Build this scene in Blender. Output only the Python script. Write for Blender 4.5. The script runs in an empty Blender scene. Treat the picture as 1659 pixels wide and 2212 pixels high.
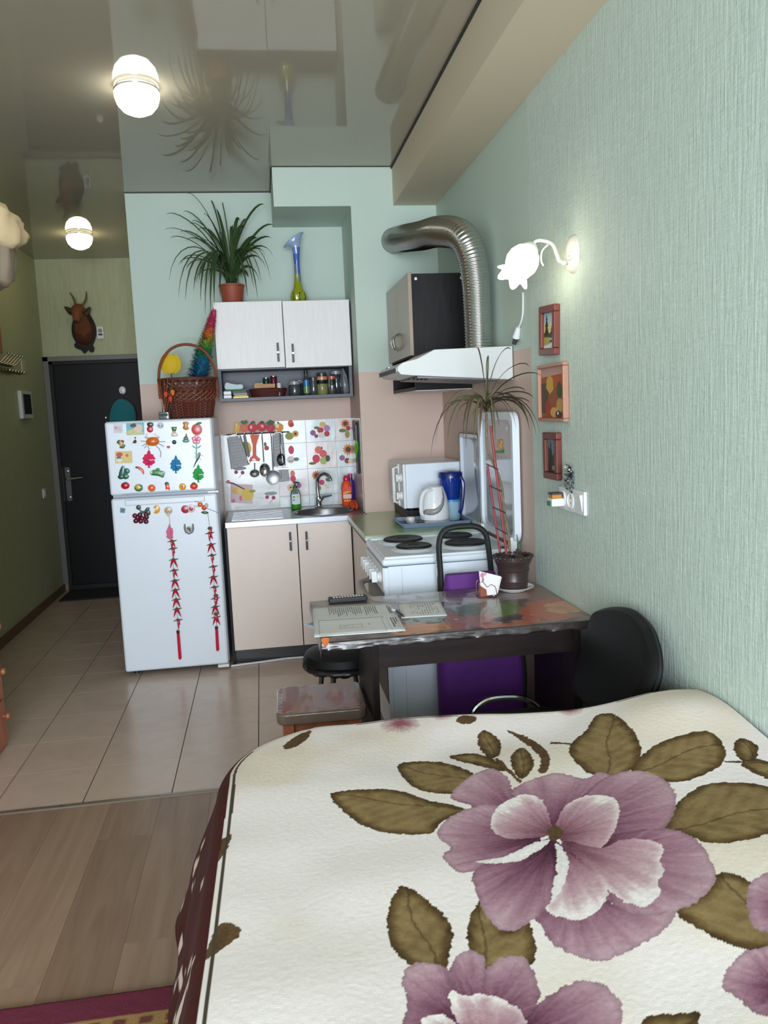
import bpy, math, random
import numpy as np
from mathutils import Vector, Matrix
random.seed(7)
C = bpy.context.scene.collection
PI = math.pi
# ------------------------------------------------------------------ camera
FPX, YAW, PIT, ROL, CAMH = 1764.88, 0.144217, 0.124748, -0.0440375, 1.48
def _axes():
    f = Vector((math.sin(YAW)*math.cos(PIT), math.cos(YAW)*math.cos(PIT), -math.sin(PIT)))
    r = Vector((math.cos(YAW), -math.sin(YAW), 0)); u = r.cross(f)
    return (r*math.cos(ROL)+u*math.sin(ROL), -r*math.sin(ROL)+u*math.cos(ROL), f)
CR, CU, CF = _axes()
CAM = Vector((0, 0, CAMH))
cam_d = bpy.data.cameras.new('camera'); cam = bpy.data.objects.new('camera', cam_d); C.objects.link(cam)
cam_d.sensor_fit = 'VERTICAL'; cam_d.sensor_height = 24.0; cam_d.lens = FPX/2212*24.0
cam_d.clip_start = 0.02
cam.matrix_world = Matrix(((CR.x, CU.x, -CF.x, 0), (CR.y, CU.y, -CF.y, 0), (CR.z, CU.z, -CF.z, CAMH), (0, 0, 0, 1)))
bpy.context.scene.camera = cam
# ------------------------------------------------------------------ world, daylight, exposure
vs = bpy.context.scene.view_settings
vs.view_transform = 'Standard'; vs.look = 'None'; vs.gamma = 1.0; vs.use_curve_mapping = False
vs.exposure = 0.48
W = bpy.data.worlds.new('world'); bpy.context.scene.world = W; W.use_nodes = True
W.node_tree.nodes['Background'].inputs[0].default_value = (0.75, 0.87, 1.0, 1)
W.node_tree.nodes['Background'].inputs[1].default_value = 1.2
def area_light(name, loc, rot, sx, sy, watt, col):
    d = bpy.data.lights.new(name, 'AREA'); d.shape = 'RECTANGLE'; d.size = sx; d.size_y = sy
    d.energy = watt; d.color = col
    o = bpy.data.objects.new(name, d); C.objects.link(o); o.location = loc; o.rotation_euler = rot
    return o
# overcast daylight entering through the window in the wall behind the camera
WIN = (-1.35, 0.85, 0.35, 2.50)      # x0, x1, z0, z1 of the opening, wall plane y = -2.9
area_light('window_daylight', ((WIN[0]+WIN[1])/2, -2.87, (WIN[2]+WIN[3])/2), (PI/2, 0, 0), WIN[1]-WIN[0], WIN[3]-WIN[2], 228, (0.845, 0.895, 1.0))
# ------------------------------------------------------------------ helpers
def P(px, py, ax, v):
    d = CR*((px-829.5)/FPX) - CU*((py-1106)/FPX) + CF
    i = 'xyz'.index(ax); return CAM + d*((v-CAM[i])/d[i])
def lin(c): return c/12.92 if c <= 0.04045 else ((c+0.055)/1.055)**2.4
def S(r, g, b): return (lin(r/255), lin(g/255), lin(b/255))
MATS = {}
def nodes_of(m):
    m.use_nodes = True; nt = m.node_tree
    return nt, nt.nodes['Principled BSDF']
def inp(b, **k):
    for n, v in k.items():
        n = n.replace('_', ' ')
        if n in b.inputs: b.inputs[n].default_value = v
def mat(name, col=(0.8, 0.8, 0.8), rough=0.5, metal=0.0, vc=False, bump=None, var=0.0, vscale=(4, 4, 4), **k):
    """col linear rgb. vc: colour comes from the mesh's own painted colour. bump=(scale xyz, strength, distance). var: tonal variation."""
    m = bpy.data.materials.new(name); nt, b = nodes_of(m); MATS[name] = m
    b.inputs['Base Color'].default_value = (*col, 1); b.inputs['Roughness'].default_value = rough; b.inputs['Metallic'].default_value = metal
    inp(b, **k)
    L = nt.links; N = nt.nodes
    src = None
    if vc:
        a = N.new('ShaderNodeVertexColor'); a.layer_name = 'Col'; src = a.outputs['Color']
    tc = None
    if var or bump:
        tc = N.new('ShaderNodeTexCoord')
    if var:
        mp = N.new('ShaderNodeMapping'); mp.inputs['Scale'].default_value = vscale; L.new(tc.outputs['Object'], mp.inputs['Vector'])
        nz = N.new('ShaderNodeTexNoise'); nz.inputs['Scale'].default_value = 1.0; nz.inputs['Detail'].default_value = 5; L.new(mp.outputs[0], nz.inputs['Vector'])
        mr = N.new('ShaderNodeMapRange'); mr.inputs['From Min'].default_value = 0.3; mr.inputs['From Max'].default_value = 0.7
        mr.inputs['To Min'].default_value = 1-var; mr.inputs['To Max'].default_value = 1+var; L.new(nz.outputs['Fac'], mr.inputs['Value'])
        mx = N.new('ShaderNodeVectorMath'); mx.operation = 'SCALE'
        if src: L.new(src, mx.inputs[0])
        else: mx.inputs[0].default_value = col
        L.new(mr.outputs[0], mx.inputs['Scale']); src = mx.outputs[0]
    if src: L.new(src, b.inputs['Base Color'])
    if bump:
        sc, st, di = bump
        mp = N.new('ShaderNodeMapping'); mp.inputs['Scale'].default_value = sc; L.new(tc.outputs['Object'], mp.inputs['Vector'])
        nz = N.new('ShaderNodeTexNoise'); nz.inputs['Scale'].default_value = 1.0; nz.inputs['Detail'].default_value = 4; L.new(mp.outputs[0], nz.inputs['Vector'])
        bp = N.new('ShaderNodeBump'); bp.inputs['Strength'].default_value = st; bp.inputs['Distance'].default_value = di
        L.new(nz.outputs['Fac'], bp.inputs['Height']); L.new(bp.outputs[0], b.inputs['Normal'])
    return m
def emit(name, col, strength, base=(0.9, 0.9, 0.9)):
    m = bpy.data.materials.new(name); nt, b = nodes_of(m); MATS[name] = m
    b.inputs['Base Color'].default_value = (*base, 1); b.inputs['Roughness'].default_value = 0.3
    b.inputs['Emission Color'].default_value = (*col, 1); b.inputs['Emission Strength'].default_value = strength
    return m
# ---- mesh collector: shapes go in with the current matrix M, colour col and material m; build() links ONE object
class MB:
    def __init__(s, m='paint', col=(0.8, 0.8, 0.8), M=None):
        s.v = []; s.f = []; s.c = []; s.fm = []; s.fs = []; s.m = m; s.col = col; s.M = M or Matrix(); s.sm = True
    def add(s, vs, fs, smooth=None, cols=None):
        n = len(s.v); M = s.M
        s.v.extend([M @ Vector(p) for p in vs])
        for i, f in enumerate(fs):
            s.f.append([a+n for a in f]); s.fm.append(s.m); s.fs.append(s.sm if smooth is None else smooth)
            s.c.append(cols[i] if cols else s.col)
        return s
    def box(s, x0, x1, y0, y1, z0, z1):
        v = [(x, y, z) for z in (z0, z1) for y in (y0, y1) for x in (x0, x1)]
        return s.add(v, [(0, 2, 3, 1), (4, 5, 7, 6), (0, 1, 5, 4), (2, 6, 7, 3), (0, 4, 6, 2), (1, 3, 7, 5)])
    def hexa(s, v):   # eight free corners, bottom four then top four, each as loop
        return s.add(v, [(3, 2, 1, 0), (4, 5, 6, 7), (0, 1, 5, 4), (1, 2, 6, 5), (2, 3, 7, 6), (3, 0, 4, 7)])
    def prism(s, pts, t, plane='xz', off=0.0, bulge=0.0):
        """outline extruded by t. plane 'xz': thickness along -y (towards the camera side)."""
        def mk(a, b, h):
            return {'xz': (a, off-h, b), 'xy': (a, b, off+h), 'yz': (off-h, a, b)}[plane]
        n = len(pts); v = [mk(a, b, 0) for a, b in pts]+[mk(a, b, t) for a, b in pts]
        ar = sum(pts[i][0]*pts[(i+1) % n][1]-pts[(i+1) % n][0]*pts[i][1] for i in range(n))
        fl = (ar < 0)
        if plane == 'yz': fl = not fl
        f = [[i, (i+1) % n, n+(i+1) % n, n+i] for i in range(n)]
        if bulge:
            cx = sum(p[0] for p in pts)/n; cz = sum(p[1] for p in pts)/n
            q = [(cx+(a-cx)*.6, cz+(b-cz)*.6) for a, b in pts]
            v += [mk(a, b, t+bulge*.75) for a, b in q]+[mk(cx, cz, t+bulge)]
            f += [[n+i, n+(i+1) % n, 2*n+(i+1) % n, 2*n+i] for i in range(n)]+[[2*n+i, 2*n+(i+1) % n, 3*n] for i in range(n)]
            f += [list(range(n))[::-1]]
        else:
            f += [list(range(n))[::-1], list(range(n, 2*n))]
        if fl: f = [x[::-1] for x in f]
        return s.add(v, f, smooth=bool(bulge))
    def lathe(s, prof, n=24, cap=True, sy=1.0):
        v = []; f = []; k = len(prof)
        for r, z in prof:
            for i in range(n):
                a = 2*PI*i/n; v.append((r*math.cos(a), sy*r*math.sin(a), z))
        for j in range(k-1):
            for i in range(n):
                a = j*n+i; b = j*n+(i+1) % n; f.append((a, b, b+n, a+n))
        if cap:
            if prof[0][0] > 1e-5: f.append(tuple(range(n))[::-1])
            if prof[-1][0] > 1e-5: f.append(tuple(range((k-1)*n, k*n)))
        return s.add(v, f)
    def ball(s, c, r, n=12, k=7):
        if not hasattr(r, '__len__'): r = (r, r, r)
        v = [(c[0], c[1], c[2]-r[2])]; f = []
        for j in range(1, k):
            t = -PI/2+PI*j/k
            for i in range(n):
                a = 2*PI*i/n; v.append((c[0]+r[0]*math.cos(t)*math.cos(a), c[1]+r[1]*math.cos(t)*math.sin(a), c[2]+r[2]*math.sin(t)))
        v.append((c[0], c[1], c[2]+r[2])); e = len(v)-1
        for i in range(n): f.append((0, 1+(i+1) % n, 1+i)); f.append((e, e-n+i, e-n+(i+1) % n))
        for j in range(k-2):
            for i in range(n):
                a = 1+j*n+i; b = 1+j*n+(i+1) % n; f.append((a, b, b+n, a+n))
        return s.add(v, f)
    def tube(s, pts, r, n=10, closed=False, cap=True, sy=1.0):
        pts = [Vector(p) for p in pts]; k = len(pts)
        rs = r if hasattr(r, '__len__') else [r]*k
        T = []
        for i in range(k):
            a = pts[(i-1) % k] if (closed or i > 0) else pts[i]; b = pts[(i+1) % k] if (closed or i < k-1) else pts[i]
            T.append((b-a).normalized())
        up = Vector((0, 0, 1)) if abs(T[0].z) < .9 else Vector((1, 0, 0))
        nrm = (up-T[0]*up.dot(T[0])).normalized(); v = []
        for i in range(k):
            nrm = (nrm-T[i]*nrm.dot(T[i])).normalized(); bi = T[i].cross(nrm)
            for j in range(n):
                a = 2*PI*j/n; v.append(pts[i]+nrm*(rs[i]*math.cos(a))+bi*(rs[i]*sy*math.sin(a)))
        f = []
        for i in range(k if closed else k-1):
            for j in range(n):
                a = i*n+j; b = i*n+(j+1) % n; c = ((i+1) % k)*n
                f.append((a, b, c+(j+1) % n, c+j))
        if cap and not closed: f.append(tuple(range(n))[::-1]); f.append(tuple(range((k-1)*n, k*n)))
        return s.add(v, f)
    def blade(s, pts, w, side, fold=0.25):
        """leaf blade along pts, widths w, side vector; slightly folded along the midrib"""
        pts = [Vector(p) for p in pts]; side = Vector(side).normalized(); k = len(pts); v = []; f = []
        for i in range(k):
            T = (pts[min(i+1, k-1)]-pts[max(i-1, 0)]).normalized(); sd = (side-T*side.dot(T)).normalized(); nn = T.cross(sd)
            v += [pts[i]-sd*w[i]+nn*(w[i]*fold), pts[i], pts[i]+sd*w[i]+nn*(w[i]*fold)]
        for i in range(k-1):
            a = 3*i; f += [(a, a+1, a+4, a+3), (a+1, a+2, a+5, a+4)]
        return s.add(v, f)
    def build(s, name, parent=None, bevel=0, seg=2, angle=35, origin=None, mats=None, solid=0):
        me = bpy.data.meshes.new(name)
        V = np.array([tuple(p) for p in s.v], dtype=np.float64)
        lo = V.min(0); hi = V.max(0)
        o0 = Vector(origin) if origin is not None else Vector(((lo[0]+hi[0])/2, (lo[1]+hi[1])/2, lo[2]))
        V = V-np.array(tuple(o0))
        me.from_pydata(V.tolist(), [], s.f)
        used = []
        for m in s.fm:
            if m not in used: used.append(m)
        for m in used: me.materials.append(MATS[m])
        ix = {m: i for i, m in enumerate(used)}
        me.polygons.foreach_set('material_index', [ix[m] for m in s.fm])
        me.polygons.foreach_set('use_smooth', s.fs)
        ca = me.color_attributes.new('Col', 'FLOAT_COLOR', 'CORNER')
        cc = []
        for f, c in zip(s.f, s.c):
            cc.extend((c[0], c[1], c[2], 1.0)*len(f))
        ca.data.foreach_set('color', cc)
        me.update(); me.set_sharp_from_angle(angle=math.radians(angle))
        o = bpy.data.objects.new(name, me); C.objects.link(o)
        place(o, o0, parent)
        if bevel:
            b = o.modifiers.new('bevel', 'BEVEL'); b.width = bevel; b.segments = seg; b.limit_method = 'ANGLE'; b.angle_limit = math.radians(30); b.harden_normals = True
        if solid:
            d = o.modifiers.new('solid', 'SOLIDIFY'); d.thickness = solid
        return o
WL = {}
def place(o, loc, parent=None):
    WL[o.name] = Vector(loc)
    if parent is not None:
        o.parent = parent; o.location = Vector(loc)-WL[parent.name]
    else: o.location = loc
def tag(o, label, cat, group=None):
    o['label'] = label; o['category'] = cat
    if group: o['group'] = group
    return o
def lab(o, label): o['label'] = label; return o
def struct(o, label=None, kind='structure'):
    o['kind'] = kind
    if label: o['label'] = label
    return o
def thing(name, label, cat, loc, group=None):
    o = bpy.data.objects.new(name, None); o.empty_display_size = 0.05; C.objects.link(o); place(o, loc)
    return tag(o, label, cat, group)
def child_copy(src, parent, loc):
    c = src.copy(); C.objects.link(c); place(c, loc, parent); return c
def bez(pts, n=8, closed=False):
    """Catmull-Rom through pts"""
    pts = [tuple(p) for p in pts]; k = len(pts); out = []
    for i in range(k if closed else k-1):
        p0 = pts[(i-1) % k] if (closed or i > 0) else pts[0]; p1 = pts[i]; p2 = pts[(i+1) % k]; p3 = pts[(i+2) % k] if (closed or i+2 < k) else pts[-1]
        for j in range(n):
            t = j/n
            out.append(tuple(0.5*((2*b)+(-a+c)*t+(2*a-5*b+4*c-d)*t*t+(-a+3*b-3*c+d)*t**3) for a, b, c, d in zip(p0, p1, p2, p3)))
    if not closed: out.append(pts[-1])
    return out
def circ(cx, cy, rx, ry=None, n=20, a0=0):
    ry = rx if ry is None else ry
    return [(cx+rx*math.cos(a0+2*PI*i/n), cy+ry*math.sin(a0+2*PI*i/n)) for i in range(n)]
def rrect(x0, x1, y0, y1, r, n=5):
    o = []
    for cx, cy, a in ((x1-r, y1-r, 0), (x0+r, y1-r, PI/2), (x0+r, y0+r, PI), (x1-r, y0+r, 1.5*PI)):
        o += [(cx+r*math.cos(a+PI/2*i/n), cy+r*math.sin(a+PI/2*i/n)) for i in range(n+1)]
    return o
def T3(x=0, y=0, z=0): return Matrix.Translation((x, y, z))
def R3(a, ax): return Matrix.Rotation(a, 4, ax)
def inside(px, py, poly):
    r = np.zeros(px.shape, bool); n = len(poly)
    for i in range(n):
        x0, y0 = poly[i]; x1, y1 = poly[(i+1) % n]
        if y0 == y1: continue
        c = ((y0 > py) != (y1 > py)) & (px < (x1-x0)*(py-y0)/(y1-y0)+x0)
        r ^= c
    return r
def grid_mesh(name, X, Y, Z, col, material, parent=None, origin=(0, 0, 0)):
    """dense painted surface from 2-D arrays"""
    h, w = X.shape; me = bpy.data.meshes.new(name)
    V = np.stack([X, Y, Z], -1).reshape(-1, 3)-np.array(origin)
    idx = np.arange(h*w).reshape(h, w)
    F = np.stack([idx[:-1, :-1], idx[:-1, 1:], idx[1:, 1:], idx[1:, :-1]], -1).reshape(-1, 4)
    me.vertices.add(h*w); me.vertices.foreach_set('co', V.ravel())
    me.loops.add(F.size); me.loops.foreach_set('vertex_index', F.ravel())
    me.polygons.add(len(F)); me.polygons.foreach_set('loop_start', np.arange(0, F.size, 4)); me.polygons.foreach_set('loop_total', np.full(len(F), 4))
    me.update(calc_edges=True)
    me.polygons.foreach_set('use_smooth', np.ones(len(F), bool))
    ca = me.color_attributes.new('Col', 'FLOAT_COLOR', 'POINT')
    cc = np.ones((h*w, 4)); cc[:, :3] = col.reshape(-1, 3); ca.data.foreach_set('color', cc.ravel())
    me.materials.append(MATS[material]); me.validate()
    o = bpy.data.objects.new(name, me); C.objects.link(o); place(o, origin, parent)
    return o
def vnoise(x, y, seed=0):
    """smooth value noise on arrays"""
    rs = np.random.RandomState(seed); tab = rs.rand(256, 256)
    xi = np.floor(x).astype(int); yi = np.floor(y).astype(int); fx = x-xi; fy = y-yi
    fx = fx*fx*(3-2*fx); fy = fy*fy*(3-2*fy); g = lambda a, b: tab[a & 255, b & 255]
    return (g(xi, yi)*(1-fx)+g(xi+1, yi)*fx)*(1-fy)+(g(xi, yi+1)*(1-fx)+g(xi+1, yi+1)*fx)*fy
# ------------------------------------------------------------------ materials
mat('paint', vc=True, rough=0.45)
mat('gloss', vc=True, rough=0.28, Coat_Weight=0.15, Coat_Roughness=0.12)
mat('matte', vc=True, rough=0.8)
mat('print', vc=True, rough=0.55)
mat('metalvc', vc=True, rough=0.28, metal=1.0)
mat('leafmat', vc=True, rough=0.42, Subsurface_Weight=0.0)
mat('wall_green', S(194, 212, 200), 0.6, bump=((60, 60, 60), 0.08, 0.004), var=0.02, vscale=(1.5, 1.5, 1.5))
mat('wall_pink', S(208, 184, 170), 0.55, var=0.035, vscale=(2, 2, 9), bump=((30, 30, 90), 0.06, 0.003))
mat('wall_white', S(212, 199, 174), 0.6, bump=((50, 50, 50), 0.06, 0.003))
mat('white_plastic', S(228, 231, 232), 0.35)
mat('white_enamel', S(224, 234, 243), 0.3, Coat_Weight=0.12, Coat_Roughness=0.1)
mat('white_gloss', S(235, 238, 240), 0.12)
mat('black_plastic', S(28, 29, 31), 0.4)
mat('black_soft', S(22, 24, 25), 0.55)
mat('dark_grey', S(58, 61, 68), 0.5)
mat('chrome', S(205, 208, 210), 0.12, metal=1.0)
mat('steel', S(176, 178, 180), 0.34, metal=1.0, bump=((3, 300, 300), 0.05, 0.001))
mat('sink_steel', S(150, 153, 158), 0.3, metal=1.0, bump=((3, 200, 200), 0.05, 0.001))
mat('dark_steel', S(120, 122, 124), 0.3, metal=1.0)
mat('foil', S(196, 198, 196), 0.24, metal=1.0)
mat('glass', S(235, 245, 242), 0.03, Transmission_Weight=1.0, IOR=1.45)
mat('plastic_film', S(235, 240, 240), 0.06, Transmission_Weight=0.85, IOR=1.3, Alpha=0.5)
mat('brass_dark', S(120, 104, 78), 0.3, metal=1.0)
def wallpaper(name, c0, c1):
    m = bpy.data.materials.new(name); MATS[name] = m; nt, b = nodes_of(m); N = nt.nodes; L = nt.links
    tc = N.new('ShaderNodeTexCoord')
    def noise(scale, rot, det=5, wsc=1.0):
        mp = N.new('ShaderNodeMapping'); mp.inputs['Scale'].default_value = scale; mp.inputs['Rotation'].default_value = rot
        L.new(tc.outputs['Object'], mp.inputs['Vector']); n = N.new('ShaderNodeTexNoise'); n.inputs['Scale'].default_value = wsc; n.inputs['Detail'].default_value = det
        n.inputs['Roughness'].default_value = 0.6; n.inputs['Distortion'].default_value = 0.4
        L.new(mp.outputs[0], n.inputs['Vector']); return n.outputs['Fac']
    a = noise((60, 90, 7), (0, 0, 0)); d = noise((90, 26, 150), (0.5, 0, 0)); e = noise((120, 120, 120), (0, 0, 0), 3)
    def ma(op, x, y):
        n = N.new('ShaderNodeMath'); n.operation = op
        for i, q in enumerate((x, y)):
            if isinstance(q, (int, float)): n.inputs[i].default_value = q
            else: L.new(q, n.inputs[i])
        return n.outputs[0]
    h = ma('ADD', ma('ADD', ma('MULTIPLY', a, 1.0), ma('MULTIPLY', d, 0.75)), ma('MULTIPLY', e, 0.25))
    bp = N.new('ShaderNodeBump'); bp.inputs['Strength'].default_value = 0.55; bp.inputs['Distance'].default_value = 0.006
    L.new(h, bp.inputs['Height']); L.new(bp.outputs[0], b.inputs['Normal'])
    cr = N.new('ShaderNodeValToRGB'); L.new(ma('MULTIPLY', h, 0.5), cr.inputs[0])
    cr.color_ramp.elements[0].position = 0.33; cr.color_ramp.elements[0].color = (*c0, 1)
    cr.color_ramp.elements[1].position = 0.62; cr.color_ramp.elements[1].color = (*c1, 1)
    L.new(cr.outputs[0], b.inputs['Base Color']); b.inputs['Roughness'].default_value = 0.62
wallpaper('wallpaper', S(188, 205, 196), S(209, 224, 215))
wallpaper('wallpaper_hall_lamplit', S(176, 182, 142), S(198, 202, 166))  # same green paper, yellowed by putting the hall lamp's warm tint into the colour
def ceiling_mat():
    m = mat('stretch_ceiling', S(172, 166, 148), 0.035, IOR=1.5); return m
ceiling_mat()
def tilemat(name, c0, c1, rough, sc):
    m = bpy.data.materials.new(name); MATS[name] = m; nt, b = nodes_of(m); N = nt.nodes; L = nt.links
    oi = N.new('ShaderNodeObjectInfo'); tc = N.new('ShaderNodeTexCoord')
    mp = N.new('ShaderNodeMapping'); mp.inputs['Scale'].default_value = sc; L.new(tc.outputs['Object'], mp.inputs['Vector'])
    vm = N.new('ShaderNodeVectorMath'); vm.operation = 'SCALE'; vm.inputs[0].default_value = (37, 53, 11); L.new(oi.outputs['Random'], vm.inputs['Scale'])
    L.new(vm.outputs[0], mp.inputs['Location'])
    nz = N.new('ShaderNodeTexNoise'); nz.inputs['Scale'].default_value = 1; nz.inputs['Detail'].default_value = 8; nz.inputs['Roughness'].default_value = 0.6; nz.inputs['Distortion'].default_value = 1.6
    L.new(mp.outputs[0], nz.inputs['Vector'])
    ad = N.new('ShaderNodeMath'); ad.operation = 'MULTIPLY_ADD'; L.new(oi.outputs['Random'], ad.inputs[0]); ad.inputs[1].default_value = 0.22; L.new(nz.outputs['Fac'], ad.inputs[2])
    cr = N.new('ShaderNodeValToRGB'); L.new(ad.outputs[0], cr.inputs[0])
    cr.color_ramp.elements[0].position = 0.36; cr.color_ramp.elements[0].color = (*c0, 1); cr.color_ramp.elements[1].position = 0.86; cr.color_ramp.elements[1].color = (*c1, 1)
    L.new(cr.outputs[0], b.inputs['Base Color']); b.inputs['Roughness'].default_value = rough
    bp = N.new('ShaderNodeBump'); bp.inputs['Strength'].default_value = 0.12; bp.inputs['Distance'].default_value = 0.002; L.new(nz.outputs['Fac'], bp.inputs['Height']); L.new(bp.outputs[0], b.inputs['Normal'])
    return m
tilemat('floor_tile', S(198, 178, 162), S(212, 192, 176), 0.24, (5, 5, 5))
tilemat('laminate', S(132, 107, 88), S(164, 138, 117), 0.38, (14, 0.9, 5))
mat('grout', S(70, 62, 56), 0.9)
def woodmat(name, c0, c1, sc, rough=0.4):
    m = tilemat(name, c0, c1, rough, sc); return m
woodmat('wenge', S(18, 14, 14), S(46, 36, 34), (16, 16, 1.5), 0.45)
woodmat('wenge_x', S(20, 14, 14), S(48, 36, 33), (1.5, 16, 16), 0.45)
woodmat('black_wood', S(12, 12, 13), S(33, 32, 34), (22, 22, 1.6), 0.45)
for n_ in ('wenge', 'wenge_x', 'black_wood'): MATS[n_].node_tree.nodes['Principled BSDF'].inputs['Specular IOR Level'].default_value = 0.22
mat('cabinet_cream', S(226, 212, 202), 0.32, var=0.02, vscale=(8, 8, 1.5))
mat('cabinet_white', S(232, 230, 228), 0.4, var=0.05, vscale=(120, 120, 6), bump=((160, 160, 8), 0.12, 0.001))
mat('cabinet_taupe', S(168, 148, 132), 0.25)
mat('grey_carcass', S(84, 88, 98), 0.45)
woodmat('orange_wood', S(150, 84, 58), S(188, 116, 84), (12, 12, 2), 0.45)
woodmat('redwood', S(84, 34, 30), S(124, 60, 48), (20, 20, 3), 0.4)

# ------------------------------------------------------------------ room shell
XL, XR, YB, YC, YH, ZC, YR, XK, XN = -1.825, 1.10, 5.433, 4.896, 7.55, 2.88, -2.9, -0.745, 0.595
YP, ZP = 3.235, 1.705      # where the wallpaper ends, where the beige dado ends
floor = struct(MB('grout').box(XL, XR, YR, YH, -0.12, -0.004).build('floor'), 'floor of beige tiles and light wood laminate')
_tm = {}
def floor_piece(nm, material, x0, x1, y0, y1, bev=0.0012):
    k = (nm, round(x1-x0, 3), round(y1-y0, 3))
    if k not in _tm:
        o = MB(material).box(-(x1-x0)/2, (x1-x0)/2, -(y1-y0)/2, (y1-y0)/2, -0.0035, 0.0).build(nm, floor, origin=(0, 0, 0))
        o.data['flat'] = 1; _tm[k] = o; place(o, ((x0+x1)/2, (y0+y1)/2, 0), floor)
    else: child_copy(_tm[k], floor, ((x0+x1)/2, (y0+y1)/2, 0))
tx = [-0.098+0.3425*k for k in range(-6, 5)]
for k in range(10):
    a, b = max(tx[k]+0.002, XL+.001), min(tx[k+1]-0.002, XR-.001)
    if b-a < 0.02: continue
    for j in range(13):
        y0 = 3.190+0.3435*j+0.0013; y1 = min(3.190+0.3435*(j+1)-0.0013, YH-.001)
        if a > XK and y0 > 5.4: continue
        floor_piece('tile', 'floor_tile', a, b, y0, y1)
for k in range(16):
    a = XL+0.005+0.192*k; b = min(a+0.1912, XR-.001)
    if b-a < .02: continue
    y = 3.165+(0.0, -0.62, -0.3, -0.9, -0.15, -0.75)[k % 6]+1.0
    while y > -0.6:
        y1 = min(y, 3.165); y0 = y-1.285
        if y1-y0 > 0.05: floor_piece('plank', 'laminate', a, b, y0+.0006, y1)
        y -= 1.285
mat('trim_alu', S(150, 140, 128), 0.35, metal=0.6)
t = MB('trim_alu').prism([(3.163, 0.0), (3.167, 0.004), (3.178, 0.0055), (3.189, 0.004), (3.193, 0.0)], XR-XL, 'yz', XR).build('trim_1')
struct(t, 'aluminium strip between laminate and tiles')
for i in range(7):
    MB('dark_steel', M=T3(-1.6+.37*i, 3.178, 0.0053)).lathe([(0.004, 0), (0.004, .0006), (0, .001)], 8).build('screw', t)
def wall(name, parts, label=None, parent=None):
    b = MB()
    for m, x0, x1, y0, y1, z0, z1 in parts:
        b.m = m; b.box(x0, x1, y0, y1, z0, z1)
    o = b.build(name, parent); struct(o, label); return o
wall('wall_right', [('wallpaper', XR, XR+.1, YR, YP, -.1, ZC), ('wall_pink', XR+.001, XR+.1, YP, YC, -.1, ZP), ('wall_green', XR+.001, XR+.1, YP, YC, ZP, ZC)], 'pale green textured wallpaper wall with a beige dado by the stove')
wall('wall_left', [('wallpaper', XL-.1, XL, YR, 3.9, -.1, ZC), ('wallpaper_hall_lamplit', XL-.1, XL, 3.9, YH, -.1, ZC)])
wall('wall_back', [('wall_pink', XK, XN, YB, YH, -.1, ZP), ('wall_green', XK, XN, YB, YH, ZP, ZC)], 'kitchen end wall, pale aqua above and beige below')
wall('wall_column', [('wall_pink', XN, XR+.1, YC, YH, -.1, ZP), ('wall_green', XN, XR+.1, YC, YH, ZP, ZC)])
wall('wall_bulkhead', [('wall_green', 0.152, XN, YC, YB, 2.66, ZC)])
wall('wall_beam', [('wall_white', 0.845, XR, YR, YC, 2.66, ZC-.012)], 'boxed ceiling beam along the right wall')
wall('wall_hall', [('wallpaper_hall_lamplit', XL-.1, XK, YH, YH+.1, -.1, ZC)], 'green wall around the entrance door')
x0, x1, z0, z1 = WIN
wall('wall_rear', [('wallpaper', XL-.1, XR+.1, YR-.12, YR, -.1, z0), ('wallpaper', XL-.1, XR+.1, YR-.12, YR, z1, ZC), ('wallpaper', XL-.1, x0, YR-.12, YR, z0, z1), ('wallpaper', x1, XR+.1, YR-.12, YR, z0, z1)])
w = MB('white_plastic')
for a, b, c, d in ((x0, x1, z0, z0+.06), (x0, x1, z1-.06, z1), (x0, x0+.06, z0, z1), (x1-.06, x1, z0, z1), ((x0+x1)/2-.05, (x0+x1)/2+.05, z0, z1)): w.box(a, b, YR-.1, YR-.04, c, d)
struct(w.build('window_1'), 'white window behind the viewer')
c = struct(MB('stretch_ceiling').box(XL-.1, XR+.1, YR-.1, YH+.1, ZC, ZC+.1).build('ceiling'), 'glossy stretch ceiling')
mat('gasket', S(52, 52, 46), 0.7)
g = MB('gasket').box(0.838, 0.846, YR, YC, ZC-.014, ZC-.0005).box(0.15, 0.845, YC-.004, YC+.001, ZC-.004, ZC-.0003).box(XK, 0.152, YB-.003, YB+.001, ZC-.005, ZC-.0003).box(0.146, 0.1525, YC-.003, YB, ZC-.008, ZC-.0003)
struct(g.build('trim_2'), 'dark gap along the ceiling edge')
mat('skirting', S(112, 92, 70), 0.5)
b = MB('skirting').box(XL, XL+.018, YR, YH-.02, 0, .065).build('baseboard_left', bevel=.006); struct(b)
mat('corner_pvc', S(150, 140, 120), 0.4)
MB('corner_pvc').box(XL, XL+.045, YH-.05, YH, 0, .09).build('corner_cap', b, bevel=.006)
# entrance door
d = bpy.data.objects.new('door_1', None); C.objects.link(d); place(d, (-1.34, YH-.03, 0)); struct(d, 'black steel entrance door')
mat('door_black', S(20, 20, 22), 0.5, Specular_IOR_Level=0.25, bump=((200, 200, 200), 0.05, 0.001))
mat('door_frame', S(120, 120, 118), 0.5)
mat('door_seal', S(16, 16, 17), 0.6)
f = MB('door_frame').box(-1.822, -1.775, YH-.06, YH, 0.065, 2.055).box(-1.822, -.76, YH-.06, YH, 2.015, 2.055)
f.m = 'door_seal'; f.box(-1.776, -1.745, YH-.05, YH, 0.04, 2.016).box(-1.776, -.76, YH-.05, YH, 1.985, 2.0155).box(-1.78, -.76, YH-.05, YH, 0, .045)
f.build('door_frame', d, bevel=.003)
lf = MB('door_black').box(-1.745, -.80, YH-.045, YH-.005, 0.045, 1.985).build('door_leaf', d, bevel=.004)
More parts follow.
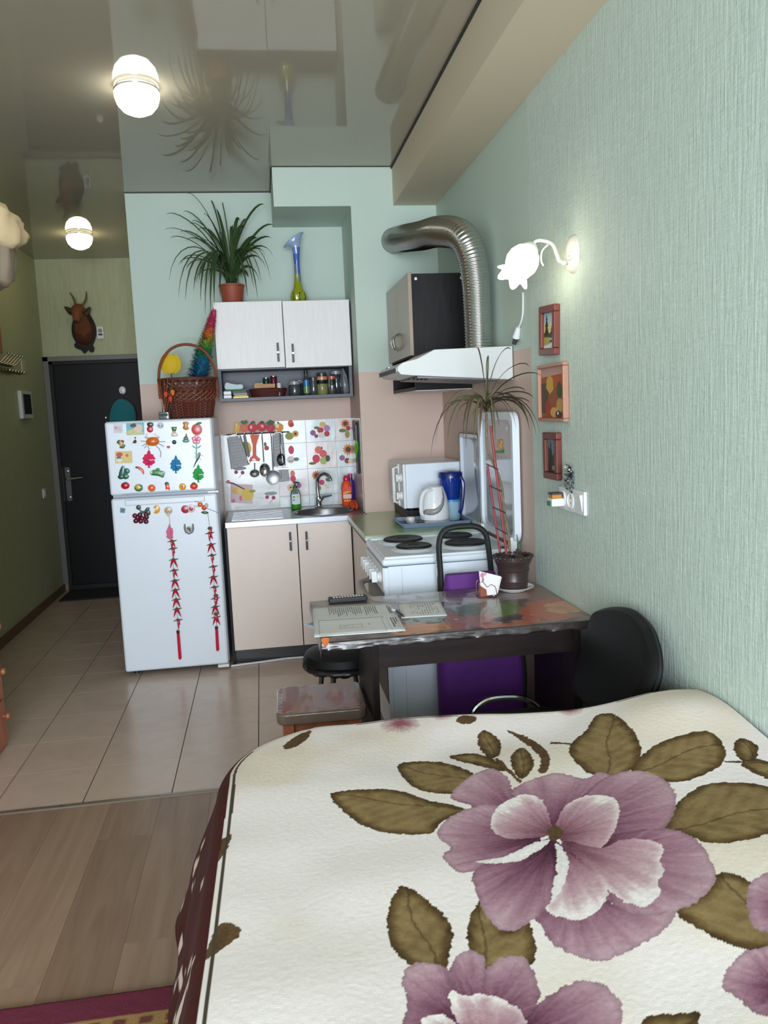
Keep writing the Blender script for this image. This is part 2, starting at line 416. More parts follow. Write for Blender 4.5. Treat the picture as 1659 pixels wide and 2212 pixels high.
h = MB('dark_steel').prism(rrect(-1.722, -1.678, .80, 1.10, .018), .012, 'xz', YH-.045)
h.m = 'chrome'
for z in (.835, 1.065): h.M = T3(-1.70, YH-.057, z) @ R3(PI/2, 'X'); h.lathe([(.012, 0), (.012, .004), (0, .006)], 12)
h.M = Matrix(); h.m = 'chrome'
hp = h.build('handle_plate', lf)
MB('chrome').tube([(-1.70, YH-.055, 1.0), (-1.70, YH-.11, 1.0), (-1.69, YH-.122, 1.0), (-1.56, YH-.122, 1.005)], [.011, .011, .012, .009], 10).build('lever', hp)
MB('dark_steel').box(-1.752, -1.742, YH-.048, YH-.045, .80, 1.10).build('lock_strip', lf)
MB('chrome', M=T3(-1.336, YH-.045, 1.515) @ R3(PI/2, 'X')).lathe([(.013, 0), (.011, .004), (.006, .004), (0, .003)], 14).build('peephole', lf)
# ------------------------------------------------------------------ fridge
FX0, FX1, FY, FZ = -0.863, -0.266, 4.765, 1.478
fr = thing('refrigerator', 'tall white two-door refrigerator covered in fridge magnets', 'refrigerator', ((FX0+FX1)/2, 5.06, 0))
MB('white_enamel').box(FX0+.004, FX1-.002, FY+.062, 5.36, .03, FZ-.002).build('cabinet_body', fr, bevel=.008)
ud = MB('white_enamel').box(FX0, FX1-.006, FY, FY+.056, 1.062, FZ).build('freezer_door', fr, bevel=.016, seg=4)
ld = MB('white_enamel').box(FX0, FX1-.006, FY, FY+.056, .032, 1.046).build('main_door', fr, bevel=.016, seg=4)
mat('fridge_grey', S(176, 186, 196), 0.35)
MB('fridge_grey').box(FX0+.07, FX1-.07, FY-.003, FY+.01, 1.066, 1.073).build('handle_groove', ud, bevel=.002)
MB('white_enamel').box(FX0+.075, FX1-.075, FY-.006, FY+.01, 1.0, 1.036).build('handle_lip', ld, bevel=.008)
MB('fridge_grey').box(FX0+.006, FX1-.008, FY+.056, FY+.062, .034, FZ-.004).build('door_gasket', fr)
MB('white_plastic').box(FX1-.06, FX1+.004, FY+.01, FY+.06, 1.047, 1.061).build('hinge', fr, bevel=.003)
MB('white_plastic').box(FX1-.07, FX1-.004, FY+.004, FY+.07, .012, .03).build('hinge', fr, bevel=.003)
MB('black_plastic').box(FX0+.01, FX1-.01, FY+.08, 5.34, .012, .03).build('plinth', fr)
for x in (FX0+.05, FX1-.05):
    for y in (FY+.1, 5.3): MB('black_plastic', M=T3(x, y, 0)).lathe([(.02, 0), (.02, .012)], 12).build('foot', fr)
# ------------------------------------------------------------------ bar handle used on the cabinets
def bar_handle(x, y, z0, z1, parent):
    h = MB('black_plastic'); zm = (z0+z1)/2
    h.box(x-.006, x+.006, y-.024, y-.014, z0, z1)
    for z in (z0+.018, z1-.018): h.box(x-.004, x+.004, y-.016, y, z-.004, z+.004)
    o = h.build('handle', parent, bevel=.002)
    MB('chrome').box(x-.0068, x+.0068, y-.0255, y-.012, zm-.006, zm+.006).build('collar', parent, bevel=.002)
    return o
# sink base cabinet
bc = thing('sink_cabinet', 'cream two-door base cabinet under the steel sink beside the refrigerator', 'cabinet', (.17, 5.1, 0))
k = MB('black_wood').box(-.25, -.232, 4.85, 5.425, 0.0, .832).box(.50, .518, 4.87, 5.425, 0, .83).box(-.232, .5, 4.875, 5.42, .08, .098).box(-.232, .5, 5.40, 5.42, .098, .83)
k.build('carcass', bc)
MB('black_plastic').box(-.245, .50, 4.868, 4.888, 0, .086).build('plinth', bc, bevel=.002)
d1 = MB('cabinet_cream').box(-.234, .1745, 4.832, 4.85, .088, .829).build('door', bc, bevel=.0025)
d2 = MB('cabinet_cream').box(.1795, .498, 4.832, 4.85, .088, .829).build('door', bc, bevel=.0025)
bar_handle(.132, 4.832, .674, .785, d1); bar_handle(.228, 4.832, .672, .782, d2)
# steel sink worktop with a round bowl and ribbed drainer
BX, BY, BRX, BRY = .365, 5.09, .19, .165
sk = thing('steel_sink', 'stainless steel sink top with ribbed drainer and round bowl', 'sink', (.17, 5.12, .832))
X0, X1, Y0, Y1, ZT = -.24, .588, 4.818, 5.428, .862
def ray_rect(a):
    dx, dy = math.cos(a), math.sin(a); t = 9
    for lim, d, c in ((X0, dx, BX), (X1, dx, BX), (Y0, dy, BY), (Y1, dy, BY)):
        if abs(d) > 1e-9:
            q = (lim-c)/d
            if q > 0: t = min(t, q)
    return (BX+dx*t, BY+dy*t)
an = sorted([2*PI*i/48 for i in range(48)]+[math.atan2(y-BY, x-BX) % (2*PI) for x in (X0, X1) for y in (Y0, Y1)]); n = len(an)
v = [(*ray_rect(a), ZT) for a in an]+[(BX+BRX*math.cos(a), BY+BRY*math.sin(a), ZT) for a in an]+[(x, y, ZT-.03) for x, y in [ray_rect(a) for a in an]]
s = MB('sink_steel'); s.add(v, [[i, (i+1) % n, n+(i+1) % n, n+i][::1] for i in range(n)]+[[2*n+i, 2*n+(i+1) % n, (i+1) % n, i] for i in range(n)], smooth=False)
top = s.build('sink_top', sk)
bw = MB('sink_steel', M=T3(BX, BY, 0)); bw.lathe([(BRX+.012, ZT), (BRX+.010, ZT+.006), (BRX, ZT+.004), (BRX-.008, ZT-.01), (BRX-.02, ZT-.13), (.1, ZT-.16), (.02, ZT-.165)], 40, cap=False, sy=BRY/BRX).build('bowl', sk)
MB('dark_steel', M=T3(BX, BY, ZT-.165)).lathe([(.03, 0), (.028, .004), (0, .002)], 16).build('drain', sk)
for i in range(9): MB('steel').tube([(-.205+.0001*i, 4.90+.052*i, ZT), (.10, 4.90+.052*i, ZT)], .0045, 6).build('rib', sk)
fc = thing('kitchen_faucet', 'chrome swan-neck faucet rising behind the sink bowl', 'faucet', (.345, 5.33, ZT))
MB('chrome', M=T3(.345, 5.33, ZT)).lathe([(.027, 0), (.027, .006), (.02, .012), (.018, .05), (.02, .06), (.014, .075)], 20).build('base', fc)
MB('chrome').tube(bez([(.345, 5.33, ZT+.06), (.342, 5.33, ZT+.15), (.352, 5.318, ZT+.20), (.385, 5.29, ZT+.222), (.415, 5.262, ZT+.205), (.425, 5.25, ZT+.175)], 6), .0115, 12).build('spout', fc)
MB('chrome').tube([(.352, 5.322, ZT+.035), (.375, 5.30, ZT+.07), (.425, 5.27, ZT+.082)], [.009, .009, .006], 10).build('lever', fc)
# corner / right-run base with a green glass worktop
cc = thing('corner_cabinet', 'cream base cabinet under the green worktop between sink and stove', 'cabinet', (.8, 4.43, 0))
MB('cabinet_cream').box(.505, .523, 3.985, 4.83, .088, .815).build('front_panel', cc, bevel=.002)
MB('black_wood').box(.523, 1.095, 3.98, 4.89, .05, .815).build('carcass', cc)
MB('black_plastic').box(.54, 1.08, 3.99, 4.88, 0, .05).build('plinth', cc)
wt = thing('worktop', 'pale green glass-topped worktop in the corner under the microwave', 'worktop', (.8, 4.43, .815))
mat('green_glass', S(150, 184, 128), 0.2, Coat_Weight=0.25, Coat_Roughness=0.1)
mat('worktop_edge', S(196, 205, 200), 0.3)
def lpoly(i): return [(.476+i, 3.966+i), (1.098, 3.966+i), (1.098, 4.893), (.597, 4.893), (.597, 4.814), (.476+i, 4.814)]
MB('black_plastic').prism(lpoly(.006), .023, 'xy', .815).build('core', wt, bevel=.004)
MB('worktop_edge').prism(lpoly(0), .019, 'xy', .838).build('edge_band', wt, bevel=.003)
MB('green_glass').prism(lpoly(.002), .006, 'xy', .857).build('glass_sheet', wt, bevel=.0015)
# ------------------------------------------------------------------ wall cabinet over the sink
uc = thing('wall_cabinet', 'white two-door wall cabinet with an open grey shelf below, above the sink', 'cabinet', (.172, 5.27, 1.57))
UX0, UX1, UY = -.238, .583, 5.12
g = MB('grey_carcass').box(UX0, UX0+.018, UY+.018, 5.43, 1.57, 2.16).box(UX1-.018, UX1, UY+.018, 5.43, 1.57, 2.16).box(UX0+.018, UX1-.018, UY+.018, 5.43, 2.142, 2.16).box(UX0+.018, UX1-.018, UY+.018, 5.43, 1.57, 1.588).box(UX0+.018, UX1-.018, UY+.018, 5.43, 1.756, 1.774).box(UX0+.018, UX1-.018, 5.42, 5.43, 1.588, 2.142)
g.build('carcass', uc)
e1 = MB('cabinet_white').box(UX0, .1715, UY, UY+.018, 1.765, 2.163).build('door', uc, bevel=.002)
e2 = MB('cabinet_white').box(.1755, UX1, UY-.003, UY+.015, 1.760, 2.160).build('door', uc, bevel=.002)
bar_handle(.132, UY, 1.798, 1.911, e1); bar_handle(.222, UY-.003, 1.790, 1.902, e2)
# ------------------------------------------------------------------ wall cabinet on the right wall
c2 = thing('wall_cabinet', 'taupe-door wall cabinet with black wood side behind the silver duct', 'cabinet', (.94, 4.53, 1.57))
g = MB('black_wood').box(.80, 1.098, 4.18, 4.198, 1.57, 2.155).box(.80, 1.098, 4.872, 4.89, 1.57, 2.155).box(.80, 1.098, 4.198, 4.872, 2.137, 2.155).box(.80, 1.098, 4.198, 4.872, 1.57, 1.588).box(.80, 1.098, 4.198, 4.872, 1.745, 1.763).box(1.088, 1.098, 4.198, 4.872, 1.588, 2.137)
g.build('carcass', c2)
MB('cabinet_white').box(.802, 1.096, 4.182, 4.888, 1.5665, 1.57).build('underside', c2)
for i, (a, b) in enumerate(((4.18, 4.533), (4.537, 4.89))):
    dd = MB('cabinet_taupe').box(.780, .7995, a, b, 1.748, 2.162).build('door', c2, bevel=.002)
    y = 4.50 if i == 0 else 4.57
    MB('chrome').tube(bez([(.78, y, 1.80), (.757, y, 1.815), (.748, y, 1.845), (.757, y, 1.875), (.78, y, 1.89)], 5), .0055, 8).build('handle', dd)
for x, z in ((.822, 2.13), (1.06, 2.13)): MB('white_plastic', M=T3(x, 4.18, z) @ R3(PI/2, 'X')).lathe([(.008, 0), (.007, .002), (0, .0025)], 12).build('screw_cap', c2)
# ------------------------------------------------------------------ stove
st = thing('electric_stove', 'white electric stove with four black hotplates beside the worktop', 'stove', (.78, 3.68, 0))
SX0, SX1, SY0, SY1, SZ = .482, 1.078, 3.405, 3.962, .85
MB('white_enamel').box(SX0+.02, SX1, SY0+.002, SY1-.002, .04, .81).build('body', st, bevel=.004)
MB('white_enamel').box(SX0+.0, SX0+.022, SY0, SY1, .05, .806).build('front_frame', st, bevel=.004)
tp = MB('white_enamel').box(SX0-.006, SX1, SY0-.004, SY1, .812, SZ-.006).build('hob', st, bevel=.014, seg=4)
rm = MB('white_enamel').tube([(SX0+.012, SY0+.014, SZ-.006), (SX1-.012, SY0+.014, SZ-.006), (SX1-.012, SY1-.014, SZ-.006), (SX0+.012, SY1-.014, SZ-.006)], .008, 8, closed=True).build('rim', tp)
for x, y, r in ((.643, 3.83, .095), (.655, 3.615, .082), (.90, 3.83, .082), (.897, 3.615, .097)):
    pl = MB('white_enamel', M=T3(x, y, SZ-.008)).lathe([(r+.028, 0), (r+.012, .010), (r+.004, .013)], 32).build('plate_mount', tp)
    m = MB('black_soft', M=T3(x, y, SZ+.005)); m.lathe([(r, 0), (r, .006), (r-.006, .010), (r*.72, .0095), (r*.70, .0085), (r*.45, .0095), (r*.3, .0095), (r*.28, .007), (0, .007)], 32).build('hotplate', tp)
MB('white_plastic').box(SX0-.004, SX0+.004, SY0+.004, SY1-.004, .705, .806).build('control_panel', st, bevel=.002)
for i in range(6):
    y = 3.47+.078*i; z = .757
    kn = MB('white_plastic'); kn.M = T3(SX0-.004, y, z) @ R3(-PI/2, 'Y'); kn.lathe([(.026, 0), (.026, .006), (.022, .01), (.02, .02)], 20); kn.M = T3(SX0-.004, y, z) @ R3(.35*(i % 3-1), 'X'); kn.box(-.042, -.018, -.007, .007, -.024, .024)
    kn.build('knob', st, bevel=.002)
MB('black_plastic').box(SX0-.002, SX0+.004, SY0+.006, SY1-.006, .20, .69).build('oven_glass', st, bevel=.002)
mat('handle_grey', S(168, 164, 160), 0.35)
MB('handle_grey').tube(bez([(SX0-.002, 3.46, .655), (SX0-.045, 3.50, .655), (SX0-.062, 3.60, .655), (SX0-.062, 3.77, .655), (SX0-.045, 3.87, .655), (SX0-.002, 3.91, .655)], 6), .012, 8, sy=1.6).build('oven_handle', st)
MB('white_enamel').box(SX0+.002, SX0+.02, SY0+.006, SY1-.006, .055, .19).build('drawer', st, bevel=.003)
for x in (SX0+.06, SX1-.06):
    for y in (SY0+.06, SY1-.06): MB('black_plastic', M=T3(x, y, 0)).lathe([(.02, 0), (.016, .045)], 10).build('foot', st)
ln = MB('fridge_grey').box(.56, .5615, SY0+.0005, SY0+.003, .045, .805).build('side_seam', st)
# raised lid standing against the wall
lid = MB('white_enamel')
o_, i_ = rrect(3.385, 3.95, .872, 1.447, .06), rrect(3.415, 3.915, .90, 1.41, .04)
n = len(o_)
def yz(p, x): return (x, p[0], p[1])
lid.add([yz(p, 1.092) for p in o_]+[yz(p, 1.060) for p in o_]+[yz(p, 1.060) for p in i_]+[yz(p, 1.074) for p in i_],
        [[i, (i+1) % n, n+(i+1) % n, n+i][::-1] for i in range(n)]+[[n+i, n+(i+1) % n, 2*n+(i+1) % n, 2*n+i][::-1] for i in range(n)]+[[2*n+i, 2*n+(i+1) % n, 3*n+(i+1) % n, 3*n+i][::-1] for i in range(n)]+[list(range(n))], smooth=False)
lid.m = 'lid_inner'; mat('lid_inner', S(168, 174, 182), 0.12, Coat_Weight=0.6, Coat_Roughness=0.05)
lid.add([yz(p, 1.074) for p in i_], [list(range(n))[::-1]], smooth=False)
lo = lid.build('lid', st, bevel=.003)
for y in (3.43, 3.90): MB('white_plastic').box(1.045, 1.08, y-.018, y+.018, .846, .90).build('hinge', st, bevel=.006)
MB('black_plastic').box(1.02, 1.045, 3.45, 3.485, .8495, .852).build('rubber_stop', st)
MB('lid_inner').prism(circ(3.525, 1.372, .020, .026, 20), .003, 'yz', 1.0745).build('embossed_oval', lo)
# ------------------------------------------------------------------ extractor hood
hd = thing('extractor_hood', 'white extractor hood with steel front strip above the stove', 'hood', (.85, 3.72, 1.58))
prof = [(p.x, p.z) for p in (P(x, y, 'y', 3.47) for x, y in ((1107, 747), (938, 755), (918, 766), (900, 775), (870, 783), (860, 791), (858, 800), (866, 809), (891, 811), (1108, 820)))]
prof[0] = (1.097, prof[0][1]); prof[-1] = (1.097, prof[-1][1])
mat('hood_white', S(206, 210, 210), 0.35)
MB('hood_white', M=T3(0, 3.972, 0)).prism(prof, .502, 'xz', 0).build('shell', hd, bevel=.003)
mat('hood_grey', S(128, 120, 116), 0.25, metal=0.5)
bx = prof[6]
MB('hood_grey').prism([(bx[0]-.006, bx[1]+.012), (bx[0]+.01, bx[1]+.026), (bx[0]+.016, bx[1]+.022), (bx[0]+.004, bx[1]+.006), (bx[0]+.004, bx[1]-.008), (bx[0]-.004, bx[1]-.01)], .49, 'xz', 3.968).build('front_strip', hd, bevel=.002)
mat('filter_grey', S(120, 122, 124), 0.4, metal=0.4)
zb = prof[-1][1]
fl = MB('filter_grey').hexa([(.68, 3.50, 1.609), (.68, 3.95, 1.609), (1.05, 3.95, 1.584), (1.05, 3.50, 1.584), (.68, 3.50, 1.615), (.68, 3.95, 1.615), (1.05, 3.95, 1.59), (1.05, 3.50, 1.59)]).build('grease_filter', hd)
for i in range(5): MB('black_plastic').box(.66+.018*i, .668+.018*i, 3.56, 3.62, 1.604-.001*i, 1.61-.001*i).build('vent_slot', hd)
MB('chrome').box(bx[0]+.012, bx[0]+.03, 3.80, 3.85, bx[1]+.024, bx[1]+.034).build('switch', hd, bevel=.003)
# flexible foil duct
path = bez([(1.018, 3.735, 1.738), (1.018, 3.735, 1.90), (1.014, 3.735, 2.05), (.998, 3.745, 2.17), (.962, 3.80, 2.262), (.915, 4.02, 2.325), (.885, 4.30, 2.365), (.86, 4.60, 2.415), (.838, 4.892, 2.46)], 40)
acc = [0]
for a, b in zip(path, path[1:]): acc.append(acc[-1]+(Vector(b)-Vector(a)).length)
N_ = 4*int(acc[-1]/.014); pts = []; rs = []; j = 0
for i in range(N_+1):
    s_ = acc[-1]*i/N_
    while j < len(acc)-2 and acc[j+1] < s_: j += 1
    t_ = (s_-acc[j])/max(acc[j+1]-acc[j], 1e-9); pts.append(Vector(path[j]).lerp(Vector(path[j+1]), t_))
    rs.append((.063+.011*min(1, s_/.7))*(1.0, .962, .925, .962)[i % 4])
du = MB('foil').tube(pts, rs, 36).build('ventilation_duct', angle=180)
tag(du, 'flexible corrugated silver duct bending from the hood to the wall', 'duct')
# ------------------------------------------------------------------ microwave on a dark board
mb = tag(MB('black_wood').box(.775, 1.09, 4.41, 4.88, .8635, .922).build('microwave_stand', bevel=.004), 'dark low stand under the white microwave', 'stand')
mw = thing('microwave', 'white microwave with two round dials in the corner of the worktop', 'microwave', (.92, 4.63, .922))
MB('white_enamel').box(.768, 1.09, 4.40, 4.875, .932, 1.178).build('case', mw, bevel=.006)
fp = MB('white_plastic').box(.752, .768, 4.40, 4.875, .932, 1.178).build('front_panel', mw, bevel=.004)
mat('mw_window', S(170, 172, 172), 0.15)
dr = MB('white_plastic').box(.746, .753, 4.525, 4.872, .937, 1.173).build('door', mw, bevel=.002)
MB('mw_window').box(.744, .7465, 4.60, 4.85, .975, 1.135).build('door_window', dr)
MB('white_plastic').tube([(.746, 4.535, .955), (.722, 4.535, .96), (.722, 4.535, 1.15), (.746, 4.535, 1.155)], .009, 8).build('door_handle', dr)
for z in (1.0, 1.10):
    kn = MB('white_plastic', M=T3(.752, 4.455, z) @ R3(-PI/2, 'Y')); kn.lathe([(.025, 0), (.025, .008), (.021, .012), (.02, .022)], 20); kn.M = T3(.74, 4.455, z); kn.box(-.018, -.008, -.005, .005, -.02, .02); kn.build('dial', mw, bevel=.001)
for i in range(8):
    for j in range(2): MB('fridge_grey').box(.93+.012*i, .936+.012*i, 4.50+.03*j, 4.52+.03*j, 1.1775, 1.1787).build('vent_slot', mw)
for x in (.80, 1.06):
    for y in (4.44, 4.84): MB('black_plastic', M=T3(x, y, .922)).lathe([(.012, 0), (.012, .011)], 10).build('foot', mw)
# ------------------------------------------------------------------ bed and blanket
bd = thing('bed', 'low bed with dark frame hidden under the flowered blanket', 'bed', (.5, 1.05, 0))
MB('wenge_x').box(-.09, 1.09, .06, 1.86, .10, .26).build('frame', bd, bevel=.01)
mat('ticking', S(200, 196, 188), 0.8)
MB('ticking').box(-.08, 1.085, .07, 1.85, .26, .56).build('mattress', bd, bevel=.03, seg=3)
for x in (-.05, 1.04):
    for y in (.12, 1.80): MB('wenge').box(x-.03, x+.03, y-.03, y+.03, 0, .10).build('leg', bd)
def sstep(a, b, x): t = np.clip((x-a)/(b-a), 0, 1); return t*t*(3-2*t)
def ztop(x, y):
    z = .612+.085*sstep(.30, 1.0, x)+.030*np.exp(-((x-1.02)/.16)**2-((y-1.82)/.17)**2)
    z = z+.006*(vnoise(np.asarray(x)*9+1, np.asarray(y)*7+2, 4)-.5)+.014*(vnoise(np.asarray(x)*3.1+3, np.asarray(y)*2.7+9, 3)-.5)+.014*np.exp(-((x-.55)/.3)**2-((y-1.95)/.12)**2)*-1
    return z
def bedpt(px, py):
    z = .64
    for _ in range(8):
        p = P(px, py, 'z', float(z)); z = ztop(np.array(p.x), np.array(p.y))
    return (p.x, p.y)
def yfar(x): return 2.165-.235*sstep(.30, .95, x)
RC, RR = .22, .08
XE = -.085
S_ = np.concatenate([np.arange(XE-.42, XE-.10, .008), np.arange(XE-.10, 1.094, .0026)])
T_ = np.concatenate([np.arange(.02, .75, .012), np.arange(.75, 2.17, .0026), np.arange(2.17, 2.5, .008)])
SS, TT = np.meshgrid(S_, T_)
yf = 2.165
cx_ = np.maximum(SS, XE+RC); cy_ = np.minimum(TT, yf-RC)
dx, dy = SS-cx_, TT-cy_; D = np.hypot(dx, dy); nx, ny = dx/np.maximum(D, 1e-9), dy/np.maximum(D, 1e-9)
d = np.maximum(D-RC, 0); dq = RR*PI/2*.93; a = np.minimum(d, dq)/RR
flare = .34*np.clip(-nx, 0, 1)+.10*np.clip(ny, 0, 1)
rest = np.maximum(d-dq, 0)
hh = RR*np.sin(a)+rest*flare; vv = RR*(1-np.cos(a))+rest*.97
fold = np.sin((TT*9+SS*7))*.5+np.sin(TT*23+1.3)*.3+np.sin(SS*19+.4)*.3
hh = hh+fold*.02*np.clip(rest/.15, 0, 1)
k0 = np.minimum(D, RC)
BXX = cx_+nx*(k0+hh); BYY = cy_+ny*(k0+hh)
BXX = BXX-.02*np.clip(1.9-BYY, 0, 2)*np.clip((.7-BXX)/.8, 0, 1)
BYY = np.where(BYY > 1.2, BYY-(2.165-yfar(BXX))*sstep(1.2, 2.1, BYY), BYY)
BZZ = ztop(np.clip(BXX, XE-.1, 2), np.minimum(BYY, 2.165))-vv
BZZ = BZZ+0.0005*(vnoise(BXX*180, BYY*180, 5)-.5)*(d < .02)
col = np.empty(BXX.shape+(3,))
nb = vnoise(BXX*4, BYY*4, 11)*.6+vnoise(BXX*9+7, BYY*9, 12)*.4
nb = sstep(.5, .8, nb)[..., None]
col[:] = np.array(S(235, 227, 224))*(1-nb*.55)+np.array(S(222, 206, 180))*nb*.55
fine = vnoise(BXX*260, BYY*260, 21)*.6+vnoise(BXX*90, BYY*90, 22)*.4
def lerp3(stops, t):
    ts = [s[0] for s in stops]; out = np.empty(t.shape+(3,))
    for i in range(3): out[..., i] = np.interp(t, ts, [s[1][i] for s in stops])
    return out
def edge_dist(x, y, poly):
    m = np.full(x.shape, 9.0); n = len(poly)
    for i in range(n):
        ax, ay = poly[i]; bx, by = poly[(i+1) % n]; L2 = (bx-ax)**2+(by-ay)**2+1e-12
        t = np.clip(((x-ax)*(bx-ax)+(y-ay)*(by-ay))/L2, 0, 1); m = np.minimum(m, np.hypot(x-ax-t*(bx-ax), y-ay-t*(by-ay)))
    return m
def bed_paint(pxs, kind, base=None, tip=None, smooth=True):
    poly = [bedpt(*p) for p in pxs]
    if smooth: poly = bez(poly, 5, True)
    A = np.array(poly); x0, y0 = A.min(0); x1, y1 = A.max(0)
    jx = (vnoise(BXX*120, BYY*120, 31)-.5)*.005; jy = (vnoise(BXX*120, BYY*120, 32)-.5)*.005
    box = (BXX > x0-.01) & (BXX < x1+.01) & (BYY > y0-.01) & (BYY < y1+.01) & (d < .05)
    ii = np.where(box); x = BXX[ii]+jx[ii]; y = BYY[ii]+jy[ii]
    m = inside(x, y, poly); ii = tuple(q[m] for q in ii); x, y = x[m], y[m]
    if not len(x): return
    b = bedpt(*base) if base else tuple(A.mean(0)); r = np.hypot(x-b[0], y-b[1]); R = np.hypot(A[:, 0]-b[0], A[:, 1]-b[1]).max()
    t = r/R; an = np.arctan2(y-b[1], x-b[0]); st = vnoise(an*14+50, t*2.5, 41)*.6+vnoise(an*34+90, t*4, 42)*.4
    e = edge_dist(x, y, poly)
    if kind == 'petal':
        c = lerp3([(0, S(66, 34, 50)), (.25, S(104, 62, 80)), (.5, S(142, 100, 118)), (.75, S(168, 130, 144)), (1, S(190, 158, 168))], np.clip(t+(st-.5)*.35, 0, 1))
        c = c*(1-.30*np.clip(1-e/.010, 0, 1)[:, None])
    elif kind == 'inner':
        c = lerp3([(0, S(88, 50, 62)), (.28, S(146, 102, 116)), (.62, S(186, 150, 160)), (.8, S(206, 182, 186)), (.9, S(232, 222, 220)), (1, S(236, 230, 228))], np.clip(t+(st-.5)*.28, 0, 1))
        w = np.clip(1-e/.012, 0, 1)[:, None]*np.clip((t-.45)*3, 0, 1)[:, None]; c = c*(1-w*.7)+np.array(S(233, 224, 221))*w*.7
    elif kind == 'leaf':
        tp = bedpt(*tip) if tip else tuple(A[np.argmax(np.hypot(A[:, 0]-b[0], A[:, 1]-b[1]))])
        ux, uy = tp[0]-b[0], tp[1]-b[1]; L = math.hypot(ux, uy); ux /= L; uy /= L
        al = (x-b[0])*ux+(y-b[1])*uy; ac = (x-b[0])*-uy+(y-b[1])*ux
        vein = np.abs(((al-np.abs(ac)*.9)*26) % 1-.5)*2
        g = np.clip(e/.022, 0, 1)*.55+.45*(vnoise(al*40, ac*40, 51)*.5+vein*.25+st*.25)
        c = lerp3([(0, S(46, 32, 18)), (.45, S(94, 74, 44)), (1, S(152, 130, 88))], g)
        rib = np.clip(1-np.abs(ac+.006*np.sin(al*30))/.0035, 0, 1)[:, None]*.75; c = c*(1-rib)+np.array(S(60, 44, 28))*rib
    elif kind == 'white': c = np.tile(np.array(S(234, 228, 225)), (len(x), 1))*(.9+.1*np.clip(e/.01, 0, 1))[:, None]
    elif kind == 'brown': c = np.tile(np.array(S(92, 70, 46)), (len(x), 1))*(.75+.5*fine[ii])[:, None]
    elif kind == 'pink':
        c0 = col[ii]; w = np.clip(1.25-t*1.25+(st-.5)*.5, 0, 1)[:, None]; c = c0*(1-w)+np.array(S(150, 88, 100))*w
    c = c*(.86+.28*fine[ii])[:, None]
    col[ii] = c
# leaves first, then petals
LV = [
 ([(715, 1715), (790, 1705), (860, 1708), (930, 1730), (1005, 1748), (955, 1775), (930, 1800), (860, 1802), (800, 1790), (750, 1760)], (1000, 1748), (716, 1716)),
 ([(862, 1650), (940, 1645), (1000, 1660), (1045, 1690), (1000, 1712), (930, 1712), (880, 1690)], (1040, 1692), (864, 1652)),
 ([(970, 1635), (1030, 1628), (1080, 1648), (1100, 1667), (1040, 1656)], (1100, 1667), (972, 1635)),
 ([(1050, 1577), (1080, 1600), (1080, 1628), (1060, 1638), (1037, 1617), (1032, 1590)], (1066, 1640), (1050, 1578)),
 ([(1130, 1615), (1152, 1640), (1148, 1665), (1125, 1682), (1105, 1655), (1105, 1630)], (1125, 1682), (1130, 1616)),
 ([(1290, 1545), (1330, 1545), (1375, 1590), (1382, 1640), (1340, 1677), (1280, 1674), (1238, 1640), (1232, 1610), (1265, 1578)], (1310, 1677), (1318, 1580)),
 ([(1365, 1668), (1400, 1620), (1460, 1592), (1530, 1580), (1563, 1610), (1560, 1650), (1500, 1682), (1440, 1690)], (1368, 1670), (1555, 1606)),
 ([(1435, 1800), (1460, 1740), (1510, 1700), (1580, 1690), (1659, 1700), (1720, 1740), (1690, 1785), (1620, 1812), (1540, 1822), (1480, 1802)], (1440, 1795), (1715, 1742)),
 ([(1600, 1595), (1635, 1610), (1632, 1645), (1600, 1642), (1585, 1615)], (1630, 1645), (1600, 1596)),
 ([(1455, 1965), (1520, 1930), (1560, 1885), (1640, 1915), (1690, 1990), (1690, 2045), (1600, 2047), (1520, 2012)], (1690, 2045), (1565, 1890)),
 ([(870, 1913), (930, 1950), (975, 2000), (972, 2060), (948, 2108), (880, 2082), (840, 2030), (840, 1960)], (948, 2108), (872, 1915)),
 ([(1040, 1943), (1068, 1972), (1100, 2012), (1135, 1985), (1157, 2030), (1152, 2080), (1110, 2087), (1040, 2093), (1010, 2030), (1015, 1980)], (1040, 2093), (1042, 1945)),
 ([(1390, 2202), (1450, 2190), (1512, 2188), (1505, 2215), (1440, 2260), (1380, 2260)], (1380, 2262), (1512, 2190)),
 ([(1600, 1650), (1640, 1640), (1700, 1665), (1690, 1690), (1640, 1675)], (1600, 1650), (1695, 1680))]
for pl, b, tp in LV: bed_paint(pl, 'leaf', b, tp)
bed_paint([(1095, 1577), (1150, 1598), (1187, 1632), (1180, 1668), (1163, 1664), (1168, 1640), (1138, 1608)], 'brown')
for pl in ([(1068, 1640), (1075, 1637), (1128, 1688), (1122, 1693)], [(1188, 1602), (1235, 1605), (1235, 1609), (1188, 1606)], [(1565, 1643), (1659, 1646), (1659, 1650), (1565, 1647)]): bed_paint(pl, 'brown', smooth=False)
for pl in ([(500, 1798), (492, 1825), (464, 1852), (458, 1838), (473, 1806)], [(482, 1990), (520, 2007), (502, 2035), (462, 2054), (440, 2052), (458, 2010)], [(612, 1612), (640, 1590), (672, 1578), (660, 1600), (625, 1618)], [(985, 1552), (1005, 1545), (1030, 1550), (1020, 1562), (992, 1563)], [(1398, 1482), (1420, 1477), (1446, 1480), (1440, 1490), (1410, 1494)]): bed_paint(pl, 'brown')
bed_paint(circ(864, 1566, 44, 19), 'pink', (864, 1562)); bed_paint(circ(1232, 1532, 28, 14), 'pink', (1234, 1530)); bed_paint(circ(955, 1546, 26, 9), 'pink', (955, 1543))
CT = (1197, 1802)
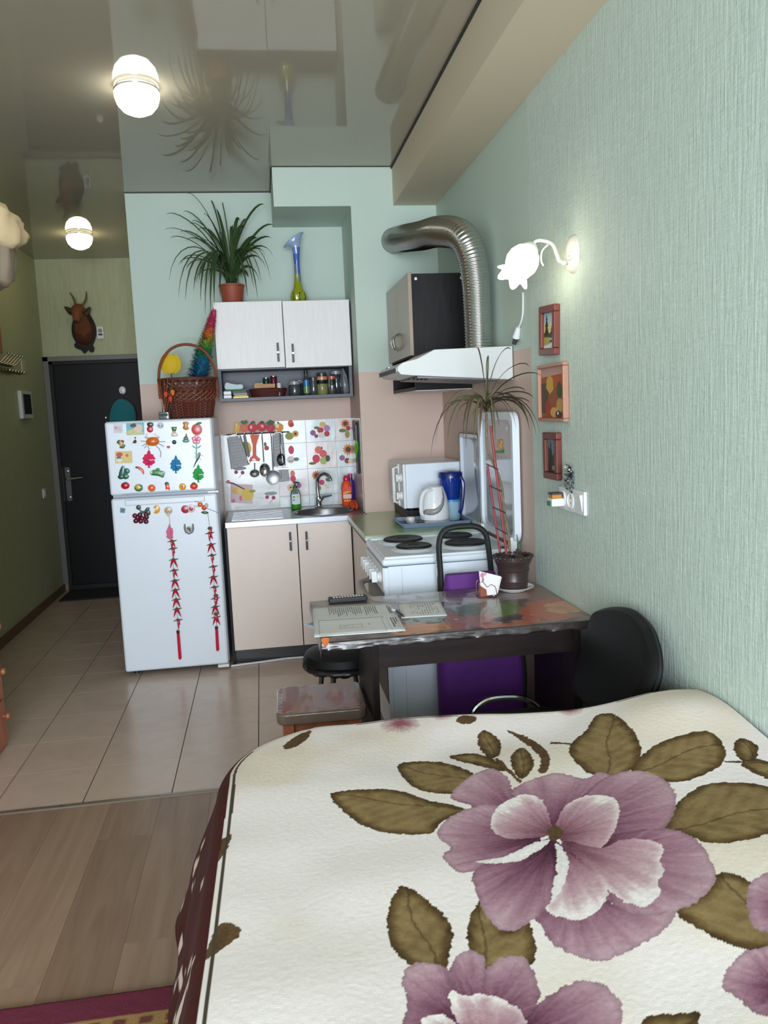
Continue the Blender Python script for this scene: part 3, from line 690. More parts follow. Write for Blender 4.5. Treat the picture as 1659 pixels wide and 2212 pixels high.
PT = [([(1020, 1742), (972, 1722), (1008, 1682), (1060, 1660), (1097, 1680), (1112, 1722), (1160, 1795), (1100, 1800)], 'petal', (1150, 1790)),
 ([(1170, 1805), (1080, 1742), (1010, 1747), (960, 1775), (945, 1805), (972, 1830), (957, 1850), (985, 1882), (1030, 1882), (1110, 1862)], 'petal', (1170, 1808)),
 ([(1200, 1795), (1108, 1720), (1130, 1692), (1200, 1670), (1262, 1682), (1300, 1668), (1355, 1700), (1335, 1760), (1262, 1792)], 'petal', (1200, 1800)),
 ([(1240, 1860), (1320, 1952), (1440, 1962), (1452, 1992), (1400, 2032), (1340, 2062), (1290, 2077), (1210, 2050), (1168, 2000), (1160, 1960)], 'petal', (1230, 1900)),
 ([(1195, 1812), (1090, 1850), (1025, 1882), (1030, 1932), (1060, 1992), (1100, 2012), (1160, 1982), (1192, 1942), (1202, 1880)], 'petal', (1190, 1830)),
 ([(1205, 1802), (1290, 1690), (1380, 1665), (1442, 1690), (1462, 1730), (1442, 1782), (1380, 1822), (1300, 1832)], 'petal', (1215, 1800)),
 ([(1215, 1812), (1330, 1800), (1440, 1790), (1500, 1810), (1532, 1850), (1547, 1900), (1500, 1952), (1420, 1977), (1340, 1962), (1260, 1900)], 'petal', (1290, 1850)),
 ([(1192, 1802), (1110, 1812), (1063, 1792), (1073, 1746), (1130, 1716), (1172, 1730), (1187, 1770)], 'inner', CT),
 ([(1200, 1802), (1218, 1745), (1270, 1718), (1328, 1725), (1337, 1760), (1322, 1802), (1290, 1837), (1240, 1832)], 'inner', (1205, 1805)),
 ([(1218, 1818), (1300, 1832), (1340, 1815), (1392, 1813), (1432, 1830), (1425, 1860), (1434, 1882), (1420, 1905), (1424, 1932), (1390, 1957), (1340, 1942), (1290, 1892)], 'inner', (1225, 1820)),
 ([(1202, 1818), (1240, 1852), (1300, 1892), (1312, 1932), (1290, 1967), (1250, 1987), (1200, 1977), (1180, 1960), (1212, 1920), (1217, 1870)], 'inner', (1210, 1830)),
 ([(1197, 1820), (1223, 1845), (1228, 1880), (1212, 1925), (1192, 1950), (1196, 1905), (1208, 1870)], 'white', None),
 ([(1190, 1815), (1150, 1845), (1115, 1862), (1030, 1862), (1100, 1846), (1150, 1822)], 'white', None),
 ([(1182, 1793), (1198, 1782), (1214, 1793), (1212, 1808), (1196, 1815), (1184, 1808)], 'brown', None),
 # lower flower
 ([(868, 2112), (900, 2080), (960, 2088), (980, 2120), (1010, 2190), (920, 2260), (868, 2230), (880, 2170)], 'petal', (1010, 2210)),
 ([(970, 2120), (985, 2065), (1020, 2053), (1047, 2075), (1055, 2170), (1010, 2180)], 'petal', (1030, 2200)),
 ([(1045, 2110), (1080, 2070), (1130, 2068), (1157, 2110), (1160, 2180), (1100, 2215), (1050, 2180)], 'petal', (1050, 2210)),
 ([(1120, 2230), (1180, 2155), (1250, 2120), (1310, 2130), (1342, 2172), (1335, 2240), (1260, 2320), (1140, 2300)], 'petal', (1120, 2240)),
 ([(970, 2143), (1010, 2150), (1060, 2150), (1130, 2190), (1125, 2260), (1030, 2290), (985, 2200)], 'inner', (1060, 2290)),
 ([(912, 2203), (960, 2193), (1000, 2240), (960, 2290), (915, 2260)], 'inner', (1040, 2280)),
 # flower at the right edge
 ([(1615, 1942), (1622, 1905), (1680, 1880), (1780, 1900), (1760, 2000), (1650, 2012), (1620, 1982)], 'petal', (1740, 1960)),
 ([(1560, 2122), (1600, 2062), (1659, 2045), (1740, 2060), (1760, 2200), (1650, 2195), (1600, 2165)], 'petal', (1700, 2140))]
for pl, kd, b in PT: bed_paint(pl, kd, b)
# border: dark outline line, then the brown hem with its cream flecks
side = np.clip(-nx, 0, 1)
bs = .018+.030*side**2+.008*(vnoise(TT*3+SS*3, TT*0+2, 61)-.5)
brown = np.array(S(70, 28, 22)); fl = (vnoise(SS*14+TT*8, TT*16, 62)*.6+vnoise(SS*40, TT*40, 63)*.4)
cb = np.where((fl > .78)[..., None], np.array(S(214, 196, 186)), brown*(.75+.5*fine[..., None]))
m = (d > bs)
col[m] = cb[m]
m = (d > .004) & (np.abs(d-bs+.014) < .004) & (vnoise(TT*6+5, SS*6, 66) > .35); col[m] = np.array(S(74, 66, 52))
mat('plush', vc=True, rough=0.95, Specular_IOR_Level=0.1, Sheen_Weight=0.02, Sheen_Roughness=0.4, bump=((420, 420, 420), 0.25, 0.002))
bl = grid_mesh('blanket', BXX, BYY, BZZ, col, 'plush', origin=(.45, 1.1, .3))
tag(bl, 'cream plush blanket with large mauve flowers and olive leaves over the bed', 'blanket')
# ------------------------------------------------------------------ dining table
TX0, TX1, TY0, TY1, TZ = .150, 1.094, 2.60, 3.205, .733
tb = thing('dining_table', 'dark wood dining table with panel legs against the green wall', 'table', (.62, 2.9, 0))
MB('wenge_x').box(TX0, TX1, TY0, TY1, TZ-.028, TZ).build('tabletop', tb, bevel=.004)
MB('wenge_x').box(.345, 1.04, 2.668, 2.686, TZ-.125, TZ-.028).build('apron', tb)
MB('wenge_x').box(.345, 1.04, 3.09, 3.108, TZ-.125, TZ-.028).build('apron', tb)
for x in (.322, 1.04):
    lg = [(2.66, TZ-.028), (3.115, TZ-.028), (3.10, .45), (3.115, 0), (2.66, 0), (2.672, .45)]
    MB('wenge').prism(lg, .024, 'yz', x+.024).build('side_panel_leg', tb, bevel=.002)
# oilcloth with printed fruit under a clear film
xs = np.concatenate([[TX0-.004], np.arange(TX0, TX1, .006), [TX1]]); ys = np.concatenate([np.linspace(TZ-.036, TZ-.001, 8)*0+TY0-.003, np.arange(TY0, TY1+.001, .006)])
CX, CY = np.meshgrid(xs, ys)
CZ = np.full(CX.shape, TZ+.0015)
for i in range(8): CZ[i, :] = TZ-.024+.025*i/7+(.006*(vnoise(CX[i, :]*30, CX[i, :]*0+1, 4)-.5) if i < 3 else 0)
CZ += .0012*(vnoise(CX*22, CY*22, 8)-.5)
for i in range(8): CY[i, :] -= .003*(1-i/7)+.006*vnoise(CX[i, :]*26, CX[i, :]*0+i*.6, 9)*(1-i/8)
CZ[:, 0] -= .03
n1 = vnoise(CX*7+3, CY*7, 71)*.55+vnoise(CX*19, CY*19, 72)*.45
cl = lerp3([(.2, S(58, 48, 46)), (.42, S(96, 82, 78)), (.55, S(128, 118, 114)), (.7, S(92, 78, 66)), (.9, S(150, 140, 132))], n1)
def tpaint(pxs, c, soft=.5):
    poly = bez([(P(x, y, 'z', TZ).x, P(x, y, 'z', TZ).y) for x, y in pxs], 5, True)
    m = inside(CX+.02*(vnoise(CX*30, CY*30, 75)-.5), CY+.03*(vnoise(CX*24, CY*24, 76)-.5), poly) & (vnoise(CX*26, CY*26, 77) > .18)
    w = (soft+(1-soft)*vnoise(CX*40, CY*14, 78))[..., None]
    cl[m] = (cl*(1-w)+np.array(c)*w)[m]
tpaint([(672, 1296), (780, 1283), (800, 1296), (690, 1308)], S(132, 112, 86), .7)
tpaint([(800, 1285), (960, 1272), (975, 1300), (830, 1300)], S(168, 164, 162), .6)  # grey-white window reflection painted into the cloth colours, not print
tpaint([(960, 1270), (1010, 1268), (1000, 1300), (965, 1300)], S(86, 66, 52), .7)
tpaint([(1010, 1285), (1060, 1270), (1050, 1300), (1000, 1310)], S(170, 166, 168), .6)  # more of the window reflection, painted grey-white
tpaint([(880, 1340), (960, 1330), (1010, 1345), (900, 1356)], S(150, 176, 178), .6)
tpaint([(850, 1352), (960, 1345), (985, 1358), (870, 1372)], S(206, 132, 62), .7)
tpaint([(965, 1330), (1060, 1325), (1050, 1360), (980, 1362)], S(150, 72, 60), .7)
tpaint([(985, 1312), (1040, 1306), (1050, 1328), (990, 1330)], S(64, 92, 58), .7)
tpaint([(1062, 1308), (1112, 1302), (1130, 1322), (1080, 1332)], S(96, 124, 52), .8)
tpaint([(1130, 1310), (1215, 1290), (1265, 1325), (1150, 1345)], S(186, 94, 68), .75)
tpaint([(1180, 1305), (1240, 1300), (1262, 1318), (1200, 1325)], S(206, 150, 110), .5)
tpaint([(1100, 1270), (1180, 1268), (1210, 1290), (1120, 1295)], S(140, 100, 82), .7)
tpaint([(1040, 1350), (1130, 1340), (1140, 1352), (1050, 1362)], S(190, 110, 74), .6)
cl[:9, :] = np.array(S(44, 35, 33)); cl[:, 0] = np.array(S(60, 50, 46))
mat('oilcloth', vc=True, rough=0.35, Coat_Weight=0.5, Coat_Roughness=0.1, bump=((26, 50, 26), 0.4, 0.006))
oc = grid_mesh('tablecloth', CX, CY, CZ, cl, 'oilcloth', origin=(.62, 2.9, TZ))
tag(oc, 'shiny printed oilcloth with fruit colours covering the dark table', 'tablecloth')
TT_ = TZ+.003
# ------------------------------------------------------------------ black chair by the wall
ch = thing('office_chair', 'black upholstered chair with chrome frame between the table and the bed', 'chair', (.8, 2.36, 0))
def Ptilt(px, py):
    dd_ = CR*((px-829.5)/FPX)-CU*((py-1106)/FPX)+CF; nn = Vector((1, 0, -.28)); q = Vector((1.035, 0, .85))
    return CAM+dd_*(nn.dot(q-CAM)/nn.dot(dd_))
ol = bez([Ptilt(*p) for p in ((1272, 1330), (1285, 1317), (1320, 1311), (1355, 1318), (1385, 1345), (1400, 1378), (1409, 1425), (1404, 1470), (1385, 1510), (1340, 1545), (1290, 1550), (1258, 1522), (1232, 1490), (1238, 1450), (1255, 1390))], 4, True)
nn = Vector((1, 0, -.28)).normalized(); cen = sum((Vector(p) for p in ol), Vector())/len(ol)
mat('leatherette', S(12, 15, 16), 0.5, Specular_IOR_Level=0.3, bump=((500, 500, 500), 0.15, 0.002))
bk = MB('leatherette'); n = len(ol)
rings = [(.80, -.004), (.94, .0), (1.0, .012), (1.0, .034), (.93, .044)]
v = []
for s_, h_ in rings: v += [cen+(Vector(p)-cen)*s_+nn*h_ for p in ol]
f = [[j*n+i, j*n+(i+1) % n, (j+1)*n+(i+1) % n, (j+1)*n+i] for j in range(4) for i in range(n)]
f += [[0*n+i for i in range(n)][::-1], [4*n+i for i in range(n)]]
bk.add(v, [x[::-1] for x in f]); bk.build('backrest', ch)
bo = [cen+(Vector(p)-cen)*1.003+nn*.023 for p in ol]
MB('black_plastic').tube(bo, .005, 6, closed=True).build('piping', ch)
MB('leatherette').prism(rrect(.60, .97, 2.215, 2.575, .06), .055, 'xy', .405).build('seat', ch, bevel=.018, seg=3)
MB('chrome').tube([(.985, 2.40, .62), (.99, 2.40, .44), (.96, 2.40, .40), (.80, 2.40, .395)], .011, 8).build('back_support', ch)
MB('chrome').tube(bez([(p.x, p.y, p.z) for p in (P(x, y, 'y', 2.60) for x, y in ((1018, 1548), (1030, 1528), (1052, 1513), (1085, 1507), (1125, 1508), (1150, 1518), (1168, 1536)))], 5), .011, 10).build('side_rail', ch)
for x, y in ((.64, 2.25), (.64, 2.545), (.94, 2.25), (.94, 2.545)): MB('chrome').tube([(x, y, .405), (x+(.02 if x > .8 else -.02), y, 0.0)], .011, 8).build('leg', ch)
# ------------------------------------------------------------------ stools
so = thing('round_stool', 'round black padded stool between the table and the cream cabinets', 'stool', (.285, 3.335, 0))
c = MB('leatherette', M=T3(.285, 3.345, 0)); c.lathe([(.13, .420), (.165, .427), (.172, .450), (.160, .477), (.12, .495), (.06, .503), (0, .505)], 36).build('seat', so)
sc = MB('black_plastic', M=T3(.285, 3.345, 0)); vv_ = []
for r_, z_ in ((.168, .440), (.170, .425), (.160, .413)):
    vv_ += [((r_+.004*math.sin(i*1.7))*math.cos(2*PI*i/60), (r_+.004*math.sin(i*1.7))*math.sin(2*PI*i/60), z_-(.003*math.sin(i*2.3)+.003*math.sin(i*.9) if z_ < .42 else 0)) for i in range(60)]
sc.add(vv_, [[j*60+i, (j+1)*60+i, (j+1)*60+(i+1) % 60, j*60+(i+1) % 60][::-1] for j in range(2) for i in range(60)]); sc.build('cover_hem', so, solid=.002)
for i in range(4):
    a_ = PI/4+PI/2*i+.25; MB('dark_steel').tube([(.285+.10*math.cos(a_), 3.345+.10*math.sin(a_), .425), (.285+.15*math.cos(a_), 3.345+.15*math.sin(a_), 0)], .011, 8).build('leg', so)
MB('dark_steel').tube([(.285+.122*math.cos(2*PI*i/24), 3.345+.122*math.sin(2*PI*i/24), .17) for i in range(24)], .006, 6, closed=True).build('foot_ring', so)
s2 = thing('square_stool', 'square wooden stool with red-brown film-wrapped top near the bed', 'stool', (.155, 2.9, 0))
mat('stool_red', S(140, 84, 74), 0.3, Coat_Weight=0.8, Coat_Roughness=0.05, bump=((14, 30, 10), 0.2, 0.006))
mat('film_grey', S(122, 104, 94), 0.2, Coat_Weight=1.0, Coat_Roughness=0.04, bump=((30, 60, 60), 0.5, 0.008))
M2 = T3(.155, 2.905, 0) @ R3(-.03, 'Z')
MB('film_grey', M=M2).prism(rrect(-.16, .16, -.15, .15, .035), .042, 'xy', .40).build('wrapped_edge', s2, bevel=.008, seg=3)
MB('stool_red', M=M2).prism(rrect(-.137, .137, -.125, .125, .012), .0025, 'xy', .4415).build('seat_cover', s2)
for x in (-.12, .12):
    for y in (-.11, .11): MB('orange_wood', M=M2).box(x-.02, x+.02, y-.02, y+.02, 0, .40).build('leg', s2, bevel=.002)
MB('orange_wood', M=M2).box(-.10, .10, -.115, -.10, .34, .40).build('rail', s2); MB('orange_wood', M=M2).box(-.10, .10, .10, .115, .34, .40).build('rail', s2)
# ------------------------------------------------------------------ shopping trolley
tr = thing('shopping_trolley', 'purple shopping trolley bag with black arched handle behind the table', 'trolley', (.83, 3.30, 0))
mat('purple_cloth', S(96, 38, 128), 0.7, bump=((300, 300, 300), 0.2, 0.002), var=0.1)
ar = bez([(.716, 3.335, .70), (.714, 3.335, .80), (.712, 3.335, .90), (.728, 3.335, .952), (.765, 3.335, .972), (.83, 3.335, .976), (.882, 3.335, .968), (.915, 3.335, .938), (.926, 3.335, .88), (.934, 3.335, .80), (.940, 3.335, .72)], 5)
MB('black_soft').tube(ar, .0125, 10).build('handle_grip', tr)
MB('chrome').tube([(.704, 3.345, .965-.1), (.706, 3.345, .70), (.700, 3.35, .08)], .007, 8).build('frame_tube', tr)
MB('chrome').tube([(.945, 3.345, .76), (.955, 3.345, .70), (.965, 3.35, .08)], .007, 8).build('frame_tube', tr)
bag = MB('purple_cloth'); pr = [(.06, .175, .055), (.12, .19, .06), (.40, .19, .06), (.60, .165, .055), (.72, .115, .045), (.786, .105, .02)]
vv_ = []; nb_ = 28
for z_, hx, hy in pr:
    for x_, y_ in rrect(-hx, hx, -hy, hy, min(hx, hy)*.8, 6): vv_.append((.862-.035*(z_ > .65)-.0*(z_), 3.285, z_)) if False else vv_.append(((.865 if z_ < .65 else .828)+x_, 3.275+y_, z_))
nb_ = len(vv_)//len(pr)
bag.add(vv_, [[j*nb_+i, j*nb_+(i+1) % nb_, (j+1)*nb_+(i+1) % nb_, (j+1)*nb_+i] for j in range(len(pr)-1) for i in range(nb_)]+[list(range(nb_))[::-1], list(range((len(pr)-1)*nb_, len(pr)*nb_))]); bag.build('bag', tr, angle=60)
MB('black_soft').tube(bez([(1.03, 3.213, .64), (1.02, 3.208, .50), (1.035, 3.208, .35), (1.03, 3.21, .20)], 5), .008, 6, sy=.4).build('strap', tr)
for x in (.70, .985): MB('black_plastic', M=T3(x, 3.345, .055) @ R3(PI/2, 'Y')).lathe([(.02, -.012), (.055, -.012), (.055, .012), (.02, .012)], 20).build('wheel', tr)
# ------------------------------------------------------------------ lamps
emit('lamp_glass', (1.0, 0.93, 0.78), 9.0)
emit('lamp_glass_hall', (1.0, 0.84, 0.50), 7.5)
emit('tulip_glass', (1.0, 0.90, 0.66), 6.5)
def ceiling_lamp(x, y, label, gm):
    t = thing('ceiling_lamp', label, 'lamp', (x, y, ZC-.1), 'ceiling lamps')
    MB('white_plastic', M=T3(x, y, ZC-.012)).lathe([(.07, 0), (.084, .002), (.086, .006), (.084, .0115)], 32).build('base', t)
    MB('chrome', M=T3(x, y, ZC-.020)).lathe([(.090, 0), (.094, .003), (.094, .008), (.088, .012)], 36, cap=False).build('ring', t)
    MB(gm, M=T3(x, y, ZC-.014)).lathe([(.088, 0), (.094, -.012), (.093, -.032), (.084, -.060), (.062, -.086), (.032, -.100), (0, -.104)], 36).build('globe', t)
ceiling_lamp(-.432, 3.76, 'lit round ceiling lamp in front of the refrigerator', 'lamp_glass')
ceiling_lamp(-1.25, 6.56, 'lit round ceiling lamp in the hall near the entrance door', 'lamp_glass_hall')
sc = thing('wall_sconce', 'lit tulip-shaped wall lamp on the green wall', 'lamp', (XR, 2.765, 1.97))
mat('sconce_white', S(226, 222, 210), 0.35)
MB('sconce_white', M=T3(XR, 2.765, 1.967) @ R3(-PI/2, 'Y')).lathe([(.052, 0), (.050, .008), (.040, .018), (.022, .026), (0, .028)], 32, sy=1.0).build('wall_plate', sc).scale = (1, 1, 1.25)
MB('sconce_white').tube(bez([(1.08, 2.765, 1.958), (1.052, 2.77, 1.958), (1.042, 2.775, 1.985), (1.034, 2.79, 2.018), (1.012, 2.81, 2.035), (.988, 2.825, 2.038), (.972, 2.836, 2.022)], 6), .006, 8).build('arm', sc)
MB('sconce_white').tube(bez([(1.02, 2.80, 2.02), (1.0, 2.80, 2.0), (.995, 2.80, 1.97), (1.003, 2.80, 1.95)], 5), .003, 6).build('scroll', sc)
for p_ in ((1.066, 2.768, 1.952), (1.066, 2.72, 1.96)): MB('sconce_white').ball(p_, .009).build('finial', sc)
SM = T3(.974, 2.836, 2.022) @ R3(.66, 'Y') @ R3(-.28, 'X') @ Matrix.Diagonal((.92, .92, .86, 1))
MB('sconce_white', M=SM).lathe([(.012, .012), (.02, .006), (.034, -.012), (.036, -.024), (.030, -.026)], 24).build('cup', sc)
tv = []; nn_ = 48; tp_ = [(.030, -.022), (.050, -.040), (.060, -.065), (.062, -.09), (.055, -.115), (.046, -.135), (.047, -.148), (.060, -.160)]
for j, (r_, z_) in enumerate(tp_):
    w_ = max(0, j-4)/3
    for i in range(nn_):
        a_ = 2*PI*i/nn_; q = r_*(1+.16*w_*math.cos(6*a_)); tv.append((q*math.cos(a_), q*math.sin(a_), z_+.010*w_*math.cos(6*a_+PI)))
MB('tulip_glass', M=SM).add(tv, [[j*nn_+i, (j+1)*nn_+i, (j+1)*nn_+(i+1) % nn_, j*nn_+(i+1) % nn_] for j in range(len(tp_)-1) for i in range(nn_)]).build('shade', sc, angle=180, solid=.002)
# ------------------------------------------------------------------ hall: trophy, chime, fuse box, coat rack, switches, mat
tr = thing('deer_trophy', 'carved deer head trophy on an oval dark plaque above the door', 'trophy', (-1.465, YH, 2.07))
oy = YH
def hp(x, y): p = P(x, y, 'y', YH-.01); return (p.x, p.z)
pq = bez([hp(*p) for p in ((184, 668), (196, 682), (206, 702), (208, 722), (204, 738), (201, 745), (204, 752), (202, 760), (196, 761), (191, 757), (183, 764), (176, 757), (168, 754), (162, 750), (161, 743), (164, 740), (157, 726), (155, 708), (159, 690), (168, 674))], 4, True)
mat('plaque_dark', S(30, 25, 22), 0.5, Specular_IOR_Level=0.25, bump=((120, 120, 120), 0.2, 0.003))
MB('plaque_dark').prism(pq, .022, 'xz', YH).build('plaque', tr, bevel=.004)
mat('deer_brown', S(128, 74, 44), 0.6, var=0.15, vscale=(20, 20, 20)); mat('deer_red', S(92, 48, 38), 0.5); mat('horn', S(112, 98, 62), 0.45); mat('ear_dark', S(58, 46, 38), 0.6)
c0 = hp(182, 715)
MB('deer_red', M=T3(c0[0], YH-.02, c0[1]) @ R3(PI/2, 'X')).lathe([(.085, 0), (.08, .012), (.06, .05), (.03, .075), (0, .08)], 24, sy=1.45).build('chest', tr)
hc = hp(179, 690)
MB('deer_brown').tube(bez([(c0[0], YH-.03, c0[1]), (c0[0]-.003, YH-.10, c0[1]+.07), (hc[0]+.002, YH-.17, hc[1]+.035)], 6), [.075+.0*i-.0022*i for i in range(13)], 16).build('neck', tr)
hd_ = MB('deer_brown'); hd_.tube(bez([(hc[0], YH-.13, hc[1]+.065), (hc[0], YH-.19, hc[1]+.05), (hc[0], YH-.24, hc[1]+.01), (hc[0]-.002, YH-.275, hc[1]-.035), (hc[0]-.004, YH-.285, hc[1]-.052)], 4), [.045, .052, .056, .057, .056, .054, .050, .046, .041, .036, .032, .030, .028, .027, .026, .024, .018], 16); hd = hd_.build('head', tr)
MB('black_soft').ball((hc[0]-.006, YH-.302, hc[1]-.05), (.018, .012, .013)).build('nose', hd)
for s_ in (-1, 1):
    MB('black_soft').ball((hc[0]+s_*.046, YH-.225, hc[1]+.03), .010).build('eye', hd)
    tip = hp(147, 667) if s_ < 0 else hp(203, 668)
    MB('ear_dark').blade(bez([(hc[0]+s_*.035, YH-.16, hc[1]+.05), ((hc[0]+tip[0])/2+s_*.01, YH-.16, (hc[1]+tip[1])/2+.0), (tip[0], YH-.16, tip[1])], 4), [.010, .020, .027, .030, .030, .027, .02, .012, .001], (0, -.3, 1), .5).build('ear', hd, solid=.003)
    pts_ = [(173, 668), (169, 655), (164, 645), (157, 636)] if s_ < 0 else [(183, 667), (190, 658), (193, 646), (192, 633)]
    MB('horn').tube(bez([(hp(*p)[0], YH-.17+.015*i, hp(*p)[1]) for i, p in enumerate(pts_)], 4), [.012, .0118, .011, .0105, .010, .0095, .009, .0085, .008, .007, .006, .005, .002], 8).build('horn', hd)
cb = thing('door_chime', 'small white door chime beside the deer trophy', 'chime', (-1.322, YH, 2.20))
a_, b_ = hp(209, 706), hp(226, 732)
MB('white_plastic').box(a_[0], b_[0], YH-.03, YH, b_[1], a_[1]).build('case', cb, bevel=.004)
mat('grille', S(150, 148, 132), 0.6)
MB('grille').prism(circ((a_[0]+b_[0])/2, a_[1]-.036, .019, n=8, a0=PI/8), .002, 'xz', YH-.03).build('speaker_grille', cb)
MB('dark_grey').box(a_[0]+.012, b_[0]-.012, YH-.032, YH-.03, b_[1]+.028, b_[1]+.045).build('name_plate', cb)
fb = thing('fuse_box', 'white wall fuse box with dark window on the left hall wall', 'fuse box', (XL, 6.80, 1.53))
MB('white_plastic').box(XL, XL+.03, 6.66, 6.95, 1.53, 1.745).build('case', fb, bevel=.006)
MB('black_plastic').box(XL+.03, XL+.034, 6.70, 6.90, 1.565, 1.72).build('window', fb, bevel=.002)
sw = thing('light_switch', 'white light switch low on the left hall wall', 'switch', (XL, 7.14, .90))
MB('white_plastic').box(XL, XL+.01, 7.10, 7.18, .87, .95).build('plate', sw, bevel=.002); MB('white_plastic').box(XL+.01, XL+.016, 7.12, 7.16, .885, .935).build('rocker', sw, bevel=.003)
jb = tag(MB('wall_white').box(XL, XL+.012, 6.83, 6.92, 1.90, 2.0).build('junction_cover', bevel=.003), 'small pale junction cover above the fuse box', 'cover')
cr = thing('coat_rack', 'wooden coat rack with metal knob hooks on the left hall wall', 'coat rack', (XL, 6.35, 1.85))
MB('orange_wood').box(XL, XL+.02, 5.9, 6.335, 2.0, 2.22).build('back_board', cr, bevel=.003)
MB('brass_dark').box(XL, XL+.012, 6.1, 6.56, 1.915, 1.935).box(XL, XL+.012, 6.1, 6.56, 1.865, 1.88).build('rail', cr, bevel=.002)
for i in range(6):
    y = 6.22+.072*i
    h = MB('brass_dark').tube([(XL+.01, y, 1.93), (XL+.03, y+.005, 1.935), (XL+.075, y+.02, 1.985)], .005, 6).tube([(XL+.01, y, 1.90), (XL+.012, y, 1.87), (XL+.05, y+.01, 1.862), (XL+.075, y+.02, 1.872)], .005, 6).build('hook', cr)
    MB('chrome').ball((XL+.08, y+.022, 1.990), .010, 10, 6).ball((XL+.08, y+.022, 1.876), .012, 10, 6).build('knob', h)
mat('doormat', S(44, 46, 50), 0.95, bump=((200, 200, 200), 0.6, 0.004))
tag(MB('doormat').box(-1.76, -.92, 7.04, 7.46, 0, .012).build('doormat', bevel=.004), 'dark grey doormat in front of the entrance door', 'mat')
# bag hanging on the door
bg = thing('hanging_cap', 'teal oval bag with black rim hanging on the entrance door', 'bag', (-1.18, YH-.05, 1.30))
def dp(x, y, o=.06): p = P(x, y, 'y', YH-o); return (p.x, p.z)
ov = bez([dp(*p) for p in ((264, 862), (283, 872), (292, 890), (292, 915), (280, 935), (262, 940), (246, 930), (238, 912), (241, 885), (250, 868))], 4, True)
MB('black_soft').prism([((x-dp(265, 900)[0])*1.10+dp(265, 900)[0], (z-dp(265, 900)[1])*1.08+dp(265, 900)[1]) for x, z in ov], .03, 'xz', YH-.046).build('rim', bg, bevel=.004)
mat('teal_cloth', S(20, 118, 128), 0.75)
MB('teal_cloth').prism(ov, .01, 'xz', YH-.076, bulge=.02).build('front', bg)
hk = thing('door_hook', 'white adhesive hook on the entrance door above the teal bag', 'hook', (-1.18, YH-.05, 1.71))
MB('white_gloss').prism(circ(*dp(264, 843), .028, .034, 24), .008, 'xz', YH-.046, bulge=.006).build('pad', hk)
MB('chrome').tube(bez([(dp(264, 850)[0], YH-.06, dp(264, 850)[1]), (dp(264, 856)[0], YH-.075, dp(264, 856)[1]), (dp(264, 860)[0], YH-.085, dp(264, 860)[1]+.005)], 4), .005, 6).build('prong', hk)
# wardrobe drawers at the left edge with a cloth bundle on top
wd = thing('wardrobe', 'orange wooden wardrobe with drawers at the left edge', 'wardrobe', (-1.54, 3.4, 0))
MB('orange_wood').box(-1.82, -1.262, 2.86, 3.885, 0.0, 2.222).build('body', wd, bevel=.003)
for i, (z0, z1) in enumerate(((.035, .235), (.245, .445), (.455, .655))):
    dw = MB('orange_wood').box(-1.262, -1.245, 2.90, 3.855, z0, z1).build('drawer_front', wd, bevel=.004)
    for y in (3.1, 3.82): MB('orange_wood', M=T3(-1.245, y, (z0+z1)/2+.03) @ R3(PI/2, 'Y')).lathe([(.008, 0), (.008, .01), (.016, .018), (.014, .028), (0, .032)], 14).build('knob', dw)
MB('orange_wood').box(-1.262, -1.247, 2.90, 3.37, .68, 2.20).build('door', wd, bevel=.003); MB('orange_wood').box(-1.262, -1.247, 3.375, 3.855, .68, 2.20).build('door', wd, bevel=.003)
mat('cloth_beige', S(212, 190, 150), 0.85, bump=((500, 500, 500), 0.3, 0.001)); mat('cloth_grey', S(150, 136, 116), 0.9)
def lump(name, m, parent, pts, seed, r=.02, fr=6):
    """folded cloth: superellipsoid ring stack with creases. pts: list of (cx,cy,z,rx,ry)"""
    b = MB(m); n = 56; v = []
    rs_ = random.Random(seed); ph = [rs_.random()*6 for _ in range(4)]
    for j, (cx, cy, z, rx, ry) in enumerate(pts):
        for i in range(n):
            a = 2*PI*i/n; w = 1+r*10*(.35*math.sin(fr*a+ph[0]+j*.55)+.25*math.sin((fr+5)*a+ph[1]-j*.4)+.2*math.sin(3*a+ph[2]+j*.8))*.1*3
            v.append((cx+rx*w*math.cos(a), cy+ry*w*math.sin(a), z+.012*math.sin(5*a+ph[3]+j)))
    k = len(pts); f = [[j*n+i, j*n+(i+1) % n, (j+1)*n+(i+1) % n, (j+1)*n+i] for j in range(k-1) for i in range(n)]
    f += [list(range(n))[::-1], list(range((k-1)*n, k*n))]
    b.add(v, f); return b.build(name, parent, angle=80)
cz = thing('cloth_bundle', 'beige cloth bundle draped over the top corner of the wardrobe', 'cloth', (-1.2, 3.78, 2.0))
lump('upper_cloth', 'cloth_beige', cz, [(-1.25, 3.74, 2.224, .27, .17), (-1.245, 3.75, 2.245, .30, .20), (-1.245, 3.76, 2.285, .305, .21), (-1.25, 3.76, 2.32, .29, .20), (-1.25, 3.77, 2.35, .295, .205), (-1.26, 3.77, 2.385, .26, .19), (-1.27, 3.77, 2.415, .255, .17), (-1.30, 3.77, 2.445, .20, .13), (-1.33, 3.77, 2.465, .08, .06)], 5, .035, 9)
lump('lower_cloth', 'cloth_grey', cz, [(-1.115, 3.76, 2.075, .085, .10), (-1.115, 3.76, 2.09, .105, .13), (-1.115, 3.765, 2.16, .12, .155), (-1.115, 3.77, 2.22, .125, .17), (-1.115, 3.77, 2.26, .12, .17)], 9, .05, 9)
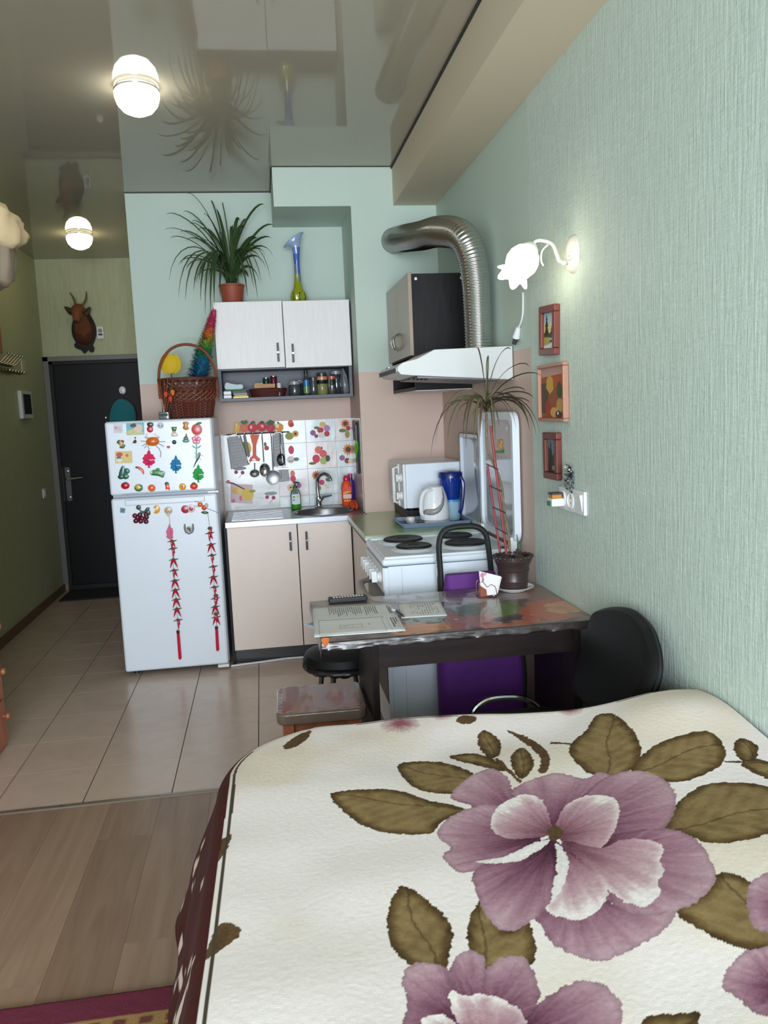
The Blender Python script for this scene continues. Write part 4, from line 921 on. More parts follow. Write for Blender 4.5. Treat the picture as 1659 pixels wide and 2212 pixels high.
# ------------------------------------------------------------------ pictures on the wallpaper
def picture(name, label, y0, y1, z0, z1, fw, fm, tilt, shapes, bg):
    t = thing(name, label, 'picture', (XR, (y0+y1)/2, z0))
    M = T3(0, (y0+y1)/2, (z0+z1)/2) @ R3(tilt, 'X') @ T3(0, -(y0+y1)/2, -(z0+z1)/2)
    f = MB(fm, M=M)
    xo, xi = XR-.024, XR-.001
    for a, b, c, d in ((y0, y1, z0, z0+fw), (y0, y1, z1-fw, z1), (y0, y0+fw, z0+fw, z1-fw), (y1-fw, y1, z0+fw, z1-fw)): f.box(xo, xi, a, b, c, d)
    f.build('frame', t, bevel=.004)
    cv = MB('print', bg, M=M).box(XR-.010, XR-.004, y0+fw-.002, y1-fw+.002, z0+fw-.002, z1-fw+.002); W_, H_ = y1-y0-2*fw, z1-z0-2*fw
    can = cv.build('canvas', t)
    pm = MB('print', M=M)
    for i, (c, pl) in enumerate(shapes):
        pm.col = c; pm.prism([(y1-fw-u*W_, z0+fw+v_*H_) for u, v_ in pl], .0004+.00012*i, 'yz', XR-.010)
    pm.build('painted_scene', can)
def tree_sh(u, v0, h, w, c): return (c, [(u, v0+h), (u+w*.35, v0+h*.72), (u+w*.15, v0+h*.72), (u+w*.7, v0+h*.42), (u+w*.3, v0+h*.42), (u+w, v0), (u-w, v0), (u-w*.3, v0+h*.42), (u-w*.7, v0+h*.42), (u-w*.15, v0+h*.72), (u-w*.35, v0+h*.72)])
picture('framed_picture', 'small tilted red-framed painting of a snowy lake and fir tree', 2.905, 3.075, 1.655, 1.838, .026, 'redwood', .05,
        [(S(214, 204, 150), [(0, .35), (1, .35), (1, .68), (0, .72)]), (S(78, 80, 40), [(0, .30), (1, .28), (1, .42), (.8, .52), (.6, .44), (.4, .40), (.2, .5), (0, .42)]), tree_sh(.25, .36, .6, .22, S(38, 44, 34)), tree_sh(.75, .4, .25, .2, S(52, 52, 34)),
         (S(180, 166, 84), [(0, .12), (.5, .1), (.55, .3), (0, .32)]), (S(226, 228, 230), [(0, 0), (1, 0), (1, .34), (.7, .27), (.85, .16), (.4, .1), (0, .06)]), (S(60, 62, 58), [(.5, .16), (.8, .18), (.85, .24), (.55, .22)])], S(168, 200, 214))
mat('copper_frame', S(178, 132, 110), 0.45)
picture('framed_picture', 'largest copper-framed autumn leaf still life between two small paintings', 2.825, 3.105, 1.407, 1.621, .012, 'copper_frame', 0,
        [(S(196, 152, 140), [(0, .82), (1, .86), (1, 1), (0, 1)]), (S(176, 84, 40), [(.45, .6), (1, .62), (1, .86), (.45, .84)]), (S(84, 72, 54), [(0, .1), (.3, .1), (.3, .7), (0, .7)]), (S(204, 160, 66), [(.22, .6), (.38, .48), (.52, .56), (.5, .78), (.36, .86), (.25, .78)]), (S(66, 82, 50), circ(.76, .55, .09, .16)),
         (S(160, 66, 40), circ(.3, .22, .13, .15)), (S(206, 156, 86), circ(.55, .12, .16, .10)), (S(190, 150, 80), circ(.78, .25, .14, .14)), (S(70, 60, 56), circ(.72, .08, .12, .07)), (S(234, 228, 224), circ(.70, .10, .03, .03))], S(150, 84, 56))
picture('framed_picture', 'small dark red-framed painting of a night forest, lowest of the wall', 2.905, 3.055, 1.188, 1.366, .026, 'redwood', -.01,
        [(S(58, 66, 58), [(0, .2), (1, .25), (1, .5), (.7, .62), (.5, .5), (.3, .66), (0, .8)]), tree_sh(.3, .3, .65, .22, S(34, 44, 40)), tree_sh(.72, .3, .35, .2, S(40, 46, 36)), (S(36, 42, 38), [(0, 0), (1, 0), (1, .25), (0, .3)]), (S(150, 152, 148), circ(.58, .14, .16, .07)), (S(80, 84, 80), circ(.56, .14, .06, .03))], S(112, 138, 150))
# ------------------------------------------------------------------ socket block, plug-in freshener, tinsel
sk_ = thing('socket_block', 'white triple socket and switch block on the green wall', 'socket', (XR, 2.8, 1.08))
MB('white_plastic').box(XR-.012, XR, 2.675, 2.918, 1.083, 1.167).build('plate', sk_, bevel=.003)
for i in range(2): MB('white_gloss', M=T3(XR-.012, 2.875-.08*i, 1.125) @ R3(-PI/2, 'Y')).lathe([(.031, -.002), (.030, .004), (.026, .005), (.024, .001), (0, .001)], 24).build('socket_ring', sk_)
for i in range(2):
    for z in (1.116, 1.134): MB('black_plastic', M=T3(XR-.0132, 2.875-.08*i, z) @ R3(-PI/2, 'Y')).lathe([(.003, 0), (.003, .0006), (0, .0006)], 8).build('pin_hole', sk_)
MB('white_gloss').hexa([(XR-.013, 2.74, 1.095), (XR-.013, 2.69, 1.095), (XR-.005, 2.69, 1.095), (XR-.005, 2.74, 1.095), (XR-.022, 2.74, 1.155), (XR-.022, 2.69, 1.155), (XR-.005, 2.69, 1.155), (XR-.005, 2.74, 1.155)]).build('rocker', sk_, bevel=.002)
pf = thing('plug_in_freshener', 'small white and orange plug-in device in the wall socket', 'freshener', (XR-.05, 2.88, 1.10))
MB('white_plastic').box(XR-.062, XR-.0125, 2.855, 2.905, 1.098, 1.128).build('body', pf, bevel=.004)
mat('amber', S(206, 128, 44), 0.15); MB('amber').box(XR-.058, XR-.020, 2.86, 2.90, 1.128, 1.142).build('liquid', pf, bevel=.003)
MB('dark_grey').box(XR-.060, XR-.016, 2.858, 2.902, 1.142, 1.148).build('lid', pf); MB('gloss', S(46, 122, 86)).box(XR-.066, XR-.060, 2.862, 2.898, 1.100, 1.118).build('green_tab', pf)
ti = MB('chrome'); rnd = random.Random(3)
for i in range(110):
    t_ = rnd.random(); z = 1.155+.10*t_; rr = .026*(1-t_*.75)+.004; a = rnd.random()*6.28
    c_ = Vector((XR-.016+rr*.45*math.cos(a), 2.80+rr*math.sin(a), z)); dv = Vector((math.cos(a)*.5-.3, math.sin(a), rnd.uniform(-.3, .8))).normalized()
    ti.blade([c_-dv*.012, c_, c_+dv*.012], [.0022, .0042, .0012], (rnd.uniform(-1, 1), rnd.uniform(-1, 1), rnd.uniform(-1, 1)), .3)
to = thing('tinsel_bouquet', 'silver tinsel sprig tucked above the wall socket', 'decoration', (XR-.016, 2.80, 1.14))
o = ti.build('tinsel', to); o['kind'] = 'stuff'
MB('dark_steel').tube([(XR-.012, 2.80, 1.135), (XR-.016, 2.80, 1.255)], .0016, 6).build('wire', to)
pg = thing('plug_and_cable', 'white plug and grey cable hanging on the wall above the hood', 'cable', (1.08, 3.38, 1.72))
MB('white_plastic').tube(bez([(XR-.004, 3.31, 1.93), (XR-.004, 3.315, 1.86), (XR-.006, 3.33, 1.82), (XR-.01, 3.36, 1.795)], 5), .004, 6).build('cable', pg)
MB('white_plastic').tube([(XR-.010, 3.362, 1.795), (XR-.014, 3.385, 1.755)], [.010, .016], 10).build('plug', pg)
MB('dark_grey').tube([(XR-.014, 3.386, 1.752), (XR-.018, 3.40, 1.732)], [.012, .010], 10).build('coupler', pg)
# ------------------------------------------------------------------ spider plant and vase on the wall cabinet
ZU = 2.163
def leaf_curve(root, tip, rise, n=11):
    r, t = Vector(root), Vector(tip); h = max(t.z-r.z, 0); dr_ = t-r
    c1 = r+Vector((dr_.x*.18, dr_.y*.18, h*.7+rise*1.1)); c2 = r+Vector((dr_.x*.88, dr_.y*.88, h*1.0+rise*1.05))
    return [r*(1-s)**3+c1*3*s*(1-s)**2+c2*3*s*s*(1-s)+t*s**3 for s in (i/(n-1) for i in range(n))]
LW = [.5, .7, .85, .95, 1, 1, .95, .85, .7, .45, .06]
sp = thing('spider_plant', 'bushy spider plant in a terracotta pot on top of the wall cabinet', 'plant', (-.125, 5.29, ZU))
mat('terracotta', S(158, 78, 56), 0.55)
MB('terracotta', M=T3(-.125, 5.29, ZU+.012)).lathe([(.058, 0), (.062, .006), (.075, .10), (.080, .102), (.080, .112), (.074, .112), (.070, .095), (0, .092)], 32).build('pot', sp)
mat('saucer_clay', S(150, 96, 66), 0.5)
MB('saucer_clay', M=T3(-.125, 5.29, ZU)).lathe([(.055, 0), (.085, .008), (.090, .014), (.084, .014), (.055, .006), (0, .006)], 32).build('saucer', sp)
mat('soil', S(40, 30, 24), 0.95)
MB('soil', M=T3(-.125, 5.29, ZU+.104)).lathe([(.071, 0), (.04, .005), (0, .006)], 20).build('soil', sp)
tips = [(405, 418, .10, 5.2), (455, 435, .10, 5.3), (480, 438, .08, 5.25), (440, 462, .10, 5.1), (572, 443, .14, 5.2), (592, 488, .16, 5.15), (533, 475, .10, 5.25), (358, 463, .14, 5.25), (355, 497, .16, 5.2), (367, 515, .16, 5.15), (395, 458, .12, 5.3), (410, 484, .14, 5.1), (587, 515, .16, 5.1), (558, 515, .12, 5.05), (365, 605, .28, 5.2), (385, 643, .30, 5.15), (400, 648, .28, 5.1), (433, 650, .28, 5.05), (418, 628, .24, 5.02), (390, 570, .18, 5.1), (402, 582, .18, 5.05), (443, 678, .30, 5.03), (455, 682, .30, 5.02), (463, 660, .26, 5.0), (585, 604, .30, 5.1), (590, 555, .22, 5.1), (564, 606, .26, 5.08), (574, 578, .22, 5.05), (557, 645, .30, 5.05), (535, 640, .26, 5.02), (548, 622, .24, 5.0), (468, 452, .06, 5.1), (500, 490, .08, 5.1), (520, 505, .08, 5.0), (440, 520, .12, 5.0), (475, 640, .2, 5.0), (430, 605, .2, 5.0), (545, 575, .18, 5.02)]
rnd = random.Random(5)
for i in range(26): tips.append((rnd.uniform(385, 575), rnd.uniform(470, 620), rnd.uniform(.10, .24), rnd.uniform(5.12, 5.38)))
for i, (x, y, rise, Y) in enumerate(tips):
    tp = P(x, y, 'y', Y); root = (-.125+rnd.uniform(-.02, .02), 5.29+rnd.uniform(-.02, .02), ZU+.105)
    g_ = rnd.uniform(.8, 1.15); w_ = rnd.uniform(.0075, .0115)
    rise = rise*(.35 if tp.z > ZU+.30 else (.6 if tp.z > ZU+.16 else .95))
    MB('leafmat', tuple(q*g_ for q in S(58, 82, 44))).blade(leaf_curve(root, tp, rise), [w_*q for q in LW], (tp[1]-root[1]+.02, -(tp[0]-root[0]), .15), .35).build('leaf', sp, solid=.0006)
va = thing('tall_vase', 'slender blue and green glass vase on the wall cabinet', 'vase', (.285, 5.27, ZU))
prof_ = [(.030, 0), (.044, .008), (.052, .035), (.047, .062), (.032, .09), (.024, .13), (.020, .18), (.019, .24), (.022, .30), (.027, .34), (.034, .365), (.050, .385)]
vn = 40; vv_ = []; cols = []; fs_ = []
for j, (r_, z_) in enumerate(prof_):
    for i in range(vn):
        a = 2*PI*i/vn; rr = r_*(1+(.05*math.cos(9*a) if j < 5 else 0)); w_ = max(0, j-9)/2
        vv_.append((.285+rr*math.cos(a)*(1+.3*w_)-.012*min(z_/.2, 1)*0-.012*w_, 5.27+rr*math.sin(a), ZU+z_+.05*w_*math.cos(a+.3)*(.9)))
for j in range(len(prof_)-1):
    for i in range(vn):
        z_ = prof_[j][1]/.385; tw = (i/vn+z_*.35) % 1; stripe = .5+.5*math.sin(tw*2*PI)
        ye = S(150, 160, 30); bl_ = S(62, 100, 190); dk = S(48, 62, 22); pale = S(150, 172, 208)
        if z_ < .12: c_ = dk if i % 5 == 0 else ye
        else:
            w_ = min(1, max(0, (z_-.12)/.30+(stripe-.5)*1.3)); w2 = min(1, max(0, (z_-.62)/.25)); c_ = tuple((a*(1-w_)+b*w_)*(1-w2*(1-stripe))+c*w2*(1-stripe) for a, b, c in zip(ye, bl_, pale)); c_ = tuple(q*(.85 if i % 4 == 0 else 1) for q in c_)
        if j >= 9: c_ = pale
        fs_.append([j*vn+i, j*vn+(i+1) % vn, (j+1)*vn+(i+1) % vn, (j+1)*vn+i]); cols.append(c_)
mat('art_glass', vc=True, rough=0.06, Coat_Weight=1.0, Coat_Roughness=0.03)
bv = MB('art_glass'); bv.add(vv_, fs_+[list(range(vn))[::-1]], cols=cols+[S(60, 70, 20)]); bv.build('body', va, solid=.002)
# ------------------------------------------------------------------ things in the open shelf under the wall cabinet
ZS = 1.588
def shp(px, py, Y=5.24): p = P(px, py, 'y', Y); return p.x, p.z
def jar(name, label, x, y, r, h, lidc, fill=None, fillh=.7, neck=.85, lidh=.018, cat='jar', bodym='glass', grp='jars on the open shelf'):
    t = thing(name, label, cat, (x, y, ZS), grp)
    MB(bodym, M=T3(x, y, ZS)).lathe([(r*.9, 0), (r, .006), (r, h*.78), (r*neck, h*.9), (r*neck, h)], 24, cap=True).build('body', t)
    MB('gloss', lidc, M=T3(x, y, ZS+h)).lathe([(r*neck+.003, -.004), (r*neck+.003, lidh-.002), (r*neck, lidh), (0, lidh)], 24).build('lid', t)
    if fill: MB('matte', fill, M=T3(x, y, ZS+.003)).lathe([(r*.86, 0), (r*.92, .004), (r*.92, h*.78*fillh), (0, h*.78*fillh+.002)], 20).build('contents', t)
    return t
mat('glassy', S(96, 104, 108), 0.05, Coat_Weight=1.0, Coat_Roughness=0.02, Transmission_Weight=0.6, IOR=1.4)
jar('spice_jar', 'glass jar with chrome knob lid, leftmost of the shelf jars', .225, 5.22, .038, .075, S(150, 150, 152), S(120, 118, 112), .4, bodym='glassy')
jar('spice_jar', 'small glass jar behind the knob-lid jar on the shelf', .262, 5.32, .030, .085, S(140, 142, 146), S(70, 66, 60), .8, bodym='glassy')
jar('spice_jar', 'glass jar with dark purple band beside the tall shelf bottle', .345, 5.23, .028, .095, S(60, 62, 66), S(60, 54, 120), .35, bodym='glassy')
jar('spice_jar', 'glass jar of pale green powder with orange lid', .400, 5.23, .036, .098, S(206, 140, 96), S(186, 182, 116), .85, bodym='glass')
jar('spice_jar', 'dark-lidded glass jar behind the orange-lidded jar', .408, 5.34, .034, .125, S(70, 74, 66), S(108, 104, 92), .7, bodym='glassy')
jar('spice_jar', 'narrow clear jar with reddish lid near the shelf end', .462, 5.235, .026, .10, S(176, 100, 84), S(120, 112, 104), .5, bodym='glass')
jar('storage_jar', 'tall clear storage jar at the back of the shelf', .500, 5.335, .040, .135, S(150, 154, 158), None, bodym='glassy', cat='jar')
bt = thing('shelf_bottle', 'tall slim bottle with blue and green label on the shelf', 'bottle', (.300, 5.22, ZS))
MB('glassy', M=T3(.300, 5.22, ZS)).lathe([(.018, 0), (.02, .004), (.02, .10), (.012, .118), (.011, .135)], 20).build('body', bt)
MB('gloss', S(36, 110, 176), M=T3(.300, 5.22, ZS)).lathe([(.0206, .06), (.0206, .095)], 20, cap=False).build('label', bt)
MB('gloss', S(96, 136, 80), M=T3(.300, 5.22, ZS)).lathe([(.0206, .015), (.0206, .058)], 20, cap=False).build('lower_label', bt)
MB('black_plastic', M=T3(.300, 5.22, ZS+.135)).lathe([(.013, 0), (.013, .022), (0, .023)], 16).build('cap', bt)
mat('clear_bag', S(176, 184, 190), 0.08, Transmission_Weight=0.55, IOR=1.2, Coat_Weight=1.0)
pb = thing('plastic_bag', 'crinkled clear plastic bag at the right end of the shelf', 'bag', (.545, 5.22, ZS))
lump('film', 'clear_bag', pb, [(.545, 5.23, ZS+.001, .022, .04), (.545, 5.23, ZS+.03, .026, .06), (.540, 5.23, ZS+.07, .026, .06), (.540, 5.23, ZS+.11, .02, .05), (.535, 5.23, ZS+.14, .01, .03), (.53, 5.22, ZS+.155, .004, .01)], 17, .02, 5)
nb = thing('wicker_tray', 'low dark red wicker tray on the open shelf', 'tray', (.06, 5.24, ZS))
mat('wicker_red', S(86, 34, 30), 0.55)
def wicker_ring(b, x, y, rx, ry, z, r, n=60, amp=.0035, k=15, ph=0): b.tube([(x+(rx+amp*math.cos(k*2*PI*i/n+ph))*math.cos(2*PI*i/n), y+(ry+amp*math.cos(k*2*PI*i/n+ph))*math.sin(2*PI*i/n), z) for i in range(n)], r, 5, closed=True)
for j in range(8):
    b = MB('wicker_red'); wicker_ring(b, .06, 5.245, .098+.0022*j, .082+.0014*j, ZS+.006+.0062*j, .0042, ph=PI*j); b.build('woven_strand', nb)
MB('wicker_red', M=T3(.06, 5.245, ZS)).lathe([(.098, 0), (.1, .004), (0, .004)], 32, sy=.84).build('base', nb)
bx_ = thing('cardboard_box', 'tan flat box lying on the dark wicker tray', 'box', (.045, 5.22, ZS+.052))
MB('matte', S(196, 150, 112)).box(-.025, .105, 5.19, 5.27, ZS+.056, ZS+.082).build('tray', bx_, bevel=.003); MB('print', S(150, 176, 120)).box(-.02, .03, 5.195, 5.265, ZS+.082, ZS+.088).build('packet', bx_)
for nm, lb, x, z0, z1, cl_ in (('tin_can', 'dark green tin standing behind the tan box', .052, ZS, ZS+.125, S(26, 66, 54)), ('tin_can', 'dark red tin standing behind the tan box', .100, ZS, ZS+.135, S(104, 22, 42))):
    t = thing(nm, lb, 'tin', (x, 5.36, ZS)); MB('gloss', cl_, M=T3(x, 5.375, ZS)).lathe([(.02, 0), (.021, .003), (.021, z1-z0-.003), (.020, z1-z0)], 24).build('body', t); MB('chrome', M=T3(x, 5.375, z1)).lathe([(.0215, -.003), (.0215, .001), (.018, .001), (0, 0)], 24).build('rim', t)
jar('spice_jar', 'small chrome-lidded shaker right of the tan box', .128, 5.19, .014, .055, S(190, 192, 194), S(150, 150, 150), .5, lidh=.03, bodym='glassy'); WLfix = None
nk = thing('napkin_stack', 'two white napkin packs at the left end of the shelf', 'napkins', (-.18, 5.2, ZS))
MB('white_plastic').box(-.216, -.165, 5.17, 5.30, ZS, ZS+.022).build('pack', nk, bevel=.005); MB('white_plastic').box(-.215, -.166, 5.175, 5.30, ZS+.023, ZS+.046).build('pack', nk, bevel=.005)
yp = thing('yellow_packet', 'yellow packet under patterned papers on the shelf', 'packet', (-.11, 5.2, ZS)); MB('gloss', S(222, 190, 32)).box(-.158, -.062, 5.165, 5.27, ZS, ZS+.012).build('pack', yp, bevel=.003); MB('gloss', S(228, 200, 50)).box(-.150, -.068, 5.17, 5.27, ZS+.0125, ZS+.019).build('flap', yp, bevel=.003)
pp = thing('packet_pile', 'patterned grey packets topped by a green folder on the shelf', 'packets', (-.13, 5.24, ZS+.02)); MB('print', S(140, 146, 138)).box(-.155, -.07, 5.18, 5.30, ZS+.020, ZS+.032).build('packet', pp); MB('print', S(84, 90, 84)).box(-.16, -.075, 5.185, 5.30, ZS+.0325, ZS+.045).build('packet', pp); MB('print', S(40, 88, 76)).box(-.205, -.058, 5.19, 5.32, ZS+.0465, ZS+.056).build('folder', pp)
tw = MB('matte', S(206, 226, 228)); tw.prism(bez([(-.20, ZS+.0565), (-.10, ZS+.0565), (-.098, ZS+.085), (-.13, ZS+.086), (-.165, ZS+.093), (-.198, ZS+.099)], 3, True), .09, 'xz', 5.30)
tag(tw.build('folded_towel', bevel=.004), 'folded pale blue paper towel on the green folder', 'towel')
# ------------------------------------------------------------------ basket and decorations on the fridge
ZF = FZ+.001
ba = thing('wicker_basket', 'brown wicker basket with arched handle on top of the refrigerator', 'basket', (-.405, 4.99, ZF))
mat('wicker', S(98, 46, 32), 0.5, var=0.2, vscale=(40, 40, 40)); mat('wicker_light', S(142, 78, 56), 0.45)
BX0, BY0 = -.408, 4.99
def brx(z): return .125+.040*(z/.22)
MB('wicker', M=T3(BX0, BY0, ZF)).lathe([(.118, 0), (.12, .008), (0, .008)], 36, sy=.8).build('base', ba)
for j in range(12):
    z = .008+.0078*j; b = MB('wicker'); wicker_ring(b, BX0, BY0, brx(z), brx(z)*.8, ZF+z, .0052, 96, .005, 24, PI*j); b.build('woven_strand', ba)
for i in range(24):
    a = 2*PI*i/24; MB('wicker').tube([(BX0+brx(z)*math.cos(a), BY0+brx(z)*.8*math.sin(a), ZF+z) for z in (0, .05, .10, .13)], .004, 6).build('stake', ba)
    for k_ in (-1, 1):
        q = []
        for s_ in range(7):
            t_ = s_/6; z = .098+.062*t_; aa = a+k_*.62*t_; R_ = brx(z)+.006*math.sin(PI*t_); q.append((BX0+R_*math.cos(aa), BY0+R_*.8*math.sin(aa), ZF+z))
        MB('wicker_light' if k_ > 0 else 'wicker').tube(q, .0038, 6).build('braided_cane', ba)
        q = []
        for s_ in range(7):
            t_ = s_/6; z = .168+.055*t_; aa = a-k_*.5*t_; R_ = brx(z); q.append((BX0+R_*math.cos(aa), BY0+R_*.8*math.sin(aa), ZF+z))
        MB('wicker').tube(q, .0036, 6).build('braided_cane', ba)
for z in (.098, .164, .168, .224, .229):
    b = MB('wicker'); wicker_ring(b, BX0, BY0, brx(z)+.002, (brx(z)+.002)*.8, ZF+z+0, .0062, 72, .002, 20, z*900); b.build('rim_strand', ba)
MB('wicker_light').tube(bez([(BX0-.165, BY0, ZF+.12), (BX0-.165, BY0, ZF+.24), (BX0-.145, BY0, ZF+.33), (BX0-.085, BY0, ZF+.405), (BX0, BY0, ZF+.43), (BX0+.085, BY0, ZF+.405), (BX0+.145, BY0, ZF+.33), (BX0+.165, BY0, ZF+.24), (BX0+.165, BY0, ZF+.12)], 5), .0085, 8, sy=1.5).build('handle', ba)
fl_ = thing('fabric_tulip', 'yellow fabric tulip standing in the wicker basket', 'flower', (-.47, 5.03, ZF+.02))
tc_ = P(368, 787, 'y', 5.03)
for dx_, r_, oy_ in ((-.025, .034, 0), (.025, .034, .004), (0, .040, -.012)): MB('matte', S(212, 178, 30)).lathe([(0.001, 0)], 4) if False else MB('matte', S(214, 180, 32)).prism(bez([(tc_.x+dx_, tc_.z-.055), (tc_.x+dx_+r_, tc_.z-.02), (tc_.x+dx_+r_*.95, tc_.z+.03), (tc_.x+dx_+r_*.3, tc_.z+.056), (tc_.x+dx_-r_*.5, tc_.z+.052), (tc_.x+dx_-r_, tc_.z+.015), (tc_.x+dx_-r_*.8, tc_.z-.03)], 4, True), .006, 'xz', 5.03+oy_, bulge=.012).build('petal', fl_)
MB('matte', S(90, 120, 50)).tube([(tc_.x, 5.03, tc_.z-.05), (tc_.x+.01, 5.03, ZF+.02)], .004, 6).build('stem', fl_)
du_ = thing('feather_duster', 'rainbow static duster leaning behind the basket handle', 'duster', (-.3, 5.06, ZF+.02))
rb = random.Random(4); dA, dB = P(415, 815, 'y', 5.06), P(462, 672, 'y', 5.08)
core = MB('matte'); stops = [(0, S(20, 84, 120)), (.2, S(24, 100, 130)), (.36, S(30, 120, 70)), (.5, S(110, 140, 40)), (.62, S(190, 110, 40)), (.78, S(176, 40, 80)), (1, S(200, 70, 110))]
A_, B_ = Vector(dA)+Vector((.03, 0, -.02)), Vector(dB); ax = (B_-A_).normalized()
for i in range(1600):
    t_ = rb.random(); c_ = A_.lerp(B_, t_); a = rb.random()*6.28; rr = .066*(1-t_)**.8+.016
    sd = Vector((math.cos(a), math.sin(a)*.7, 0)); dv = (sd+ax*rb.uniform(.1, .8)).normalized(); e_ = c_+dv*rr*rb.uniform(.8, 1.15)
    core.col = tuple(np.interp(t_+rb.uniform(-.05, .05), [s_[0] for s_ in stops], [s_[1][k_] for s_ in stops])*rb.uniform(1.0, 1.7) for k_ in range(3)); core.blade([c_, c_.lerp(e_, .6), e_], [.006, .007, .002], ax.cross(dv), .2)
o = core.build('fibres', du_); o['kind'] = 'stuff'
MB('white_plastic').tube([tuple(A_-ax*.08), tuple(A_), tuple(B_), tuple(B_+ax*.015)], .006, 8).build('rod', du_)
df = thing('reed_diffuser', 'small glass reed diffuser at the left of the basket', 'diffuser', (-.548, 4.81, ZF))
dx0 = P(354, 893, 'y', 4.80).x
MB('glassy').box(dx0-.028, dx0+.028, 4.79, 4.836, ZF, ZF+.042).build('bottle', df, bevel=.004); MB('glassy', M=T3(dx0, 4.813, ZF+.042)).lathe([(.010, 0), (.010, .014), (.012, .016)], 12).build('neck', df)
MB('print', S(28, 28, 28)).box(dx0-.022, dx0+.022, 4.7892, 4.79, ZF+.018, ZF+.032).build('label', df)
for x_, y_ in ((345, 820), (355, 822), (362, 818), (374, 820), (340, 824)): q = P(x_, y_, 'y', 4.813); MB('matte', S(150, 92, 66)).tube([(dx0+(q.x-dx0)*.06, 4.813, ZF+.015), (q.x, 4.813, q.z)], .0016, 5).build('reed', df)
ph_ = thing('physalis_sprig', 'orange paper-lantern flowers in front of the basket', 'flower', (-.5, 4.80, ZF))
for x_, y_, c1 in ((373, 848, S(226, 120, 50)), (358, 852, S(206, 78, 50)), (368, 862, S(214, 60, 50))):
    q = P(x_, y_, 'y', 4.80); MB('matte', c1, M=T3(q.x, q.y, q.z)).lathe([(0, -.02), (.009, -.008), (.012, .004), (.008, .014), (0, .018)], 8).build('lantern', ph_)
MB('matte', S(70, 80, 40)).tube(bez([(dx0+.03, 4.80, ZF), (dx0+.035, 4.80, ZF+.06), (dx0+.05, 4.80, ZF+.10)], 4), .002, 5).build('stem', ph_)
# ------------------------------------------------------------------ printed splashback tiles behind the sink
sb = thing('splashback', 'fruit-printed tiled splashback under clear film behind the sink', 'splashback', (.17, 5.43, .863))
mat('splash_tile', vc=True, rough=0.3, Coat_Weight=0.4, Coat_Roughness=0.08, bump=((9, 9, 6), 0.3, 0.02), var=0.03, vscale=(6, 6, 6))
YS = 5.4325
tc1, tc2 = S(206, 216, 214), S(216, 206, 204)
tiles = {}
xs_ = [.094, .29, .486, .5935]; zs_ = [.864, .938, 1.112, 1.286, 1.435]
for i in range(3):
    for j in range(4):
        b = MB('splash_tile', (tc1, tc2, S(200, 212, 214))[(i*2+j) % 3]).box(xs_[i]+.0006, xs_[i+1]-.0006, YS-.005, YS, zs_[j]+.0006, zs_[j+1]-.0006)
        tiles[i, j] = b.build('tile', sb, bevel=.0008)
sheet = MB('splash_tile', S(212, 216, 212)).box(-.262, .0935, YS-.004, YS, .864, 1.36).build('printed_sheet', sb)
for j in range(4): MB('splash_tile', S(196, 196, 192)).box(XN-.004, XN-.0005, 4.93, YS-.006, zs_[j]+.0006, zs_[j+1]-.0006).build('side_tile', sb)
def decal(name, parent, shapes, y, t=.0008, bulge=0, m='print'):
    b = MB(m)
    for i, (c, pl) in enumerate(shapes): b.col = c; b.prism(pl, t+.00018*i, 'xz', y, bulge)
    return b.build(name, parent)
def sp_(px, py): p = P(px, py, 'y', YS-.005); return p.x, p.z
def cpx(px, py, rx, ry=None, n=14): x, z = sp_(px, py); k_ = 5.5/FPX; return circ(x, z, rx*k_, (ry or rx)*k_, n)
RED, ORG, YEL, GRN, PNK, PUR, WHT, BRN, OLV = S(196, 44, 62), S(222, 130, 64), S(226, 196, 84), S(92, 124, 60), S(222, 120, 140), S(150, 100, 150), S(228, 224, 214), S(84, 56, 40), S(150, 156, 70)
def sunflower(px, py, r): x, z = sp_(px, py); k_ = 5.5/FPX*r; return [(ORG, [(x+k_*(1 if i % 2 else .65)*math.cos(PI*i/12), z+k_*(1 if i % 2 else .65)*math.sin(PI*i/12)) for i in range(24)]), (BRN, circ(x, z, k_*.45, n=12))]
decal('fruit_print', sheet, [(S(214, 192, 196), [sp_(498, 1045), sp_(546, 1047), sp_(546, 1088), sp_(498, 1086)]), (BRN, [sp_(488, 1040), sp_(505, 1043), sp_(540, 1062), sp_(539, 1064), sp_(504, 1046), sp_(488, 1043)]), (YEL, cpx(535, 1068, 13)), (S(228, 180, 90), cpx(510, 1060, 9, 7)), (S(232, 206, 110), cpx(518, 1060, 6, 6)), (PNK, cpx(504, 1082, 4)), (PNK, cpx(493, 1041, 4)), (PNK, cpx(520, 1076, 3, 6)), (OLV, cpx(545, 1061, 7, 3))], YS-.004)
for cx0, cy0 in ((516, 1020), (583, 1074)):
    decal('cherry_print', sheet, [(S(150, 160, 160), cpx(cx0+2, cy0-8, 14, 4)), (S(166, 50, 84), cpx(cx0-6, cy0, 4)), (S(166, 50, 84), cpx(cx0+8, cy0+1, 4)), (BRN, [sp_(cx0+6, cy0+4), sp_(cx0-1, cy0+13), sp_(cx0, cy0+13), sp_(cx0+7, cy0+4)])], YS-.004)
decal('fruit_print', sheet, [(YEL, cpx(534, 968, 9, 13)), (ORG, cpx(512, 955, 8, 4)), (S(150, 150, 60), cpx(528, 962, 4, 8))], YS-.004)
decal('cherry_print', sheet, [(S(186, 60, 96), cpx(576, 968, 5)), (GRN, cpx(573, 960, 3, 5))], YS-.004)
decal('fruit_print', tiles[0, 3], [(S(214, 110, 60), cpx(628, 915, 6, 8)), (RED, cpx(630, 918, 5, 4)), (OLV, cpx(625, 942, 9, 8)), (S(226, 170, 70), cpx(638, 937, 7, 7)), (BRN, cpx(638, 937, 3))], YS-.005)
